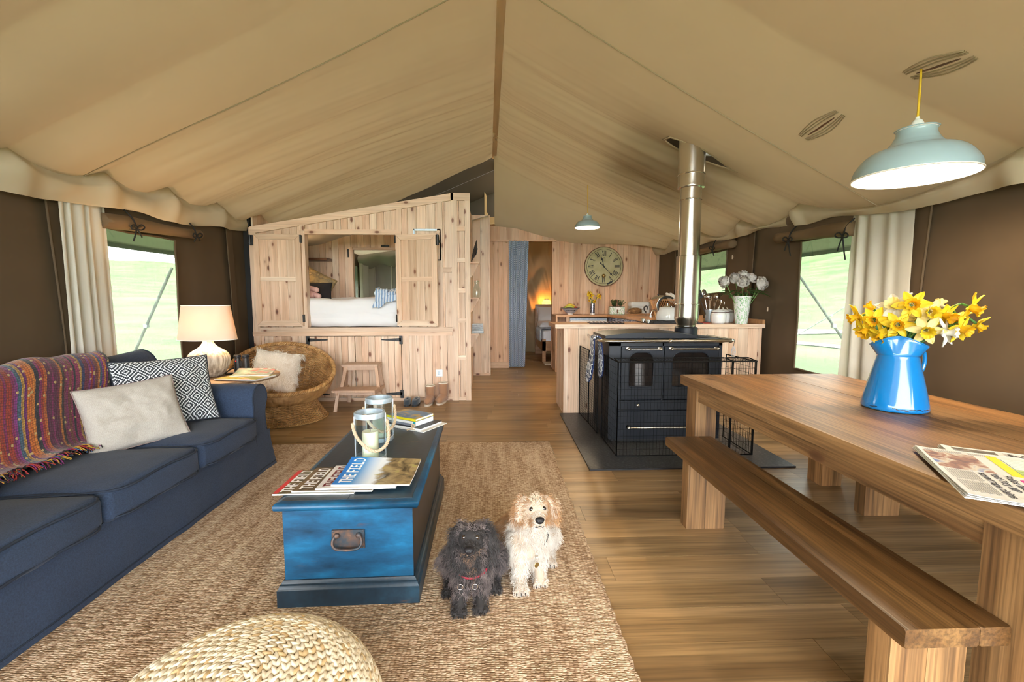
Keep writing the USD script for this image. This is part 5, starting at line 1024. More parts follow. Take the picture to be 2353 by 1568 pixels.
# ---- lanterns
tone('candle_wax', [(0.3, (0.78, 0.68, 0.50)), (0.7, (0.84, 0.76, 0.60))], (6, 6, 6), rough=0.55, subsurface_weight=0.3, subsurface_scale=0.02)
n = {'uv': ('texture_coordinate', {}), 'p': ('principled_bsdf', dict(roughness=0.9, base_color=(0.50, 0.38, 0.26)))}
mat('rope', n, [])
def lantern(loc, rz, label, sc=1.0):
    t = thing('lantern', label, 'lantern', loc, rz); R_, H_ = 0.073 * sc, 0.235 * sc
    obj('glass', lathe([(R_, 0.012), (R_, H_), (R_ - 0.0035, H_), (R_ - 0.0035, 0.012)], 48), 'clear_glass', t, smooth=30)
    obj('top_band', lathe([(R_ + 0.001, H_ - 0.012), (R_ + 0.004, H_ - 0.010), (R_ + 0.004, H_ + 0.012), (R_ + 0.001, H_ + 0.016), (R_ - 0.007, H_ + 0.014), (R_ - 0.007, H_ - 0.012), (R_ + 0.001, H_ - 0.012)], 48), 'galvanised', t, smooth=40)
    obj('base_band', lathe([(0, 0.0), (R_ + 0.002, 0.0), (R_ + 0.004, 0.004), (R_ + 0.004, 0.024), (R_ + 0.001, 0.026), (R_ + 0.001, 0.012), (0, 0.012)], 48), 'galvanised', t, smooth=40)
    obj('candle', lathe([(0, 0.0125), (0.039, 0.0125), (0.040, 0.02), (0.040, 0.145), (0.037, 0.150), (0.02, 0.146), (0, 0.144)], 32), 'candle_wax', t, smooth=40)
    cn = [o for o in t.GetChildren() if o.GetName() == 'candle'][0]; obj('wick', cyl([0, 0, 0.143], [0.002, 0, 0.156], 0.0012, 6), 'ink', cn)
    for s in (-1, 1):
        obj('hook', cat([cbox([s * (R_ + 0.004), -0.008, H_ - 0.045], [s * (R_ + 0.007), 0.008, H_ - 0.0], 0.001), cyl([s * (R_ + 0.004), 0, H_ - 0.035], [s * (R_ + 0.018), 0, H_ - 0.035], 0.004, 8)]), 'chrome', t)
        obj('strap', cbox([s * (R_ + 0.0008), -0.011, 0.02], [s * (R_ + 0.0028), 0.011, H_ - 0.01], 0.0005), 'galvanised', t)
    c = smoothpath([[-R_ - 0.012, 0, H_ - 0.035], [-R_ - 0.010, -0.03, H_ - 0.07], [-0.05, -R_ - 0.010, H_ - 0.13], [0.005, -R_ - 0.02, H_ - 0.165], [0.055, -R_ - 0.006, H_ - 0.15], [R_ + 0.012, -0.035, H_ - 0.10], [R_ + 0.012, 0, H_ - 0.035]], 120)
    d = np.gradient(c, axis=0); d /= np.linalg.norm(d, axis=1, keepdims=True); A_ = np.cross(d, [0.2, 0.3, 0.93]); A_ /= np.linalg.norm(A_, axis=1, keepdims=True); B_ = np.cross(d, A_); g_ = np.arange(120) * 0.42
    obj('rope_handle', cat([tube(c + 0.0042 * (np.cos(g_ + p_)[:, None] * A_ + np.sin(g_ + p_)[:, None] * B_), 0.0048, 6) for p_ in (0, 2.1, 4.2)]), 'rope', t, smooth=True)
lantern((-0.635, 2.285, LZ), 28, 'nearer glass candle lantern with rope handle on the chest')
lantern((-0.672, 2.62, LZ), 22, 'farther glass candle lantern with rope handle on the chest')
# ---- books at the far end
def book(name, label, loc, rz, w, h, th, cover, spine=None, c='book', paper='white_paper'):
    t = thing(name, label, c, loc, rz)
    obj('page_block', cbox([-w / 2 + 0.002, -h / 2 + 0.002, 0.0015], [w / 2 - 0.003, h / 2 - 0.003, th - 0.0015], 0.0008), paper, t)
    P = np.stack([*np.meshgrid(np.linspace(-w / 2, w / 2, 2), np.linspace(-h / 2, h / 2, 2), indexing='ij'), np.zeros((2, 2))], -1); uv = np.array([[0, 0], [0, 1], [1, 0], [1, 1]], float)
    obj('front_cover', sheet(P + [0, 0, th - 0.0008], 0.0016), cover, t, uv=np.vstack([uv, uv])); obj('back_cover', sheet(P + [0, 0, 0.0008], 0.0016), spine or cover, t, uv=np.vstack([uv, uv]))
    obj('spine', cbox([-w / 2, -h / 2 - 0.0015, 0.0], [w / 2, -h / 2 + 0.0015, th], 0.0007), spine or cover, t)
    return t
photo_print('cover_coast', [(0.3, (0.04, 0.13, 0.32)), (0.45, (0.10, 0.25, 0.45)), (0.55, (0.55, 0.38, 0.12)), (0.7, (0.30, 0.34, 0.06))], (1.6, 1.6, 1), detail=3)
plain('yellow_spine', (0.80, 0.68, 0.02), 0.4); plain('grey_spine', (0.22, 0.24, 0.30), 0.4); plain('teal_band', (0.02, 0.30, 0.36), 0.4); plain('black_folder', (0.02, 0.025, 0.035), 0.4)
book('paper_sheet', 'loose white paper sheets at the very bottom of the book pile', (-0.515, 2.93, LZ), -31, 0.32, 0.235, 0.004, 'white_paper', None, 'paper')
book('folder', 'dark edged folder lying under the books on the chest', (-0.535, 2.94, LZ + 0.0045), -31, 0.30, 0.22, 0.012, 'black_folder', 'white_paper', 'folder')
book('book', 'thick book with white and grey spine in the pile on the chest', (-0.555, 2.955, LZ + 0.0175), -33, 0.245, 0.175, 0.032, 'grey_spine', 'grey_spine')
b = book('book', 'slim guide book with yellow spine and coast picture topmost on the pile', (-0.558, 2.962, LZ + 0.050), -31, 0.245, 0.18, 0.014, 'cover_coast', 'yellow_spine')
bk = stage.GetPrimAtPath('/World/book'); obj('spine_band', cbox([-0.1225, -0.0895, 0.016], [0.1225, -0.0885, 0.031], 0.0003), 'white_paper', bk); obj('spine_tab', cbox([0.105, -0.0898, 0.001], [0.1228, -0.0886, 0.031], 0.0003), 'teal_band', bk)
t = thing('rope_knot', 'small knot of rope with a loop lying beside the books', 'knot', (-0.515, 2.80, LZ))
obj('knot', tube(smoothpath([[-0.035, -0.012, 0.005], [-0.01, 0.0, 0.007], [0.015, 0.005, 0.006], [0.01, 0.012, 0.014], [-0.005, 0.002, 0.018], [0.0, -0.008, 0.009], [0.02, -0.003, 0.006], [0.035, 0.006, 0.005]], 40), 0.005, 7), 'rope', t, smooth=True)
obj('loop', tube(smoothpath([[0.0, 0.0, 0.014], [0.012, 0.0, 0.025], [0.008, 0.0, 0.036], [-0.006, 0.0, 0.034], [-0.004, 0.0, 0.022]], 24), 0.004, 7), 'rope', t, smooth=True)

# ================================================================ woven pouf: braided rush spiral, each row of stitches one part
def pouf_pt(s):   # arc length from the top centre -> (radius, z)
    Rm, Hh = 0.355, 0.315; r_top = 0.22
    if s < r_top: return s, Hh - 0.02 * (s / r_top) ** 2
    q = (s - r_top) / 0.335
    th = q * PI * 0.5 * 1.15; return r_top + (Rm - r_top) * math.sin(min(th, PI * 0.62)), (Hh - 0.02) - 0.175 * (1 - math.cos(th)) if th < 1.8 else 0.1
tot = 0.555; rows = 26; rush = []
for nm, c in (('rush_pale', (0.74, 0.62, 0.45)), ('rush_cream', (0.82, 0.73, 0.58)), ('rush_gold', (0.66, 0.47, 0.25))): tone(nm, [(0.3, tuple(x * 0.82 for x in c)), (0.7, c)], (30, 30, 30), rough=0.55, randtone=0.1)
pf_ = thing('pouf', 'round pale braided rush pouf in the foreground on the rug', 'pouf', (-0.655, 1.075, 0.012))
obj('core', lathe([(0, 0.0), (0.27, 0.0), (0.335, 0.07), (0.345, 0.13), (0.32, 0.21), (0.26, 0.28), (0.2, 0.296), (0, 0.308)], 48), 'rush_gold', pf_, smooth=True)
leaf = ball(1.0, 1); r4 = np.random.default_rng(3)
leaf_v = leaf[0].copy(); leaf_v[:, 1] *= (1 - 0.45 * leaf_v[:, 0]) ; 
prof_s = np.linspace(0, tot, 200); prof = np.array([pouf_pt(s) for s in prof_s])
for i in range(rows):
    s0 = (i + 0.6) * tot / rows; r0, z0 = pouf_pt(s0); r1, z1 = pouf_pt(s0 + 0.004); tgt = np.array([r1 - r0, z1 - z0]); tgt /= np.linalg.norm(tgt); nrm = np.array([-tgt[1], tgt[0]])
    if z0 < 0.03: continue
    pit = 0.0265; n_ = max(5, int(2 * PI * r0 / pit))
    for j in range(n_):
        for hf in (-1, 1):     # each stitch: two strands meeting in a V
            a_ = (j + 0.5 * (i % 2)) / n_ * 2 * PI
            er, et, ez = np.array([math.cos(a_), math.sin(a_), 0]), np.array([-math.sin(a_), math.cos(a_), 0]), np.array([0, 0, 1.0])
            sdir = er * tgt[0] + ez * tgt[1]; nn_ = er * nrm[0] + ez * nrm[1]
            if nn_ @ (er * 0.5 + ez) < 0: nn_ = -nn_
            ln_ = et * math.cos(0.42) + sdir * hf * math.sin(0.42); wd = np.cross(nn_, ln_)
            c_ = er * r0 + ez * z0 + sdir * hf * 0.0052 + nn_ * 0.004
            L_ = np.stack([ln_ * 0.0185, wd * 0.0074, nn_ * 0.0062]); k_ = ('rush_pale', 'rush_cream', 'rush_gold')[r4.choice(3, p=[0.42, 0.43, 0.15])]
            rush.append((c_, k_, (c_ + (leaf_v * (1 + r4.normal(0, 0.06, 3))) @ L_, leaf[1])))
inview = sorted((q for q in rush if q[0][1] > 0.0), key=lambda q: abs(q[0][1] - 0.12) + 0.4 * abs(q[0][0]))
for c_, k_, m_ in inview[:300]: obj('rush_strand', m_, k_, pf_, smooth=True)
seen_ = set(id(q) for q in inview[:300])
for k_ in ('rush_pale', 'rush_cream', 'rush_gold'):
    tag(obj('rush_braid', cat([q[2] for q in rush if q[1] == k_ and id(q) not in seen_]), k_, pf_, smooth=True), kind='stuff')
# ================================================================ dining table and benches
tb = thing('dining_table', 'rustic brown plank dining table holding the blue jug', 'table', (1.295, 0.96, 0))
TWd, TL, TH = 1.10, 2.14, 0.745
e = [0, 0.215, 0.44, 0.655, 0.88, TWd]
for a, b in zip(e[:-1], e[1:]): obj('top_board', cbox([a + 0.0012, 0, TH - 0.062], [b - 0.0012, TL + rng.uniform(-0.003, 0.003), TH + rng.uniform(-0.0008, 0.0008)], 0.005), 'rustic_y', tb)
for x in (0.05, TWd - 0.085): obj('apron', cbox([x, 0.12, TH - 0.152], [x + 0.035, TL - 0.12, TH - 0.062], 0.003), 'rustic_y', tb)
for y in (0.07, TL - 0.105): obj('apron', cbox([0.12, y, TH - 0.152], [TWd - 0.12, y + 0.035, TH - 0.062], 0.003), 'rustic_x', tb)
for x in (0.035, TWd - 0.175):
    for y in (0.04, TL - 0.18):
        obj('leg', cbox([x, y, 0], [x + 0.07, y + 0.14, TH - 0.062], 0.005), 'rustic_z', tb); obj('leg', cbox([x + 0.0705, y, 0], [x + 0.14, y + 0.14, TH - 0.062], 0.005), 'rustic_z', tb)
def bench(loc, label):
    t = thing('bench', label, 'bench', loc); W_, L_, H_ = 0.283, 1.64, 0.43
    for a, b in ((0, 0.2), (0.2, W_)): obj('seat_board', cbox([a + 0.0005, 0, H_ - 0.052], [b - 0.0005, L_, H_], 0.006), 'bench_y', t)
    for y in (0.05, L_ - 0.31):
        for a, b in ((0.012, 0.115), (0.116, 0.225)): obj('leg_board', cbox([a, y, 0], [b, y + 0.075, H_ - 0.052], 0.004), 'rustic_z', t)
    return t
b0 = bench((1.044, 1.05, 0), 'dark topped wooden bench on the near side of the dining table')
copy_of(b0, (2.15, 1.16, 0), 0, 'far wooden bench mostly hidden under the dining table')

# ---- blue enamel jug
n = {'c': ('texture_coordinate', {}), 'sx': ('separate_xyz', {}), 'n': ('noise_texture', dict(scale=42.0, detail=3)), 'ad': ('math', dict(math_type='multiply_add', value2=0.022)), 'g': ('rgb_ramp', dict(ramp=[(0.0, (0, 0, 0)), (0.0245, (0, 0, 0)), (0.025, (1, 1, 1)), (0.029, (1, 1, 1)), (0.0295, (0, 0, 0)), (1, (0, 0, 0))], interpolate=False)),
     'n2': ('noise_texture', dict(scale=9.0)), 'g2': ('math', dict(math_type='greater_than', value2=0.47)), 'mm': ('math', dict(math_type='multiply')), 'x': ('mix', dict(color1=(0.004, 0.18, 0.50), color2=(0.012, 0.012, 0.02))), 'p': ('principled_bsdf', dict(roughness=0.14, coat_weight=0.6, coat_roughness=0.05))}
mat('blue_enamel', n, [('c.object', 'sx.vector'), ('c.object', 'n.vector'), ('n.fac', 'ad.value1'), ('sx.z', 'ad.value3'), ('ad.value', 'g.fac'), ('c.object', 'n2.vector'), ('n2.fac', 'g2.value1'), ('g.color', 'mm.value1'), ('g2.value', 'mm.value2'), ('mm.value', 'x.fac'), ('x.color', 'p.base_color')])
JX, JY, JZ = 1.925, 2.09, TH + 0.001
jg = thing('jug', 'tall bright blue enamel jug on the dining table holding daffodils', 'jug', (JX, JY, JZ), -42.6)
pr = np.vstack([[0, 0.004], [0.118, 0.0], [0.129, 0.004], [0.131, 0.012], [0.1285, 0.03], smoothpath([[0.128, 0.034], [0.112, 0.11], [0.094, 0.19], [0.0795, 0.255]], 16), [0.079, 0.262]])
pin = pr[::-1] * [1, 1]; pin = pin - np.c_[np.full(len(pin), 0.003), np.zeros(len(pin))]; pin[:, 0] = np.maximum(pin[:, 0], 0); pin[-1] = [0, 0.008]
obj('body', lathe(np.vstack([pr, pin]), 80), 'blue_enamel', jg, smooth=True)
a = np.linspace(0, 2 * PI, 73); rows_ = []
for k in np.linspace(0, 1, 7):    # collar: flares from the neck; its rim rises to a point at front and back and opens to lips at the sides
    side = np.abs(np.cos(a)); top = 0.305 + 0.045 * (1 - side ** 2.6); r_ = 0.079 + (0.030 * side ** 2 - 0.016 * (1 - side)) * k
    rows_.append(np.stack([np.cos(a) * r_, np.sin(a) * r_, 0.258 + (top - 0.258) * k], 1))
obj('collar', sheet(np.array(rows_), 0.004), 'blue_enamel', jg, smooth=True)
obj('rim', tube(rows_[-1][:-1], 0.0035, 8, closed=True), 'blue_enamel', jg, smooth=True)
obj('handle', tube(smoothpath([[0.05, 0.062, 0.30], [0.09, 0.115, 0.28], [0.10, 0.135, 0.21], [0.07, 0.10, 0.13], [0.06, 0.085, 0.115]], 30), 0.009, 10), 'blue_enamel', jg, smooth=True)
# ---- daffodils
plain('daff_stem', (0.06, 0.19, 0.03), 0.45); plain('daff_leaf', (0.05, 0.16, 0.045), 0.5)
def petal_mat(name, c, t):
    mat(name, {'d': ('principled_bsdf', dict(base_color=c, roughness=0.5)), 't': ('translucent_bsdf', dict(color=t)), 'm': ('mix_closure', dict(fac=0.35))}, [('d.BSDF', 'm.closure1'), ('t.BSDF', 'm.closure2')], surface='m.closure')
petal_mat('petal_yellow', (0.84, 0.64, 0.035), (0.9, 0.75, 0.05)); petal_mat('petal_gold', (0.86, 0.50, 0.01), (0.9, 0.6, 0.02)); petal_mat('petal_pale', (0.86, 0.76, 0.35), (0.9, 0.8, 0.4)); petal_mat('petal_white', (0.84, 0.82, 0.76), (0.9, 0.88, 0.8)); plain('stamen', (0.25, 0.17, 0.02), 0.6)
def frame_of(d):
    d = np.asarray(d, float); d /= np.linalg.norm(d); s = np.cross(d, [0, 0, 1.0]); s = s / np.linalg.norm(s) if np.linalg.norm(s) > 1e-6 else np.array([1.0, 0, 0]); return np.stack([s, np.cross(s, d), d], 1)
def daffodil(parent, pos, face, size, pm, cm, seed, base, stem=True, name='bloom'):
    """Six petals round a frilled trumpet, on a bent stem; face = direction the trumpet points."""
    r = np.random.default_rng(seed); R = frame_of(face); pos = np.asarray(pos, float)
    pts = []; n_ = 9
    for i in range(6):
        u, k = uvgrid(9, 7); L = size * r.uniform(0.92, 1.1); w = size * 0.56 * r.uniform(0.9, 1.1)
        wd = np.sin(PI * np.clip(u, 0.0, 1) ** 0.8) ** 0.7 * (1 - 0.1 * u); back = r.uniform(-0.25, 0.25)
        X = 0.12 * size + u * L; Yp = (k - 0.5) * 2 * w * 0.5 * (wd + 0.12 * (1 - u)); Z = -0.10 * size + back * size * u ** 2 + 0.16 * size * ((k - 0.5) ** 2) * 4 * 0.5 + 0.05 * size * np.sin(6 * u + i) * r.uniform(0, 1)
        Z = Z + 0.03 * size * np.sin(9 * k + 4 * u + seed)
        A = i * PI / 3 + r.uniform(-0.1, 0.1); c, s_ = math.cos(A), math.sin(A); P = np.stack([X * c - Yp * s_, X * s_ + Yp * c, Z - (0.012 * size if i % 2 else 0)], -1)
        pts.append(P @ R.T + pos)
    b = UsdGeom.Xform.Define(stage, numbered(str(parent.GetPath()) + '/' + name)).GetPrim()
    for P in pts: obj('petal', sheet(P, 0.0006), pm, b, smooth=True)
    a = np.linspace(0, 2 * PI, 37); rows = []
    for k in np.linspace(0, 1, 8):
        rr = size * (0.21 + 0.09 * k + 0.15 * max(0, k - 0.70) * 3.0) * (1 + 0.10 * k ** 5 * np.sin(a * 11 + seed)); rows.append(np.stack([np.cos(a) * rr, np.sin(a) * rr, size * (-0.12 + 0.72 * k) + 0.05 * size * k ** 6 * np.sin(a * 8)], 1))
    obj('trumpet', sheet(np.array(rows) @ R.T + pos, 0.0006), cm, b, smooth=True)
    obj('stamen', cat([tube(np.array([[0, 0, -0.1 * size], [0.03 * size * math.cos(q), 0.03 * size * math.sin(q), 0.30 * size]]) @ R.T + pos, 0.0016, 4) for q in range(0, 6)] + [tf(ball(size * 0.05, 1), None, np.array([0, 0, 0.3 * size]) @ R.T + pos)]), 'stamen', b)
    bk = pos - R[:, 2] * size * 0.12; neck = bk - R[:, 2] * 0.03
    obj('calyx', tube([bk, neck], [0.006, 0.0045], 8), 'daff_stem', b)
    if stem:
        base = np.asarray(base, float); top = np.asarray([neck[0] - R[0, 2] * 0.015, neck[1] - R[1, 2] * 0.015, neck[2] - 0.004]); mid = base + (top - base) * 0.62; mid[2] += 0.012
        obj('stalk', tube(smoothpath([base, mid, top, neck], 16), 0.0042, 7), 'daff_stem', b, smooth=True)
    return b
df = thing('daffodils', 'bunch of yellow and white daffodils standing in the blue jug', 'flowers', (JX, JY, JZ), -42.6)
def dp(px, py, dy=0.0): return ((px - 2058) / 700.0, dy, (955 - py) / 495.0 - 0.012)
Yl, Gd, Pa, Wh = 'petal_yellow', 'petal_gold', 'petal_pale', 'petal_white'
DF = [(1942, 733, (-0.9, -0.35, -0.35), 0.050, Yl, Gd, 0.0), (1990, 738, (-0.25, -0.9, -0.2), 0.048, Yl, Gd, -0.03), (1968, 764, (-0.5, -0.6, -0.7), 0.050, Yl, Gd, -0.02), (1980, 712, (-0.5, -0.1, 0.5), 0.042, Yl, Gd, 0.05), (2043, 706, (-0.35, -0.8, 0.35), 0.058, Wh, Pa, 0.0),
      (2082, 702, (0.05, -0.98, 0.1), 0.052, Yl, Gd, -0.05), (2052, 748, (-0.05, -0.98, -0.05), 0.048, Yl, Gd, -0.07), (2020, 746, (0.3, -0.2, -0.6), 0.045, Yl, Gd, 0.06), (2127, 718, (0.35, -0.85, -0.05), 0.052, Pa, Yl, -0.02), (2120, 758, (0.2, -0.9, -0.3), 0.052, Pa, Yl, -0.08),
      (2165, 726, (0.6, -0.55, -0.3), 0.048, Yl, Gd, 0.0), (2222, 708, (0.85, -0.25, -0.45), 0.052, Yl, Gd, 0.0), (2203, 754, (0.75, -0.5, -0.35), 0.048, Yl, Gd, -0.02), (2170, 763, (0.9, -0.35, 0.05), 0.048, Wh, Wh, -0.04), (2194, 730, (0.3, 0.2, -0.7), 0.045, Yl, Gd, 0.05), (2150, 706, (0.2, 0.3, 0.7), 0.042, Wh, Pa, 0.06), (2010, 775, (-0.3, -0.6, -0.7), 0.045, Yl, Gd, -0.05), (2100, 735, (0.1, 0.6, 0.3), 0.05, Pa, Yl, 0.07), (2240, 745, (0.6, 0.1, -0.6), 0.04, Yl, Gd, 0.04)]
for i, (px, py, fc, sz, pm, cm, dy) in enumerate(DF):
    p = dp(px, py, dy); daffodil(df, p, fc, sz * 1.22, pm, cm, i, (0.25 * p[0] * 0.9, 0.25 * dy, 0.30 if abs(p[0]) > 0.06 else 0.30))
    s_ = stage.GetPrimAtPath(str(df.GetPath()) + '/bloom' + (f'_{i:03d}' if i else ''))
r6 = np.random.default_rng(6)
for i in range(9):
    a_ = r6.uniform(-1, 1); e_ = np.array([a_ * 0.11, r6.uniform(-0.06, 0.06), 0.40 + r6.uniform(-0.02, 0.04)]); b_ = np.array([a_ * 0.04, r6.uniform(-0.03, 0.03), 0.2])
    pth = smoothpath([b_, (b_ + e_) / 2 + [0, 0, 0.01], e_], 10); w_ = 0.007 * (1 - np.linspace(0, 1, 10) ** 3 * 0.8); P = np.stack([pth - np.c_[w_, 0 * w_, 0 * w_], pth + [0, 0.002, 0], pth + np.c_[w_, 0 * w_, 0 * w_]], 1)
    obj('leaf', sheet(P, 0.0012), 'daff_leaf', df, smooth=True)

# ---- newspapers
plain('news_paper', (0.72, 0.71, 0.69), 0.8); plain('news_ink', (0.04, 0.04, 0.05), 0.8); plain('news_grey', (0.42, 0.42, 0.43), 0.8); plain('news_green', (0.0, 0.42, 0.32), 0.7); plain('news_yellow', (0.80, 0.70, 0.02), 0.7); plain('news_pink', (0.72, 0.04, 0.36), 0.7); plain('news_lime', (0.45, 0.60, 0.25), 0.7)
photo_print('news_photo', [(0.3, (0.06, 0.05, 0.10)), (0.45, (0.35, 0.18, 0.14)), (0.55, (0.62, 0.58, 0.50)), (0.68, (0.14, 0.20, 0.48))], (2.5, 2, 1), 0.7)
photo_print('news_photo_green', [(0.35, (0.08, 0.20, 0.03)), (0.5, (0.30, 0.45, 0.08)), (0.6, (0.62, 0.30, 0.18)), (0.7, (0.5, 0.6, 0.15))], (3, 2, 1), 0.7)
photo_print('news_photo_dark', [(0.35, (0.05, 0.05, 0.05)), (0.5, (0.20, 0.17, 0.13)), (0.7, (0.35, 0.40, 0.5))], (3, 2, 1), 0.7)
def newspaper(name, label, loc, rz, w, h, th, items):
    """Folded newsprint: x runs along the reading direction, y up the page; the left edge is the fold."""
    t = thing(name, label, 'newspaper', loc, rz); lv = 4
    for k in range(lv):
        u, q = uvgrid(16, 16); P = np.stack([u * w + 0.002 * k, q * h + 0.0015 * k, th * (k + 0.5) / lv + 0.006 * np.exp(-((q * h) / 0.03)) * (k / lv) + 0.0025 * np.sin(4 * u + k) * u], -1)
        obj('sheet', sheet(P, th / lv * 0.8), 'news_paper', t, smooth=40)
    o_ = t
    fz = lambda u, q: th + 0.006 * np.exp(-(q * h / 0.03)) * 0.75 + 0.0025 * np.sin(4 * u + 3) * u + 0.0006
    obj('fold', tube([[0.0, q, th / 2] for q in np.linspace(0.004, h - 0.002, 10)], th * 0.5, 8), 'news_paper', t, smooth=True)
    for kind, m, x0, y0, a, b, *tx in items:
        if kind == 'rect':
            u, q = uvgrid(6, 6); X = x0 + a * u; Yq = y0 + b * q; P = np.stack([X, Yq, fz(X / w, Yq / h)], -1); uv = np.stack([u, q], -1).reshape(-1, 2); obj('printed_panel', sheet(P, 0.0004), m, t, uv=np.vstack([uv, uv]))
        elif kind == 'lines':
            L = []
            for j in range(int(b / 0.0052)):
                yy = y0 + b - j * 0.0052; X = np.array([x0, x0 + a * 0.5, x0 + a * (0.9 + 0.1 * ((j * 7) % 3) / 2)]); P = np.stack([np.stack([X, X * 0 + yy + d, fz(X / w, (yy + d) / h)], -1) for d in (0, 0.0022)], 1); L.append(sheet(P, 0.0003))
            obj('text_lines', cat(L), m, t)
        else:
            v, f = textm(tx[0], a, 0.0004, b); v = v + [x0, y0, 0]; v[:, 2] = v[:, 2] * 0.5 + fz(v[:, 0] / w, v[:, 1] / h); obj('headline', (v, f), m, t)
    return t
# x of the page runs away from the lower left of the picture towards its right; headlines face the far side of the table
ang = math.degrees(math.atan2(1.10 - 1.489, 1.22 - 1.447))   # along the folded left edge, towards the camera
newspaper('newspaper', 'upper folded newspaper with a puzzle promotion on the dining table', (1.447, 1.487, TH + 0.011), ang, 0.45, 0.40, 0.008,
          [('rect', 'news_photo', 0.045, 0.015, 0.17, 0.125), ('lines', 'news_grey', 0.02, 0.015, 0.022, 0.10), ('lines', 'news_grey', 0.225, 0.015, 0.09, 0.068), ('lines', 'news_grey', 0.325, 0.015, 0.10, 0.068), ('lines', 'news_grey', 0.02, 0.125, 0.02, 0.06),
           ('text', 'news_ink', 0.225, 0.095, 0.017, True, 'advert rape claims'), ('text', 'news_ink', 0.225, 0.122, 0.017, True, 'told Tory MP'), ('text', 'news_ink', 0.225, 0.149, 0.017, True, 'Police failed to'),
           ('rect', 'news_yellow', 0.03, 0.172, 0.19, 0.026), ('rect', 'white_paper', 0.045, 0.203, 0.10, 0.10), ('rect', 'news_lime', 0.146, 0.200, 0.10, 0.12), ('rect', 'news_photo_green', 0.15, 0.203, 0.085, 0.1), ('rect', 'news_pink', 0.25, 0.175, 0.12, 0.12)] + [('rect', 'news_green', 0.045 + 0.0163 * j, 0.203, 0.0012, 0.10) for j in range(7)] + [('rect', 'news_green', 0.045, 0.203 + 0.025 * j, 0.10, 0.0012) for j in range(5)])
newspaper('newspaper', 'lower newspaper with a green initial and the figures 21 showing behind the upper one', (1.572, 1.522, TH + 0.001), ang - 1.5, 0.42, 0.44, 0.009,
          [('rect', 'news_photo_dark', 0.02, 0.03, 0.06, 0.11), ('lines', 'news_grey', 0.02, 0.15, 0.05, 0.03), ('text', 'news_ink', 0.02, 0.17, 0.045, True, '21'), ('text', 'news_green', 0.03, 0.24, 0.075, True, 'S'), ('text', 'news_green', 0.09, 0.24, 0.075, True, 'J'), ('text', 'news_ink', 0.12, 0.20, 0.02, True, 'in')])

# ---------------------------------------------------------------- pendants
plain('pale_enamel', (0.32, 0.44, 0.48), 0.28, coat_weight=0.3); plain('shade_inside', (0.88, 0.86, 0.82), 0.5); plain('yellow_flex', (0.72, 0.46, 0.02), 0.6)
plain('cord_grip', (0.75, 0.78, 0.76), 0.4)
pd = thing('pendant_lamp', 'large pale blue enamel pendant lamp on a yellow flex above the dining table', 'lamp', (2.18, 2.36, 0))
pr = smoothpath([[0.262, 1.905], [0.259, 1.935], [0.235, 1.985], [0.180, 2.035], [0.118, 2.062], [0.108, 2.075]], 24); p2 = smoothpath([[0.104, 2.078], [0.092, 2.10], [0.083, 2.125], [0.086, 2.14], [0.092, 2.146]], 12)
prof = np.vstack([pr, p2, [[0.05, 2.152], [0.02, 2.152]]]); inner = prof[::-1].copy(); inner[:, 0] -= 0.003; inner[:, 1] -= 0.004; inner[-1] = [0.262 - 0.003, 1.905]
obj('shade', lathe(prof, 72), 'pale_enamel', pd, smooth=40); obj('shade_lining', lathe(inner, 72), 'shade_inside', pd, smooth=True)
sh = stage.GetPrimAtPath('/World/pendant_lamp/shade'); obj('rim', lathe([(0.259, 1.902), (0.265, 1.904), (0.265, 1.909), (0.259, 1.911), (0.259, 1.902)], 72), 'shade_inside', sh, smooth=True)
obj('cap', lathe([(0.0, 2.15), (0.028, 2.15), (0.030, 2.165), (0.022, 2.185), (0.010, 2.195), (0.009, 2.205), (0, 2.205)], 28), 'cord_grip', pd, smooth=40)
obj('flex', tube(smoothpath([[0, 0, 2.2], [0.002, 0.003, 2.4], [-0.006, 0, 2.64], [-0.004, 0, 2.78]], 20), 0.0055, 8), 'yellow_flex', pd, smooth=True)
bulb(pd, (0, 0, 1.985), 0.055, (1.0, 0.80, 0.54), 58.0)
k_ = 0.66
copy_of(pd, (1.288, 6.4, 2.455 - 2.2 * k_), 0, 'smaller looking pale blue pendant lamp over the kitchen counter', scale=(k_, k_, k_ * 1.0)).SetInstanceable(False)
# ================================================================ kitchen: back run, right run, island
WT = 1.0
kb = thing('kitchen_counter', 'pine kitchen counter base along the back wall and the right canvas wall', 'counter')
obj('end_panel', cbox([1.055, 7.86, 0], [1.085, 8.38, WT - 0.04], 0.003), 'backpine_z', kb); obj('post', cbox([1.24, 7.88, 0], [1.30, 7.95, WT - 0.04], 0.003), 'pine_z', kb)
for x in (2.98,): obj('end_panel', cbox([x, 5.6, 0], [x + 0.02, 8.38, WT - 0.04], 0.003), 'backpine_z', kb)
obj('shelf_board', box([2.02, 7.95, 0.1], [2.97, 8.36, 0.12]), 'backpine_x', kb)
k = thing('worktop', 'oak worktop of the back kitchen run holding the bowl and the bread bin', 'worktop')
obj('slab', cbox([1.05, 7.84, WT - 0.04], [3.0, 8.40, WT], 0.005), 'worktop_oak', k)
obj('slab', prism([(2.06, 5.55), (3.0, 5.55), (3.0, 7.839), (1.95, 7.839), (2.06, 7.3)], 0.04, WT - 0.04), 'worktop_oak', k)
fr = thing('fridge', 'white small fridge under the back worktop', 'fridge', (1.31, 7.9, 0))
obj('cabinet', cbox([0, 0.03, 0.02], [0.66, 0.45, WT - 0.06], 0.01), 'white_plastic', fr); obj('door', cbox([0.004, 0, 0.03], [0.656, 0.028, WT - 0.10], 0.01), 'white_plastic', fr); obj('top_strip', cbox([0.004, 0.002, WT - 0.095], [0.656, 0.03, WT - 0.062], 0.004), 'galvanised', fr)
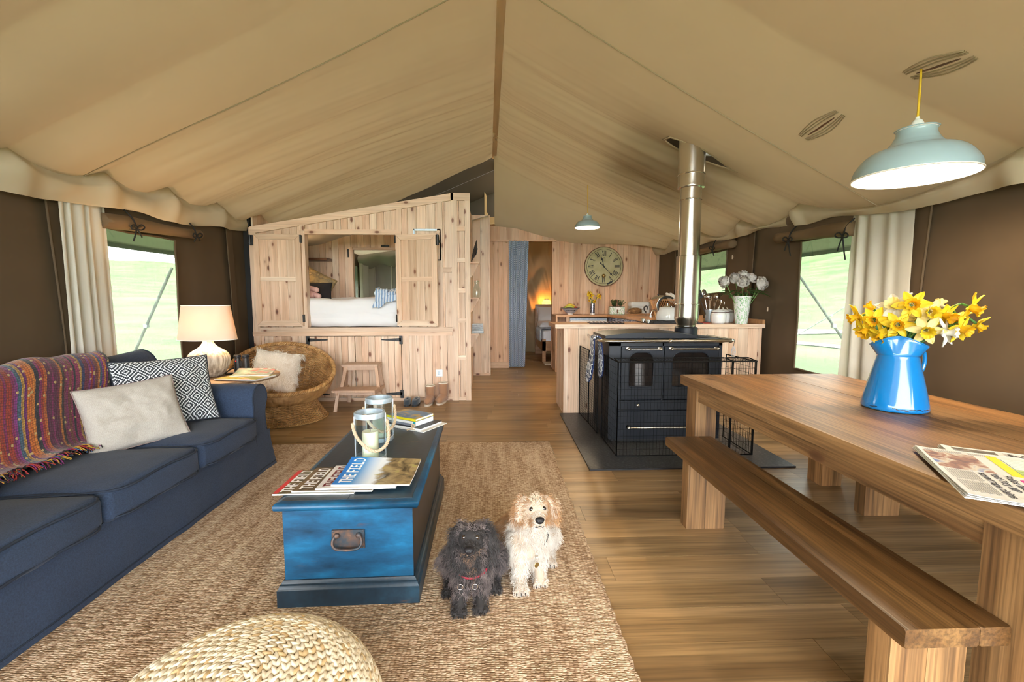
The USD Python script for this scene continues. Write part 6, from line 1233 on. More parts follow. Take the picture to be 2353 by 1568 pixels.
n = {'c': ('texture_coordinate', {}), 'ck': ('checker_texture', dict(scale=60.0, color1=(0.06, 0.07, 0.13), color2=(0.36, 0.37, 0.45))), 'p': ('principled_bsdf', dict(roughness=0.95))}
mat('navy_gingham', n, [('c.object', 'ck.vector'), ('ck.color', 'p.base_color')])
t = thing('counter_curtain', 'navy gingham curtain gathered under the kitchen worktop', 'curtain')
u, q = uvgrid(160, 8); X = np.interp(u, [0, 0.3, 1], [1.99, 2.02, 2.11]); Yv = np.interp(u, [0, 0.22, 1], [7.9, 7.86, 5.62]); w_ = 0.016 * np.sin(u * 130 + 2 * np.sin(9 * u))
obj('cloth', sheet(np.stack([X + w_, Yv + w_, WT - 0.045 - 0.9 * q], -1), 0.003), 'navy_gingham', t, smooth=True)
obj('wire', tube(np.stack([X[:, 0], Yv[:, 0], np.full(160, WT - 0.05)], 1), 0.003, 5), 'galvanised', t)

il = thing('kitchen_island', 'pine clad kitchen island behind the black range cooker', 'counter')
YI = 4.95
def iplank(x0, x1): obj('board', cbox([x0 + 0.0008, YI, 0.0], [x1 - 0.0008, YI + 0.016, 0.955], 0.003), 'pine_z', il)
x = 0.80
while x < 2.93: w = 0.112; iplank(x, min(x + w, 2.955)); x += w
obj('corner_post', cbox([0.755, YI - 0.006, 0], [0.80, YI + 0.04, 0.955], 0.003), 'pine_z', il)
y = YI + 0.04
for k_ in range(6): obj('side_board', cbox([0.757, y + 0.0008, 0], [0.775, y + 0.088 - 0.0008, 0.955], 0.003), 'pine_z', il); y += 0.088
obj('side_board', cbox([2.955, YI, 0], [2.972, YI + 0.5, 0.955], 0.003), 'pine_z', il); obj('inner_panel', box([0.80, YI + 0.5, 0.05], [2.95, YI + 0.52, 0.95]), 'backpine_x', il)
k = thing('island_worktop', 'oak island worktop carrying the kettle, the canisters and the peonies', 'worktop')
obj('slab', prism(Polygon([(0.655, YI - 0.02), (2.985, YI - 0.02), (2.985, 5.545), (0.655, 5.545)]), 0.04, 0.955), 'worktop_oak', k)
obj('front_edge', cbox([0.655, YI - 0.035, 0.953], [2.985, YI - 0.02, 0.997], 0.004), 'pine_x', k); obj('end_upstand', cbox([2.955, YI - 0.03, 0.996], [2.985, 5.54, 1.045], 0.004), 'worktop_oak', k)
IT = 0.9955

# ================================================================ hearth, range cooker and flue
tone('slate', [(0.35, (0.028, 0.03, 0.034)), (0.6, (0.06, 0.062, 0.066)), (0.75, (0.14, 0.14, 0.145))], (60, 60, 60), rough=0.42, detail=6)
h = thing('hearth', 'dark slate hearth slab under the range cooker', 'hearth', (0, 0, 0.001))
obj('slab', prism(Polygon([(0.70, 3.26), (2.27, 3.26), (2.27, 4.93), (0.715, 4.93)]), 0.012), 'slate', h); obj('edge_strip', cbox([0.70, 3.255, 0.0005], [2.27, 3.262, 0.012], 0.001), 'black_iron', h)
HZ = 0.0135
st = thing('range_cooker', 'black enamel range cooker with two glazed doors and chrome rails', 'cooker', (0, 0, HZ))
SX0, SX1, SY = 0.985, 1.975, 3.86
obj('body', cbox([SX0, SY + 0.03, 0.03], [SX1, 4.46, 0.89], 0.006), 'black_enamel', st); obj('plinth', box([SX0 + 0.04, SY + 0.06, 0], [SX1 - 0.04, 4.42, 0.03]), 'black_iron', st)
for a, b in ((SX0, 1.085), (1.448, 1.462), (1.945, SX1)): obj('frame_strip', cbox([a, SY + 0.004, 0.03], [b, SY + 0.03, 0.885], 0.004), 'black_enamel', st)
obj('frame_strip', cbox([SX0, SY + 0.004, 0.855], [SX1, SY + 0.03, 0.89], 0.004), 'black_enamel', st)
plain('oven_glass', (0.012, 0.01, 0.01), 0.06, coat_weight=0.5)
def barhandle(parent, x0, x1, z, y=SY):
    o = obj('handle', tube([[x0, y - 0.045, z], [x1, y - 0.045, z]], 0.008, 12), 'brushed_steel', parent, smooth=40)
    for x in (x0 + 0.012, x1 - 0.012):
        obj('handle_end', cat([ball(0.015, 2, (1.1, 1, 1), (x, y - 0.045, z)), cyl([x, y - 0.045, z], [x, y + 0.004, z], 0.008, 10), cyl([x, y - 0.004, z], [x, y + 0.004, z], 0.015, 14)]), 'brushed_steel', parent, smooth=40)
def arch(x0, x1, z0, z1, r):
    return Polygon([(x0, z0 + 0.012), (x0 + 0.012, z0), (x1 - 0.012, z0), (x1, z0 + 0.012)] + [(x1 - r + r * math.cos(t), z1 - r + r * math.sin(t)) for t in np.linspace(0, PI / 2, 10)] + [(x0 + r - r * math.sin(t), z1 - r + r * math.cos(t)) for t in np.linspace(0, PI / 2, 10)])
for x0, x1, wx0, wx1 in ((1.09, 1.445, 1.155, 1.375), (1.466, 1.94, 1.535, 1.865)):
    d = UsdGeom.Xform.Define(stage, numbered(str(st.GetPath()) + '/oven_door')).GetPrim()
    hole = arch(wx0, wx1, 0.50, 0.80, 0.075)
    obj('door_plate', tf(xz(prism(sbox(x0, 0.39, x1, 0.85).buffer(-0.006).buffer(0.006).difference(hole), 0.024)), None, (0, SY + 0.022, 0)), 'black_enamel', d, smooth=30)
    ring = np.array(hole.exterior.coords)[:-1]; obj('window_bead', tube(np.stack([ring[:, 0], np.full(len(ring), SY - 0.0), ring[:, 1]], 1), 0.006, 6, closed=True), 'black_enamel', d, smooth=True)
    obj('door_glass', tf(xz(prism(hole.buffer(0.004), 0.006)), None, (0, SY + 0.016, 0)), 'oven_glass', d)
    barhandle(d, x0 + 0.04, x1 - 0.015, 0.832)
for z0, z1, nm in ((0.295, 0.378, 'ash_drawer'), (0.035, 0.283, 'log_drawer')):
    d = UsdGeom.Xform.Define(stage, numbered(str(st.GetPath()) + '/' + nm)).GetPrim()
    obj('drawer_front', cbox([1.075, SY - 0.004, z0], [1.95, SY + 0.02, z1], 0.006), 'black_enamel', d)
    if nm == 'log_drawer': barhandle(d, 1.145, 1.88, 0.145)
    else:
        obj('knob', cat([ball(0.016, 2, (1, 0.8, 1), (1.235, SY - 0.03, 0.34)), cyl([1.235, SY - 0.03, 0.34], [1.235, SY, 0.34], 0.007, 10)]), 'chrome', d, smooth=40)
obj('top_plate', cbox([SX0 - 0.01, SY + 0.0, 0.892], [SX1 + 0.01, 4.48, 0.912], 0.005), 'black_enamel', st)
L_ = 0.82; pr = [(0, 0.0), (0.0, 0.022)] + [(t * L_, 0.022 + 0.028 * math.sin(PI * t) ** 0.8) for t in np.linspace(0.04, 0.96, 18)] + [(L_, 0.022), (L_, 0.0)]
lid = xz(prism(pr, 0.50)); obj('hob_lid', tf(lid, None, (0.965, SY + 0.565, 0.916)), 'black_enamel', st, smooth=30)
obj('lid_notch', box([1.30, SY + 0.058, 0.918], [1.42, SY + 0.07, 0.930]), 'black_iron', st)
obj('hob_ring', lathe([(0.09, 0.912), (0.095, 0.918), (0.085, 0.92), (0, 0.92)], 32), 'black_iron', st, smooth=30)
q = stage.GetPrimAtPath('/World/range_cooker/hob_ring'); UsdGeom.Xformable(q).AddTranslateOp().Set(Gf.Vec3d(1.885, 4.12, 0))
RL = smoothpath([[0.915, 4.42, 0.905], [0.895, 4.2, 0.905], [0.895, 3.9, 0.905], [0.915, 3.795, 0.905], [0.98, 3.775, 0.905], [1.48, 3.77, 0.905], [1.96, 3.775, 0.905], [2.025, 3.795, 0.905], [2.045, 3.9, 0.905], [2.045, 4.3, 0.905]], 90)
obj('towel_rail', tube(RL, 0.0125, 12), 'brushed_steel', st, smooth=True)
for x, y in ((0.93, 3.80), (2.01, 3.80), (1.48, 3.77)): obj('rail_bracket', cat([ball(0.021, 2, (1, 1, 1), (x, y, 0.905)), cyl([x, y, 0.905], [min(max(x, SX0 + 0.02), SX1 - 0.02), SY + 0.01, 0.885], 0.009, 10)]), 'brushed_steel', st, smooth=40)
fl_ = thing('flue', 'tall stainless steel stove flue rising from the cooker through the tent roof', 'flue', (1.835, 4.30, HZ))
obj('collar', lathe([(0.10, 0.912), (0.105, 0.915), (0.105, 0.985), (0.10, 0.99), (0.08, 0.99)], 40), 'black_enamel', fl_, smooth=30)
obj('cone', lathe([(0.078, 0.985), (0.083, 0.995), (0.086, 1.0), (0.086, 1.015), (0.11, 1.065), (0.1115, 1.09)], 48), 'brushed_steel', fl_, smooth=30)
obj('lower_pipe', lathe([(0.110, 1.085), (0.110, 1.20), (0.1115, 1.205), (0.1115, 1.212), (0.1095, 1.218), (0.1095, 1.66), (0.0965, 1.665), (0.0965, 2.17), (0.099, 2.175), (0.099, 2.185), (0.0965, 2.19), (0.0965, 2.29)], 56), 'brushed_steel', fl_, smooth=30)
obj('upper_pipe', lathe([(0.0965, 2.285), (0.118, 2.29), (0.120, 2.295), (0.120, 2.31), (0.118, 2.315), (0.118, 2.40), (0.1195, 2.405), (0.1195, 2.415), (0.118, 2.42), (0.118, 3.05)], 56), 'brushed_steel', fl_, smooth=30)
for z in (1.208, 2.18, 2.41): obj('pipe_band', lathe([(0.112 if z < 2 else (0.099 if z < 2.2 else 0.12), z - 0.006), (0.1145 if z < 2 else (0.1025 if z < 2.2 else 0.1235), z - 0.003), (0.1145 if z < 2 else (0.1025 if z < 2.2 else 0.1235), z + 0.003), (0.112 if z < 2 else (0.099 if z < 2.2 else 0.12), z + 0.006)], 48), 'chrome', fl_, smooth=30)
t = obj('flashing', cat([cbox([0.16, -0.12, 2.62], [0.42, -0.09, 2.66], 0.003), cbox([0.16, 0.09, 2.62], [0.42, 0.12, 2.66], 0.003), cbox([0.40, -0.12, 2.62], [0.43, 0.12, 2.66], 0.003)] + [ball(0.007, 1, (1, 1, 0.6), (0.2 + 0.05 * i, -0.105, 2.618)) for i in range(5)]), 'galvanised', fl_, label='riveted steel roof flashing plate')

# ---------------------------------------------------------------- fireguard of black wire
def mesh_panel(parent, o, a, b, nu, nv, r=0.0012, frame=0.0045, name='wire_panel'):
    o, a, b = (np.asarray(x, float) for x in (o, a, b)); parts = []
    for i in range(1, nu): parts.append(tube([o + a * i / nu, o + a * i / nu + b], r, 4))
    for j in range(1, nv): parts.append(tube([o + b * j / nv, o + b * j / nv + a], r, 4))
    tag(obj(name, cat(parts), 'black_wire', parent), kind='stuff')
    for p, q_ in ((o, o + a), (o + b, o + a + b), (o, o + b), (o + a, o + a + b)): obj('frame_rod', tube([p, q_], frame, 7), 'black_wire', parent, smooth=40)
g = thing('fireguard', 'black wire mesh fireguard standing round the range cooker', 'fireguard', (0, 0, HZ))
mesh_panel(g, (0.965, 3.50, 0.01), (0.91, 0, 0), (0, 0, 0.755), 34, 14)
mesh_panel(g, (0.965, 4.02, 0.01), (0, -0.52, 0), (0, 0, 0.755), 20, 14)
mesh_panel(g, (1.885, 3.50, 0.01), (0.175, -0.005, 0), (0, 0, 0.755), 7, 14)
mesh_panel(g, (2.065, 3.49, 0.01), (0.01, 0.49, 0), (0, 0, 0.755), 18, 14)
mesh_panel(g, (0.965, 3.50, 0.768), (0.91, 0, 0), (0, 0.13, 0.012), 34, 4)
mesh_panel(g, (1.885, 3.50, 0.768), (0.19, 0, 0), (0, 0.13, 0.012), 7, 4)
mesh_panel(g, (0.925, 4.90, 0.01), (0.018, -0.40, 0), (0, 0, 0.74), 18, 28)
mesh_panel(g, (0.943, 4.495, 0.01), (0.008, -0.37, 0), (0, 0, 0.72), 16, 28)
# ---- oven gloves on the rail
n = {'c': ('texture_coordinate', {}), 'm': ('mapping', dict(scale=(42, 42, 22))), 'v': ('voronoi_texture', dict(scale=1.0, feature='distance_to_edge', randomness=0.7)), 'g': ('math', dict(math_type='greater_than', value2=0.10)), 'x': ('mix', dict(color1=(0.78, 0.82, 0.86), color2=(0.008, 0.02, 0.085))), 'p': ('principled_bsdf', dict(roughness=0.9))}
mat('navy_chain_print', n, [('c.object', 'm.vector'), ('m.vector', 'v.vector'), ('v.distance', 'g.value1'), ('g.value', 'x.fac'), ('x.color', 'p.base_color')])
plain('navy_cotton', (0.008, 0.02, 0.085), 0.9)
t = thing('oven_glove', 'navy and white double oven glove hanging over the left end of the cooker rail', 'oven glove', (0.895, 4.02, HZ))
def glove_half(y0, x0, zb, lean):
    u, q = uvgrid(9, 24); w = 0.085 + 0.02 * np.sin(PI * q ** 2) - 0.07 * np.clip((q - 0.86) / 0.14, 0, 1) ** 2
    return np.stack([x0 + lean * q + 0.012 * np.sin(3 * q), y0 + (u - 0.5) * 2 * w * (0.9), 0.915 - (0.915 - zb) * q + 0.02 * (u - 0.5) ** 2 * 0], -1)
A, B = glove_half(0.0, -0.024, 0.52, -0.035), glove_half(-0.02, 0.03, 0.56, 0.012)
mid = np.stack([np.linspace(-0.024, 0.03, 7)[None] * np.ones((9, 1)), A[:, :1, 1] * np.linspace(1, 0, 7) + B[:, :1, 1] * np.linspace(0, 1, 7), 0.915 + 0.018 * np.sin(np.linspace(0, PI, 7))[None] * np.ones((9, 1))], -1)
P = np.concatenate([A[:, ::-1], mid[:, 1:-1], B], 1)
obj('fabric', sheet(P, 0.012), 'navy_chain_print', t, smooth=True)
for X in (A, B):
    e = np.vstack([X[0], X[1:-1, -1], X[-1, ::-1]]); obj('binding', tube(e, 0.006, 6), 'navy_cotton', t, smooth=True)
obj('pocket', sheet(np.stack([A[..., 0] - 0.012, A[..., 1], A[..., 2]], -1)[:, 13:], 0.008), 'navy_chain_print', t, smooth=True)
t = thing('hanging_ornament', 'small twisted wire leaf hanging from the right end of the cooker rail', 'ornament', (2.035, 3.80, HZ))
obj('hook', tube(smoothpath([[0, 0, 0.92], [0.0, -0.016, 0.91], [0.002, -0.012, 0.885], [0, -0.008, 0.86]], 12), 0.002, 5), 'black_iron', t, smooth=True)
P = []
for s_ in (-1, 1): P.append(tube([[s_ * 0.018 * math.sin(PI * k_), -0.01, 0.86 - 0.11 * k_] for k_ in np.linspace(0, 1, 12)], 0.002, 5))
for k_ in np.linspace(0.15, 0.85, 9): w_ = 0.017 * math.sin(PI * k_); P.append(tube([[-w_, -0.01, 0.86 - 0.11 * k_ + 0.006], [w_, -0.01, 0.86 - 0.11 * k_ - 0.006]], 0.0014, 4))
P.append(tube([[0, -0.01, 0.75], [0, -0.01, 0.68]], 0.0018, 5)); tag(obj('leaf', cat(P), 'galvanised', t), kind=None)

# ================================================================ things on the island
t = thing('kettle', 'pale stovetop kettle with black handle on the hob beside the flue', 'kettle', (2.03, 5.30, IT + 0.028))
obj('body', lathe(np.vstack([[0, 0], [0.115, 0.0], smoothpath([[0.122, 0.006], [0.124, 0.05], [0.110, 0.11], [0.085, 0.15], [0.05, 0.158]], 16), [0, 0.16]]), 48), 'white_enamel', t, smooth=40)
obj('lid', lathe([(0.05, 0.157), (0.045, 0.168), (0.02, 0.174), (0.008, 0.178), (0.011, 0.19), (0.008, 0.2), (0, 0.2)], 28), 'chrome', t, smooth=40)
obj('spout', tube(smoothpath([[0.085, 0, 0.09], [0.12, 0, 0.125], [0.145, 0, 0.155]], 10), np.linspace(0.028, 0.018, 10), 14), 'chrome', t, smooth=True)
obj('handle', tube(smoothpath([[-0.10, 0, 0.10], [-0.115, 0, 0.17], [-0.08, 0, 0.245], [0.0, 0, 0.275], [0.065, 0, 0.255]], 30), 0.011, 10), 'black_iron', t, smooth=True); obj('handle_strap', tube(smoothpath([[-0.108, 0, 0.10], [-0.127, 0, 0.17], [-0.09, 0, 0.255], [0, 0, 0.288], [0.06, 0, 0.268]], 30), 0.005, 6), 'chrome', t, smooth=True)
t = thing('hob', 'black gas hob let into the island worktop under the kettle', 'hob', (2.0, 5.25, IT))
obj('plate', cbox([-0.28, -0.2, 0], [0.35, 0.22, 0.006], 0.002), 'black_enamel', t)
for x in np.linspace(-0.2, 0.3, 6): obj('pan_support', cbox([x - 0.005, -0.17, 0.006], [x + 0.005, 0.19, 0.026], 0.002), 'black_iron', t)
for y in (-0.16, 0.01, 0.18): obj('pan_support', cbox([-0.21, y - 0.005, 0.006], [0.31, y + 0.005, 0.0255], 0.002), 'black_iron', t)
for x, y in ((-0.25, -0.12), (-0.23, -0.03), (-0.25, 0.06), (-0.23, 0.15)): obj('knob', lathe([(0, 0.045), (0.018, 0.045), (0.022, 0.038), (0.022, 0.006), (0, 0.006)], 18), 'chrome', t, smooth=40); UsdGeom.Xformable(t.GetChildren()[-1]).AddTranslateOp().Set(Gf.Vec3d(x, y, 0))
t = thing('trivet', 'slatted wooden trivet with dark ends at the left of the island worktop', 'trivet', (1.26, 5.16, IT), -4)
for i in range(9): obj('slat', cbox([-0.17 + 0.042 * i, -0.10, 0.008], [-0.155 + 0.042 * i, 0.10, 0.018], 0.002), 'dark_leg', t)
for y in (-0.085, 0.085): obj('runner', cyl([-0.19, y, 0.006], [0.20, y, 0.006], 0.006, 8), 'black_iron', t)
plain('brown_rim', (0.07, 0.02, 0.015), 0.4)
cn = thing('canister', 'nearest of the three white enamel canisters by the peony vase', 'canister', (2.555, 5.12, IT), 0, 'white enamel canisters')
obj('pot', lathe(np.vstack([[0, 0], [0.066, 0.0], smoothpath([[0.076, 0.01], [0.082, 0.06], [0.078, 0.11], [0.071, 0.122]], 14), [0.068, 0.122]]), 40), 'white_enamel', cn, smooth=40)
obj('rim', lathe([(0.070, 0.121), (0.0755, 0.123), (0.0755, 0.129), (0.070, 0.131)], 40), 'brown_rim', cn, smooth=40)
obj('lid', lathe([(0.0735, 0.130), (0.068, 0.141), (0.04, 0.154), (0.012, 0.16), (0, 0.16)], 40), 'white_enamel', cn, smooth=40)
ld = stage.GetPrimAtPath('/World/canister/lid'); obj('knob', lathe([(0.006, 0.158), (0.006, 0.166), (0.014, 0.172), (0.012, 0.182), (0, 0.184)], 20), 'chrome', ld, smooth=40)
copy_of(cn, (2.665, 5.235, IT), 0, 'middle one of the three white enamel canisters'); copy_of(cn, (2.775, 5.35, IT), 0, 'farthest of the three white enamel canisters, half behind the peony vase')
# peonies
n = {'c': ('texture_coordinate', {}), 'm': ('mapping', dict(scale=(13, 13, 7))), 'v': ('wave_texture', dict(bands_direction='diagonal', scale=1.3, distortion=9.0, detail=3.0, detail_scale=2.0)), 'g': ('rgb_ramp', dict(ramp=[(0.55, (0.76, 0.76, 0.76)), (0.68, (0.30, 0.50, 0.28)), (0.8, (0.10, 0.33, 0.14)), (0.95, (0.55, 0.68, 0.5))])), 'p': ('principled_bsdf', dict(roughness=0.3))}
mat('fern_print', n, [('c.object', 'm.vector'), ('m.vector', 'v.vector'), ('v.fac', 'g.fac'), ('g.color', 'p.base_color')])
VX, VY = 2.775, 5.03
vs = thing('vase', 'tall white tin vase with green fern print on the island worktop', 'vase', (VX, VY, IT))
obj('body', lathe([(0, 0), (0.062, 0), (0.064, 0.006), (0.092, 0.305), (0.090, 0.306), (0.062, 0.01), (0, 0.008)], 48), 'fern_print', vs, smooth=30); obj('rim', lathe([(0.089, 0.302), (0.094, 0.304), (0.094, 0.309), (0.089, 0.309)], 48), 'white_enamel', vs, smooth=30)
pn = thing('peonies', 'full bunch of white peonies with dark green leaves in the fern vase', 'flowers', (VX, VY, IT))
petal_mat('peony_petal', (0.80, 0.76, 0.74), (0.8, 0.75, 0.7)); petal_mat('peony_leaf', (0.045, 0.13, 0.03), (0.10, 0.28, 0.04)); plain('peony_stem', (0.12, 0.24, 0.06), 0.5)
def peony(pos, face, size, seed):
    r = np.random.default_rng(seed); R = frame_of(face); pos = np.asarray(pos, float)
    b = UsdGeom.Xform.Define(stage, numbered(str(pn.GetPath()) + '/bloom')).GetPrim()
    for ring, (nP, tilt, L) in enumerate(((7, 78, 1.0), (7, 55, 0.95), (6, 34, 0.88), (5, 16, 0.75))):
        for i in range(nP):
            u, k = uvgrid(6, 6); th = math.radians(tilt + r.uniform(-8, 8)); A = 2 * PI * (i + 0.5 * ring + r.uniform(-0.15, 0.15)) / nP
            Lr = size * L; bend = np.clip(u, 0, 1); w = Lr * 0.95 * np.sin(PI * (0.12 + 0.80 * u)) ** 0.7
            rad = np.sin(th) * Lr * 0.75 * np.sin(bend * PI * 0.62) ; zz = Lr * (np.cos(th) * bend * 0.8 + 0.35 * bend ** 2) - 0.35 * size
            Yp = (k - 0.5) * w; curl = -(k - 0.5) ** 2 * 1.2 * Lr * 0.6 + 0.05 * size * np.sin(8 * k + 5 * u + seed)
            rr = rad + curl; P = np.stack([rr * math.cos(A) - Yp * math.sin(A), rr * math.sin(A) + Yp * math.cos(A), zz], -1); obj('petal', sheet(P @ R.T + pos, 0.0008), 'peony_petal', b, smooth=True)
    v, f = ball(size * 0.40, 3, (1, 1, 0.9)); v = v * (1 + 0.30 * (meshkit.fbm(v / size * 3.2 + seed, 3, seed) - 0.5))[:, None]; obj('heart', (v @ R.T + pos + R[:, 2] * size * 0.12, f), 'peony_petal', b, smooth=True)
    base = np.array([pos[0] * 0.35, pos[1] * 0.35, 0.22]); obj('stalk', tube(smoothpath([base, (base + pos) / 2 + [0, 0, 0.01], pos - R[:, 2] * size * 0.35], 10), 0.004, 6), 'peony_stem', b, smooth=True)
def vp_(px, py, dy): return ((px - 1712) / 200.0, dy, (753 - py) / 206.0)
for i, (px, py, dy, fc, sz) in enumerate([(1668, 655, 0.0, (-0.8, -0.4, 0.35), 0.068), (1690, 648, -0.03, (-0.4, -0.75, 0.4), 0.070), (1702, 656, -0.09, (-0.1, -0.9, 0.3), 0.078), (1712, 643, 0.0, (0, -0.6, 0.8), 0.074), (1732, 648, 0.02, (0.35, -0.5, 0.75), 0.07), (1745, 662, -0.08, (0.4, -0.85, 0.2), 0.078), (1757, 655, 0.02, (0.75, -0.4, 0.4), 0.066), (1764, 662, 0.0, (0.9, -0.3, 0.1), 0.055), (1722, 655, 0.08, (0.1, 0.2, 0.9), 0.07), (1680, 662, 0.07, (-0.5, 0.3, 0.6), 0.06)]):
    peony(vp_(px, py, dy), fc, sz * 1.3, 40 + i)
r7 = np.random.default_rng(17)
for i in range(46):
    a_ = r7.uniform(0, 2 * PI); rr = r7.uniform(0.05, 0.21); c = np.array([rr * math.cos(a_) * 1.15, rr * math.sin(a_) * 0.7 - 0.02, 0.31 + 0.07 * r7.random() + 0.16 * (0.2 - rr) * r7.random()]); d = np.array([math.cos(a_), math.sin(a_) * 0.8, r7.uniform(-0.5, 0.6)]); d /= np.linalg.norm(d); s_ = np.cross(d, [0, 0, 1]); s_ /= np.linalg.norm(s_); up_ = np.cross(s_, d)
    u, k = uvgrid(8, 5); L = r7.uniform(0.05, 0.085); w = L * 0.42; P = c + (u[..., None] - 0.2) * L * d + ((k - 0.5) * w * np.sin(PI * u ** 0.8))[..., None] * s_ + (-0.3 * L * u ** 2 + 0.012 * np.abs(k - 0.5))[..., None] * up_
    obj('leaf', sheet(P, 0.0008), 'peony_leaf', pn, smooth=True)
# utensil jar and tools
uj = thing('utensil_jar', 'grey jar full of kitchen utensils behind the white canisters', 'jar', (2.60, 5.42, IT))
obj('jar', lathe([(0, 0), (0.05, 0), (0.055, 0.005), (0.055, 0.15), (0.05, 0.15), (0.05, 0.01), (0, 0.01)], 32), 'galvanised', uj, smooth=30); obj('rim', lathe([(0.05, 0.148), (0.058, 0.148), (0.058, 0.154), (0.05, 0.154)], 32), 'chrome', uj, smooth=30)
JZ2 = IT + 0.012; JX2, JY2 = 2.60, 5.42
def tool(name, label, c, top, head, hm, m='brushed_steel'):
    t = thing(name, label, c, (JX2, JY2, JZ2)); top = np.array(top, float); b = np.array([top[0] * 0.15, top[1] * 0.15, 0.0]); obj('handle', tube([b, b + (top - b) * 0.5, top], [0.006, 0.006, 0.004], 8), m, t, smooth=40)
    d = (top - b) / np.linalg.norm(top - b); s_ = np.cross(d, [0, -1, 0.0]); s_ /= np.linalg.norm(s_); n_ = np.cross(s_, d); R = np.stack([s_, n_, d], 1); v, f = head; obj('head', (v @ R.T + top, f), hm, t, smooth=40)
slots = sbox(-0.042, 0.0, 0.042, 0.10).buffer(-0.01).buffer(0.01)
for i in range(4): slots = slots.difference(Polygon([(-0.03, 0.015 + 0.02 * i), (0.03, 0.028 + 0.02 * i), (0.03, 0.036 + 0.02 * i), (-0.03, 0.023 + 0.02 * i)]))
hv = prism(slots, 0.003); tool('turner', 'black slotted turner standing tallest in the utensil jar', 'utensil', (-0.13, 0.0, 0.27), (np.stack([hv[0][:, 0], hv[0][:, 2], hv[0][:, 1]], 1), hv[1]), 'black_iron', 'black_iron')
bowl_ = lathe([(0.0, -0.012), (0.03, 0.0), (0.042, 0.022), (0.040, 0.023), (0.028, 0.003), (0, -0.009)], 24)
tool('ladle', 'steel ladle leaning right in the utensil jar', 'utensil', (0.07, -0.02, 0.26), tf(bowl_, RX(90), (0, 0, 0.03)), 'chrome'); tool('skimmer', 'round steel skimmer upright in the utensil jar', 'utensil', (-0.03, -0.03, 0.25), tf(bowl_, RX(75), (0, 0, 0.03), 1.0), 'chrome')
tool('serving_spoon', 'steel serving spoon at the back of the utensil jar', 'utensil', (-0.05, 0.05, 0.30), ball(1, 2, (0.03, 0.006, 0.045), (0, 0, 0.04)), 'chrome'); tool('wooden_spoon', 'wooden spoon in the utensil jar', 'utensil', (0.02, 0.05, 0.24), ball(1, 2, (0.025, 0.006, 0.038), (0, 0, 0.034)), 'side_top', 'side_top'); tool('masher', 'steel potato masher leaning far right in the utensil jar', 'utensil', (0.14, 0.01, 0.22), cat([tube(smoothpath([[-0.04, 0, 0.0], [-0.02, 0, 0.03], [0.0, 0, 0.0], [0.02, 0, 0.03], [0.04, 0, 0]], 20), 0.004, 6)]), 'chrome')
t = thing('wooden_box', 'small low wooden box beside the utensil jar', 'box', (2.40, 5.44, IT))
for lo, hi in (([-0.1, -0.06, 0], [0.1, -0.05, 0.075]), ([-0.1, 0.05, 0], [0.1, 0.06, 0.075]), ([-0.1, -0.05, 0], [-0.09, 0.05, 0.085]), ([0.09, -0.05, 0], [0.1, 0.05, 0.085]), ([-0.09, -0.05, 0], [0.09, 0.05, 0.008])): obj('side', cbox(lo, hi, 0.002), 'worktop_oak', t)
plain('red_mat', (0.42, 0.03, 0.03), 0.8); t = thing('place_mat', 'red mat on the island worktop left of the canisters', 'mat', (2.37, 5.22, IT)); obj('mat', cbox([-0.14, -0.1, 0], [0.09, 0.1, 0.004], 0.001), 'red_mat', t)
for x in (-0.14, 0.09): obj('edge', tube([[x, -0.1, 0.002], [x, 0.1, 0.002]], 0.003, 5), 'red_mat', t)

# ================================================================ things along the back wall
WZ = WT + 0.0005
tone('grey_pottery', [(0.3, (0.42, 0.42, 0.46)), (0.7, (0.55, 0.55, 0.58))], (20, 20, 20), rough=0.4)
t = thing('fruit_bowl', 'grey lettered pottery bowl on the back worktop holding bananas', 'bowl', (1.345, 8.10, WZ))
obj('bowl', lathe(np.vstack([[0, 0.022], smoothpath([[0.055, 0.02], [0.10, 0.055], [0.145, 0.10], [0.172, 0.115]], 14), smoothpath([[0.168, 0.117], [0.138, 0.105], [0.09, 0.06], [0.0, 0.032]], 14)]), 48), 'grey_pottery', t, smooth=40); obj('foot', lathe([(0, 0), (0.052, 0), (0.056, 0.022), (0, 0.022)], 32), 'white_enamel', t, smooth=40)
obj('rim', lathe([(0.165, 0.113), (0.174, 0.112), (0.175, 0.118), (0.166, 0.119), (0.165, 0.113)], 48), 'ink', t, smooth=True)
for i, c_ in enumerate('RANDNE'):
    v, f = textm(c_, 0.03, 0.002, True); v[:, 0] -= v[:, 0].mean(); a_ = (i - 2.5) * 0.25; v2 = v @ RX(52).T; obj('lettering', tf((v2 @ RZ(math.degrees(a_)).T, f), None, (0.128 * math.sin(a_), -0.130 * math.cos(a_), 0.068)), 'ink', t)
plain('banana_skin', (0.62, 0.42, 0.03), 0.5); plain('banana_green', (0.42, 0.44, 0.06), 0.5); plain('apple_red', (0.45, 0.06, 0.03), 0.35); plain('pear_green', (0.28, 0.36, 0.06), 0.4); plain('stalk_brown', (0.05, 0.03, 0.015), 0.8)
def banana(label, off, rz, m, lift=0.0):
    t = thing('banana', label, 'banana', (1.345 + off[0], 8.10 + off[1], WZ + off[2]), rz); c = smoothpath([[-0.085, 0, 0.005], [-0.05, 0, 0.03], [0.0, 0, 0.04], [0.05, 0, 0.025], [0.09, 0, -0.012]], 24); r_ = 0.017 * np.clip(np.sin(np.linspace(0.12, PI - 0.12, 24)) ** 0.45, 0.25, 1)
    obj('skin', tube(c, r_, 8), m, t, smooth=True); obj('stem', tube([c[0], c[0] + [-0.018, 0, -0.002]], [0.006, 0.005], 6), 'stalk_brown', t)
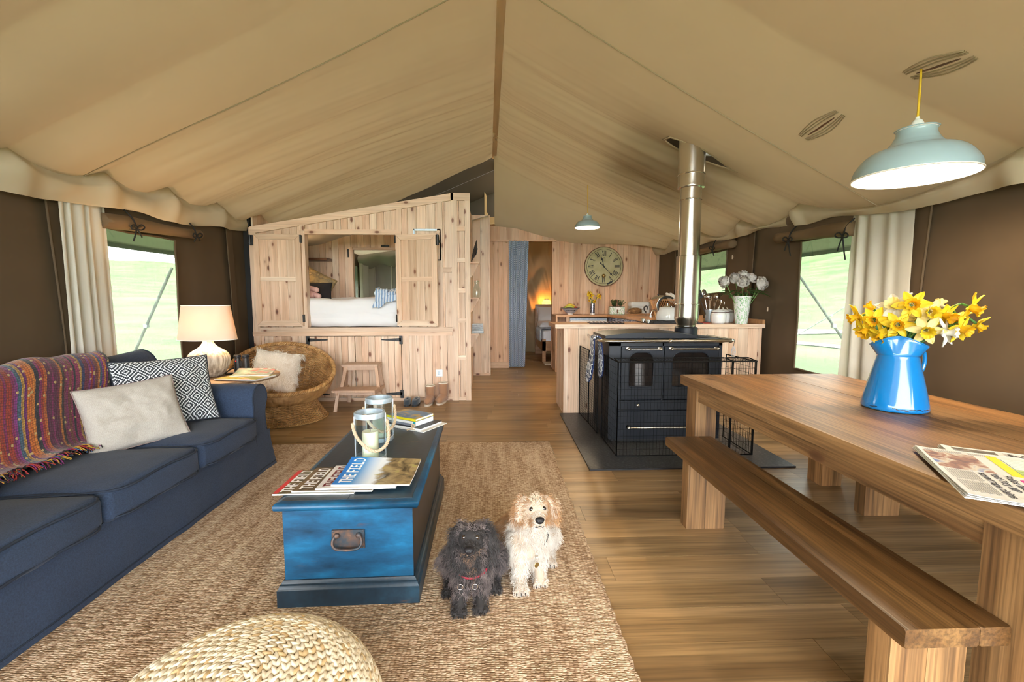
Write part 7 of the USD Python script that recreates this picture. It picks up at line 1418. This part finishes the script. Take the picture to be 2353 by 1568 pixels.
banana('uppermost yellow banana on the fruit bowl', (-0.005, -0.025, 0.135), -4, 'banana_skin'); banana('second banana behind the uppermost one on the fruit bowl', (0.012, 0.012, 0.13), 4, 'banana_skin'); banana('greenish banana lowest at the front of the fruit bowl', (-0.02, -0.06, 0.105), 0, 'banana_green')
def fruit(name, label, off, r_, m):
    t = thing(name, label, name, (1.345 + off[0], 8.10 + off[1], WZ + off[2])); obj('flesh', lathe(np.vstack([[0, -0.8 * r_], smoothpath([[0.35 * r_, -0.86 * r_], [0.95 * r_, -0.3 * r_], [0.98 * r_, 0.25 * r_], [0.5 * r_, 0.8 * r_], [0.12 * r_, 0.74 * r_]], 16), [0, 0.62 * r_]]), 24), m, t, smooth=True); obj('stalk', cyl([0, 0, 0.6 * r_], [0.004, 0, 1.0 * r_], 0.002, 5), 'stalk_brown', t)
fruit('apple', 'red apple at the right of the fruit bowl', (0.085, -0.03, 0.112), 0.036, 'apple_red'); fruit('pear', 'green pear at the left of the fruit bowl', (-0.09, -0.01, 0.112), 0.036, 'pear_green')
n = {'c': ('texture_coordinate', {}), 'v': ('voronoi_texture', dict(scale=42.0, feature='distance_to_edge')), 'r': ('rgb_ramp', dict(ramp=[(0.0, (0.6, 0.6, 0.66)), (0.15, (0.10, 0.10, 0.14))])), 'p': ('principled_bsdf', dict(roughness=0.15, metallic=0.7))}
mat('mercury_glass', n, [('c.object', 'v.vector'), ('v.distance', 'r.fac'), ('r.color', 'p.base_color')])
t = thing('small_vase', 'small silver patterned vase on the back worktop', 'vase', (1.745, 8.10, WZ)); obj('body', lathe([(0, 0), (0.032, 0), (0.04, 0.006), (0.042, 0.012), (0.042, 0.19), (0.039, 0.19), (0.039, 0.02), (0, 0.014)], 36), 'mercury_glass', t, smooth=30); obj('foot', lathe([(0, -0.0), (0.043, 0.0), (0.045, 0.01), (0.041, 0.022), (0.0, 0.022)], 36), 'white_enamel', t, smooth=30)
d2 = thing('daffodils', 'few small yellow daffodils in the silver vase on the back worktop', 'flowers', (1.745, 8.10, WZ))
for i, (x, z, fc, s_) in enumerate(((-0.07, 0.375, (-0.5, -0.7, 0.4), 0.045), (-0.045, 0.335, (0, -1, 0), 0.06), (0.105, 0.325, (0.3, -0.9, 0), 0.055), (0.03, 0.235, (0.5, -0.7, -0.4), 0.04), (-0.055, 0.245, (-0.7, -0.5, -0.2), 0.035))): daffodil(d2, (x, -0.03, z), fc, s_, 'petal_yellow' if i < 4 else 'petal_pale', 'petal_gold', 60 + i, (0.1 * x, 0, 0.12))
t = thing('herb_planter', 'white leaf printed tin planter with a strap handle on the back worktop', 'planter', (2.185, 8.12, WZ)); obj('tin', tf(rbox([0.265, 0.14, 0.14], 0.012, 3), None, (0, 0, 0.07)), 'fern_print', t, smooth=True); obj('handle', sheet(np.array([[[x_, y_, z_] for x_ in (-0.012, 0.012)] for y_, z_ in smoothpath([[-0.069, 0.02], [-0.071, 0.14], [-0.05, 0.24], [0, 0.265], [0.05, 0.24], [0.071, 0.14], [0.069, 0.02]], 30)]), 0.003), 'dark_leg', t, smooth=True)
obj('label_bar', cbox([-0.03, -0.074, 0.085], [0.045, -0.0705, 0.13], 0.001), 'white_paper', t); obj('soil', box([-0.125, -0.065, 0.139], [0.125, 0.065, 0.143]), 'stalk_brown', t)
tone('herb_leaf', [(0.3, (0.02, 0.06, 0.015)), (0.7, (0.06, 0.14, 0.03))], (30, 30, 30))
for side_, lab in ((-0.06, 'left dark green herb plant in the leaf printed planter'), (0.065, 'right sparse herb plant in the leaf printed planter')):
    t = thing('herb_plant', lab, 'herb', (2.185 + side_, 8.12, WZ + 0.14)); r8 = np.random.default_rng(int(100 + side_ * 100)); S_, Lf = [], []
    for i in range(26 if side_ < 0 else 18):
        e = np.array([r8.normal(0, 0.035), r8.normal(0, 0.03), r8.uniform(0.05, 0.12)]); b = np.array([e[0] * 0.3, e[1] * 0.3, 0]); S_.append(tube([b, e], 0.0016, 4))
        for j in range(7): c = b + (e - b) * r8.uniform(0.3, 1.05); Lf.append(tf(ball(1, 0, (0.011, 0.006, 0.004)), RZ(r8.uniform(0, 360)) @ RY(r8.uniform(-50, 50)), c + r8.normal(0, 0.005, 3)))
    tag(obj('stems', cat(S_), 'stalk_brown', t), kind='stuff'); tag(obj('leaves', cat(Lf), 'herb_leaf', t), kind='stuff')
t = thing('bread_bin', 'white enamel bread bin against the back wall', 'bread bin', (2.62, 8.22, WZ)); obj('box', tf(rbox([0.34, 0.22, 0.13], 0.02, 3), None, (0, 0, 0.065)), 'white_enamel', t, smooth=True); obj('lid', tf(rbox([0.345, 0.225, 0.10], 0.035, 3), None, (0, 0, 0.178)), 'white_enamel', t, smooth=True); obj('bead', tf(rbox([0.35, 0.228, 0.01], 0.004, 2), None, (0, 0, 0.13)), 'white_enamel', t, smooth=True)
v, f = textm('Bread', 0.035, 0.001, True); v[:, 0] -= v[:, 0].mean(); obj('lettering', tf(xz((v, f)), None, (0.0, -0.1105, 0.075)), 'news_grey', t)
t = thing('chopping_board', 'oiled wooden chopping board before the bread bin', 'board', (2.53, 7.98, WZ), -3); obj('board', tf(rbox([0.44, 0.2, 0.018], 0.007, 2), None, (0, 0, 0.009)), 'worktop_oak', t, smooth=30); obj('grip', tf(rbox([0.07, 0.05, 0.016], 0.007, 2), None, (0.25, 0, 0.009)), 'worktop_oak', t, smooth=30)
tone('crust', [(0.3, (0.10, 0.045, 0.015)), (0.6, (0.30, 0.16, 0.06)), (0.75, (0.55, 0.4, 0.22))], (25, 25, 40), rough=0.8, bump=0.5, bscale=(60, 60, 60)); plain('crumb', (0.45, 0.33, 0.2), 0.9)
t = thing('loaf', 'crusty brown loaf on the chopping board', 'loaf', (2.48, 7.98, WZ + 0.018)); v, f = ball(1, 3, (0.13, 0.07, 0.058), (0, 0, 0.045)); v[:, 2] = np.maximum(v[:, 2], 0.001); v = v * (1 + 0.06 * (meshkit.fbm(v * 30, 2, 4)[:, None] - 0.5)); v[:, 2] = np.maximum(v[:, 2], 0.0005); v[:, 0] = np.minimum(v[:, 0], 0.105); obj('crust', (v, f), 'crust', t, smooth=True); obj('cut_face', tf(ball(1, 2, (0.003, 0.042, 0.036), (0.105, 0, 0.043))), 'crumb', t, smooth=True)
# dish rack with plates
rk = thing('dish_rack', 'folding wooden dish rack by the sink', 'dish rack', (2.62, 6.75, WZ), 0)
for x in (-0.24, 0.24):
    for s_ in (-1, 1): obj('cross_leg', beam([x, -s_ * 0.11, 0.0], [x, s_ * 0.15, 0.26], 0.016, 0.02, 0.002, up=(1, 0, 0)), 'worktop_oak', rk)
for s_ in (-1, 1):
    for z, y in ((0.26, 0.15), (0.135, 0.02)): obj('rail', beam([-0.27, s_ * y, z], [0.27, s_ * y, z], 0.016, 0.02, 0.002), 'worktop_oak', rk)
    for i in range(15): obj('dowel', cyl([-0.23 + 0.033 * i, s_ * 0.02, 0.135], [-0.23 + 0.033 * i, s_ * 0.15, 0.26], 0.004, 6), 'worktop_oak', rk)
plate_ = lathe([(0, 0), (0.06, 0), (0.065, 0.003), (0.115, 0.018), (0.115, 0.021), (0.062, 0.007), (0, 0.005)], 36)
def plate(label, x, ry, m='white_enamel'):
    t = thing('plate', label, 'plate', (2.62 + x, 6.75, WZ + 0.265)); obj('dish', tf(plate_, RY(ry)), m, t, smooth=40); obj('foot_ring', tf(lathe([(0.055, -0.004), (0.06, -0.004), (0.06, 0.001), (0.055, 0.001)], 24), RY(ry)), m, t, smooth=40)
plate('front white plate slanting in the dish rack', 0.06, 50); plate('rear white plate slanting in the dish rack', 0.0, 52)
t = thing('saucepan_lid', 'shiny steel pan lid laid on the left end of the dish rack', 'lid', (2.44, 6.72, WZ + 0.29)); obj('dome', tf(lathe([(0.11, 0), (0.11, 0.006), (0.08, 0.03), (0, 0.042)], 32), RY(-12)), 'chrome', t, smooth=40); obj('knob', tf(ball(0.014, 2, (1, 1, 1), (0, 0, 0.05)), RY(-12)), 'black_iron', t, smooth=40)
t = thing('sink_tap', 'chrome tap at the sink beside the dish rack', 'tap', (2.33, 6.72, WZ)); obj('spout', tube(smoothpath([[0, 0, 0.0], [0, 0, 0.06], [0.03, 0, 0.1], [0.09, 0, 0.09]], 16), 0.012, 10), 'chrome', t, smooth=True); obj('base', lathe([(0, 0), (0.025, 0), (0.022, 0.03), (0, 0.032)], 20), 'chrome', t, smooth=40)
t = thing('scissors', 'black handled kitchen scissors standing against the dish rack', 'scissors', (2.42, 7.22, WZ)); obj('handle', tube(smoothpath([[0.0, 0, 0.06], [-0.03, 0, 0.10], [-0.025, 0, 0.15], [0.01, 0, 0.16], [0.015, 0, 0.1]], 20), 0.009, 8), 'black_iron', t, smooth=True); obj('blade', beam([0, 0, 0.0], [0, 0, 0.08], 0.012, 0.004, 0.001, up=(0, 1, 0)), 'chrome', t)

# ---------------------------------------------------------------- wall clock
tone('clock_face', [(0.3, (0.30, 0.27, 0.14)), (0.55, (0.42, 0.39, 0.22)), (0.75, (0.50, 0.47, 0.30))], (5, 5, 5), rough=0.6, detail=6)
ck = thing('wall_clock', 'large round aged cream wall clock with roman numerals on the back wall', 'clock', (2.0, YB - 0.022, 1.868)); CR = 0.36
obj('case', tf(lathe([(0, 0), (CR - 0.005, 0), (CR, 0.008), (CR, 0.03), (CR - 0.006, 0.036), (CR - 0.02, 0.034), (0, 0.034)], 72), RX(90)), 'dark_leg', ck, smooth=30); obj('face', tf(lathe([(0, 0.035), (CR - 0.008, 0.0352), (CR - 0.004, 0.033)], 72), RX(90)), 'clock_face', ck, smooth=30)
obj('chapter_ring', tf(lathe([(CR - 0.048, 0.0356), (CR - 0.045, 0.0362), (CR - 0.042, 0.0356)], 72), RX(90)), 'stalk_brown', ck)
RN = ['XII', 'I', 'II', 'III', 'IIII', 'V', 'VI', 'VII', 'VIII', 'IX', 'X', 'XI']
def strokes(s):   # roman numeral drawn with bars: thick and thin strokes, 0.08 tall
    x, L, H_ = 0.0, [], 0.095
    for c in s:
        if c == 'I': L.append([(x, 0), (x + 0.011, 0), (x + 0.011, H_), (x, H_)]); x += 0.02
        if c == 'V': L += [[(x, H_), (x + 0.013, H_), (x + 0.028, 0), (x + 0.018, 0)], [(x + 0.036, H_), (x + 0.040, H_), (x + 0.026, 0), (x + 0.021, 0)]]; x += 0.046
        if c == 'X': L += [[(x, H_), (x + 0.013, H_), (x + 0.04, 0), (x + 0.027, 0)], [(x + 0.036, H_), (x + 0.040, H_), (x + 0.005, 0), (x, 0)]]; x += 0.046
    return cat([prism(Polygon(p), 0.0012) for p in L]), x
for i, s in enumerate(RN):
    (v, f), w_ = strokes(s); v = v - [w_ / 2 - 0.003, 0, 0]; a_ = -i * 30; v = v + [0, 0.195, 0]; v = v @ RZ(a_).T; obj('numeral', tf(xz((v, f)), None, (0, -0.0352, 0)), 'ink', ck)
def hand(L, w, deg, tail):
    p = [(-w * 0.5, -tail), (w * 0.5, -tail), (w * 0.35, L * 0.62), (w * 1.7, L * 0.70), (w * 0.5, L * 0.8), (0, L), (-w * 0.5, L * 0.8), (-w * 1.7, L * 0.70), (-w * 0.35, L * 0.62)]; v, f = prism(Polygon(p), 0.002); return tf(xz((v @ RZ(-deg).T, f)), None, (0, -0.039, 0))
obj('hour_hand', hand(0.19, 0.013, -16, 0.02), 'ink', ck); mh = obj('minute_hand', cat([hand(0.265, 0.011, 136, 0.085), tf(lathe([(0, 0), (0.014, 0), (0.014, 0.002), (0, 0.002)], 18), RX(90), (0.085 * math.sin(math.radians(-44)), -0.039, 0.085 * math.cos(math.radians(-44))))]), 'ink', ck)
obj('boss', tf(lathe([(0, 0.05), (0.008, 0.049), (0.012, 0.036)], 20), RX(90)), 'ink', ck, smooth=True); obj('bell_stud', tf(lathe([(0, 0.058), (0.018, 0.054), (0.034, 0.040), (0.036, 0.035)], 28), RX(90), (-0.0, 0, -0.17)), 'brass', ck, smooth=True)
v, f = textm('PARIS', 0.02, 0.0006); v[:, 0] -= v[:, 0].mean()
obj('maker_mark', tf(xz((cat([tube(smoothpath([[-0.03, 0.0, 0], [-0.012, 0.02, 0], [0, 0.035, 0], [0.012, 0.02, 0], [0.03, 0, 0]], 16), 0.0016, 4), tube([[-0.03, -0.03, 0], [0.03, -0.03, 0]], 0.0013, 4), tube([[0.0, 0.035, 0], [0.0, -0.01, 0]], 0.0014, 4)]))), None, (0.0, -0.036, 0.13)), 'stalk_brown', ck)
chip = Polygon([(0.06, -0.305), (0.10, -0.285), (0.13, -0.265), (0.15, -0.27), (0.16, -0.24), (0.175, -0.265), (0.15, -0.295), (0.10, -0.322), (0.065, -0.328)]); obj('chipped_edge', tf(xz(prism(chip, 0.0008)), None, (0, -0.0355, 0)), 'ink', ck)

# ================================================================ far bedroom
bd_ = thing('bed', 'wooden bed with white pillow in the lamplit far bedroom', 'bed', (0.96, 9.15, 0))
obj('headboard', cbox([-0.02, 1.42, 0], [1.2, 1.46, 1.15], 0.006), 'worktop_oak', bd_); obj('side_rail', cbox([0, 0, 0.22], [0.03, 1.42, 0.42], 0.005), 'worktop_oak', bd_); obj('foot_rail', cbox([0, 0, 0.22], [1.2, 0.03, 0.42], 0.005), 'worktop_oak', bd_)
for x in (0, 1.13): obj('leg', cbox([x, 0, 0], [x + 0.07, 0.07, 0.47], 0.005), 'worktop_oak', bd_); 
obj('mattress', tf(rbox([1.18, 1.4, 0.24], 0.05, 3), None, (0.6, 0.72, 0.52)), 'white_cotton', bd_, smooth=True)
t = thing('bed_cover', 'slate blue cover over the foot of the far bed', 'blanket', (0.96, 9.15, 0)); u, q = uvgrid(20, 26); L = np.r_[0]; ang_ = q * 1.0
P = np.stack([np.where(q < 0.4, -0.03 - 0.02 * np.sin(9 * u), (q - 0.4) / 0.6 * 1.2), 0.05 + 0.75 * u, np.where(q < 0.4, 0.42 + 0.25 * q / 0.4 + 0.02 * np.sin(8 * u), 0.67 + 0.02 * np.sin(6 * q + 5 * u))], -1); obj('cover', sheet(P, 0.02), 'grey_cloth', t, smooth=True); obj('hem', tube(P[:, 0], 0.01, 6), 'grey_cloth', t, smooth=True)
(v, f), b_ = pillow(0.72, 0.48, 0.2, 26, seed=31); t = thing('pillow', 'white pillow propped on the headboard of the far bed', 'pillow', (1.33, 10.42, 0.9)); R = RX(-35); obj('cover', tf((v, f), R), 'white_cotton', t, smooth=True); obj('piping', tube(b_ @ R.T, 0.006, 5, closed=True), 'white_cotton', t, smooth=True)
t = thing('duvet', 'white turned back duvet on the far bed', 'duvet', (1.56, 10.05, 0.70)); v, f = rbox([1.22, 0.7, 0.16], 0.07, 4, seg=(24, 16, 4)); v[:, 2] += 0.04 * (meshkit.fbm(v * 5, 2, 2) - 0.5); obj('cover', (v, f), 'white_cotton', t, smooth=True); obj('fold', tube([[x, -0.33, 0.05] for x in np.linspace(-0.55, 0.55, 12)], 0.03, 8), 'white_cotton', t, smooth=True)
glassy('amber_glass', tint=(0.95, 0.72, 0.4), haze=0.15, hazecol=(0.9, 0.6, 0.25))
t = thing('bedside_lamp', 'glowing amber glass lamp beside the far bed', 'lamp', (1.22, 10.74, 1.08)); obj('globe', lathe([(0.0, 0.0), (0.06, 0.0), (0.11, 0.05), (0.12, 0.11), (0.08, 0.17), (0.05, 0.19), (0.047, 0.19), (0.076, 0.168), (0.116, 0.11), (0.106, 0.052), (0.058, 0.004), (0, 0.004)], 36), 'amber_glass', t, smooth=40); bulb(t, (0, 0, 0.09), 0.04, (1.0, 0.70, 0.40), 55.0); obj('collar', lathe([(0.045, 0.188), (0.056, 0.19), (0.056, 0.2), (0.045, 0.2)], 28), 'brass', t, smooth=40)
t = thing('bedside_table', 'wooden bedside table behind the far bed headboard', 'table', (1.22, 10.76, 0)); obj('top', cbox([-0.2, -0.15, 1.05], [0.2, 0.14, 1.08], 0.004), 'worktop_oak', t)
for x in (-0.17, 0.17): obj('leg', cbox([x - 0.02, -0.1, 0], [x + 0.02, 0.1, 1.05], 0.004), 'worktop_oak', t)
t = thing('bedside_rug', 'small cream rug beside the far bed', 'rug', (1.12, 8.95, 0.001)); obj('pile', cbox([-0.15, -0.2, 0], [0.35, 0.12, 0.02], 0.008), 'fleece', t); obj('fringe', tube([[-0.15, y, 0.008] for y in np.linspace(-0.2, 0.12, 20)], 0.008, 5), 'fleece', t, smooth=True)
# ================================================================ two small dogs sitting on the rug, looking up
plain('dog_eye', (0.02, 0.009, 0.004), 0.05, coat_weight=1.0); plain('dog_nose', (0.010, 0.008, 0.009), 0.5, specular_ior_level=0.3); plain('claw', (0.02, 0.016, 0.014), 0.4); plain('black_skin', (0.016, 0.013, 0.013), 0.8); plain('white_skin', (0.45, 0.36, 0.28), 0.8)
plain('red_collar', (0.30, 0.012, 0.03), 0.5); plain('eye_rim', (0.012, 0.009, 0.008), 0.6)
furmat('fur_black', [(0.3, (0.010, 0.008, 0.009)), (0.55, (0.028, 0.023, 0.024)), (0.8, (0.075, 0.06, 0.058))], 60.0, 0.45); furmat('fur_grey', [(0.3, (0.035, 0.027, 0.028)), (0.55, (0.13, 0.10, 0.098)), (0.8, (0.30, 0.24, 0.225))], 45.0, 0.5); furmat('fur_brown', [(0.3, (0.10, 0.055, 0.03)), (0.7, (0.26, 0.16, 0.10))], 40.0, 0.5)
furmat('fur_white', [(0.3, (0.50, 0.44, 0.38)), (0.7, (0.74, 0.70, 0.64))], 30.0, 0.6); furmat('fur_tan', [(0.3, (0.28, 0.13, 0.05)), (0.7, (0.50, 0.29, 0.14))], 30.0, 0.6); furmat('fur_cream', [(0.3, (0.62, 0.46, 0.32)), (0.7, (0.82, 0.70, 0.56))], 30.0, 0.6)
def dog(name, label, loc, rz, s, head_at, head_R, front, hind, rump, skin, ear_len):
    t = thing(name, label, 'dog', loc, rz); A = np.array; hd = A(head_at, float)
    H = lambda p: hd + head_R @ (A(p, float) * s)
    ch = [((H((0, 0.0, 0.004)), 0.058 * s), (H((0, -0.022, 0.0)), 0.054 * s)), ((H((0, -0.035, -0.016)), 0.042 * s), (H((0, -0.082, -0.026)), 0.029 * s)), ((H((0, -0.04, -0.035)), 0.032 * s), (H((0, -0.075, -0.042)), 0.022 * s))]
    for k in (-1, 1):
        ch += [((H((k * 0.050, 0.012, 0.046)), 0.018 * s), (H((k * 0.074, 0.006, 0.020)), 0.019 * s)), ((H((k * 0.074, 0.006, 0.020)), 0.020 * s), (H((k * 0.080, -0.002, 0.020 - ear_len)), 0.021 * s)), ((H((k * 0.026, -0.045, 0.028)), 0.013 * s), (H((k * 0.034, -0.02, 0.03)), 0.02 * s))]
    fa = (A(front[0]) + A(front[1])) / 2; chest = A([fa[0], fa[1] + 0.075 * s, 0.155 * s]); shd = A([fa[0] * 0.8 + hd[0] * 0.2, fa[1] + 0.105 * s, 0.205 * s]); rp = A(rump, float)
    ch += [((hd + head_R @ A([0, 0.02, -0.02]) * s, 0.052 * s), (shd, 0.070 * s)), ((shd, 0.074 * s), (chest, 0.074 * s)), ((shd, 0.075 * s), (rp, 0.092 * s)), ((chest, 0.072 * s), (rp - [0, 0, 0.012], 0.09 * s)), ((rp, 0.085 * s), (rp + A([0.02, 0.07, -0.045]) * s, 0.05 * s))]
    for p in front:   # front leg: shoulder, elbow, wrist, paw
        p = A(p, float); sh = chest + A([np.sign(p[0] - fa[0]) * 0.045 * s, 0.005, 0.015 * s]); el = A([p[0] * 0.7 + sh[0] * 0.3, p[1] + 0.05 * s, 0.115 * s]); wr = A([p[0], p[1] + 0.022 * s, 0.045 * s])
        ch += [((sh, 0.044 * s), (el, 0.034 * s)), ((el, 0.033 * s), (wr, 0.023 * s)), ((wr, 0.023 * s), (p + [0, 0.0, 0.022 * s], 0.024 * s)), ((p + [0, 0.01, 0.02 * s], 0.022 * s), (p + [0, -0.018 * s, 0.017 * s], 0.017 * s))]
        for q in (-0.017, 0.0, 0.017): ch.append(((p + [q * s, -0.014 * s, 0.016 * s], 0.012 * s), (p + [q * s * 1.1, -0.030 * s, 0.013 * s], 0.0115 * s)))
    for p in hind:    # folded hind leg: hip, knee high beside the belly, hock behind, foot flat
        p = A(p, float); k = np.sign(p[0] - rp[0]); hip = rp + A([k * 0.05, 0.0, 0.0]) * s; kn = A([p[0] + k * 0.006 * s, p[1] + 0.055 * s, 0.115 * s]); hk = A([p[0], p[1] + 0.11 * s, 0.045 * s])
        ch += [((hip, 0.062 * s), (kn, 0.044 * s)), ((kn, 0.04 * s), (hk, 0.028 * s)), ((hk, 0.026 * s), (p + [0, 0.02 * s, 0.022 * s], 0.021 * s)), ((p + [0, 0.02 * s, 0.02 * s], 0.022 * s), (p + [0, -0.015 * s, 0.017 * s], 0.017 * s))]
        for q in (-0.013, 0.003, 0.017): ch.append(((p + [q * s, -0.01 * s, 0.015 * s], 0.012 * s), (p + [q * s * 1.1, -0.026 * s, 0.013 * s], 0.011 * s)))
    v, f = blob([((a, ra), (b, rb)) for (a, ra), (b, rb) in ch], 0.011 * s, 8); v[:, 2] = np.maximum(v[:, 2], 0.0)
    obj('body', (v, f), skin, t, smooth=True)
    for k in (-1, 1):
        c = H((k * 0.0265, -0.0565, 0.0165)); o = obj('eye', ball(0.0105 * s, 3, (1, 1, 1), c), 'dog_eye', t, smooth=True)
        obj('eye_rim', tube([c + head_R @ (A([0.0098 * math.cos(a), -0.0035 * 1, 0.0085 * math.sin(a)]) * s) for a in np.linspace(0, 2 * PI, 20, endpoint=False)], 0.0020 * s, 5, closed=True), 'eye_rim', o, smooth=True)
    n_ = ball(0.0175 * s, 3, (1.12, 0.75, 0.88)); nv = n_[0] + A([0, 0, 0]); nv[:, 0] *= 1 + 12 * nv[:, 2] / s * 1.0
    no = obj('nose', (nv @ head_R.T + H((0, -0.110, -0.021)), n_[1]), 'dog_nose', t, smooth=True)
    for k in (-1, 1): obj('nostril', tf(ball(0.0042 * s, 1, (1, 0.6, 0.8)), head_R, H((k * 0.0075, -0.1228, -0.022))), 'ink', no, smooth=True)
    obj('mouth', tube(smoothpath([H((-0.020, -0.090, -0.051)), H((-0.010, -0.104, -0.050)), H((0, -0.107, -0.045)), H((0.010, -0.104, -0.050)), H((0.020, -0.090, -0.051))], 16), 0.0014 * s, 5), 'eye_rim', t, smooth=True)
    for p in list(front) + list(hind):
        for q in (-0.018, 0.001, 0.019): obj('claw', tube([A(p) + [q * s, -0.037 * s, 0.014 * s], A(p) + [q * s * 1.05, -0.052 * s, 0.006 * s]], [0.0032 * s, 0.0014 * s], 6), 'claw', t, smooth=True)
    ex = [H((0.0265 * k, -0.062, 0.0165)) for k in (-1, 1)]; nose = H((0, -0.115, -0.022)); muz = H((0, -0.08, -0.02))
    def lenf(p):
        d = np.min([np.linalg.norm(p - e, axis=1) for e in ex], axis=0); g = np.clip((d - 0.012 * s) / (0.035 * s), 0.05, 1)
        g = g * np.clip((np.linalg.norm(p - nose, axis=1) - 0.014 * s) / (0.06 * s), 0.08, 1); g = g * np.clip(0.35 + p[:, 2] / (0.11 * s), 0.35, 1); return g
    def comb(p):   # fur falls away from the nose on the head and downwards elsewhere
        onhead = np.clip(1 - np.linalg.norm(p - hd, axis=1) / (0.11 * s), 0, 1)[:, None]; c = (p - nose); c = c / (np.linalg.norm(c, axis=1, keepdims=True) + 1e-9); local = (p - hd) @ head_R
        side = np.sign(local[:, :1]) * head_R[:, 0][None] * 0.7
        r = c * 0.6 + side * 0.5 + np.array([0, 0, -0.7]); return r * np.clip(onhead * 3, 0, 1) + np.array([0, -0.15, -1.0]) * (1 - np.clip(onhead * 3, 0, 1))
    return t, v, f, lenf, comb, H, (lambda p: ((p - hd) @ head_R) / s)
def headR(pitch, roll=0, yaw=0): return RZ(yaw) @ RX(-pitch) @ RY(roll)
# black shaggy dog, nearer
BL = (-0.105, 1.74, 0.0125)
t, v, f, lf, cb_, H, HL = dog('dog', 'shaggy black and grey dog with a red collar sitting on the rug by the chest', BL, 0, 1.0, (0.006, 0.085, 0.262), headR(16, 0, -3), ((-0.042, 0.0, 0), (0.042, 0.012, 0)), ((-0.095, 0.12, 0), (0.098, 0.135, 0)), (0.0, 0.235, 0.115), 'black_skin', 0.055)
def nh(p): return np.linalg.norm(HL(p), axis=1)
def isblk(p):
    q = HL(p); face = (q[:, 1] < -0.03) & (np.abs(q[:, 0]) < 0.05) & (q[:, 2] < 0.04) & (nh(p) < 0.14); ear = (np.abs(q[:, 0]) > 0.055) & (nh(p) < 0.13); paw = p[:, 2] < 0.055; return face | ear | paw
def isbrn(p): q = HL(p); return (q[:, 1] < -0.045) & (q[:, 2] < -0.03) & (nh(p) < 0.14)
fur('fur', 'fur_grey', v, f, 15000, 0.034, 0, t, 71, cb_, combw=0.62, curl=0.0055, width=(0.0017, 0.0006), lenfn=lf, keep=lambda p: ~isblk(p) & ~isbrn(p), clump=22.0, seg=5)
fur('fur', 'fur_black', v, f, 15000, 0.032, 0, t, 72, cb_, combw=0.66, curl=0.005, width=(0.0018, 0.0006), lenfn=lf, keep=lambda p: isblk(p) | (nz(p, 3, 18.0) > 0.16), clump=20.0, seg=5)
fur('fur', 'fur_brown', v, f, 9000, 0.030, 0, t, 73, cb_, combw=0.6, curl=0.006, width=(0.0017, 0.0006), lenfn=lf, keep=isbrn, clump=22.0, seg=5)
c0 = np.array([0.003, 0.088, 0.205]); a = np.arange(40) / 40 * 2 * PI
obj('collar', tube(c0 + np.stack([np.cos(a) * 0.074, np.sin(a) * 0.070 - 0.004, -0.038 + 0.035 * np.sin(a)], 1), 0.0062, 8, closed=True), 'red_collar', t, smooth=True, label='red collar')
for dx in (-0.036, 0.022): obj('tag_ring', tube(np.array([dx, -0.018, 0.118]) + np.stack([np.cos(a) * 0.011, 0 * a - 0.004, np.sin(a) * 0.011], 1), 0.0016, 6, closed=True), 'chrome', t, smooth=True)
# white and tan terrier, behind on the right
WH = (0.155, 1.895, 0.0125)
t, v, f, lf, cb_, H, HL = dog('dog', 'white and tan rough coated terrier sitting on the rug behind the black dog', WH, 0, 1.0, (0.027, 0.085, 0.305), headR(14, 0, 4), ((-0.048, -0.03, 0), (0.040, 0.022, 0)), ((-0.125, 0.20, 0), (0.10, 0.165, 0)), (-0.045, 0.245, 0.125), 'white_skin', 0.050)
def istan(p):
    q = HL(p); d = np.linalg.norm(q, axis=1); hd_ = d < 0.125
    face = hd_ & (((np.abs(q[:, 0]) > 0.024) & (q[:, 2] > -0.050)) | ((np.abs(q[:, 0]) > 0.014) & (q[:, 2] > 0.0) & (q[:, 2] < 0.035))); back = ~hd_ & (p[:, 1] > 0.13) & (p[:, 2] > 0.085) & (p[:, 0] < 0.04); return face | back
def iscream(p): q = HL(p); return (np.linalg.norm(q, axis=1) < 0.125) & (q[:, 2] > 0.02) & ~istan(p)
fur('fur', 'fur_white', v, f, 17000, 0.036, 0, t, 81, cb_, combw=0.66, curl=0.0045, width=(0.0017, 0.0005), lenfn=lf, keep=lambda p: ~istan(p) & ~iscream(p), clump=20.0, seg=5)
fur('fur', 'fur_tan', v, f, 13000, 0.036, 0, t, 82, cb_, combw=0.66, curl=0.0045, width=(0.0017, 0.0005), lenfn=lf, keep=istan, clump=20.0, seg=5)
fur('fur', 'fur_cream', v, f, 11000, 0.040, 0, t, 83, cb_, combw=0.58, curl=0.006, width=(0.0017, 0.0005), lenfn=lf, keep=lambda p: iscream(p) | (istan(p) & (nz(p, 4, 25.0) > 0.12)), clump=20.0, seg=5)
ch_ = [obj('tag_link', tube(np.array([0.022, -0.016, 0.162 - 0.016 * i]) + np.stack([np.cos(a) * 0.006 * (1 if i % 2 else 0.4), np.sin(a) * 0.001 + 0 * a, np.sin(a) * 0.009], 1), 0.0015, 5, closed=True), 'chrome', t, smooth=True) for i in range(3)]
obj('tag_disc', tf(lathe([(0, -0.001), (0.011, -0.001), (0.012, 0), (0.011, 0.001), (0, 0.001)], 24), RZ(30) @ RX(90), (0.023, -0.022, 0.108)), 'brass', t, smooth=30, label='brass name disc')
obj('collar', tube(np.array([0.02, 0.085, 0.235]) + np.stack([np.cos(a) * 0.062, np.sin(a) * 0.060 - 0.004, -0.035 + 0.04 * np.sin(a)], 1), 0.004, 8, closed=True), 'black_tie', t, smooth=True)
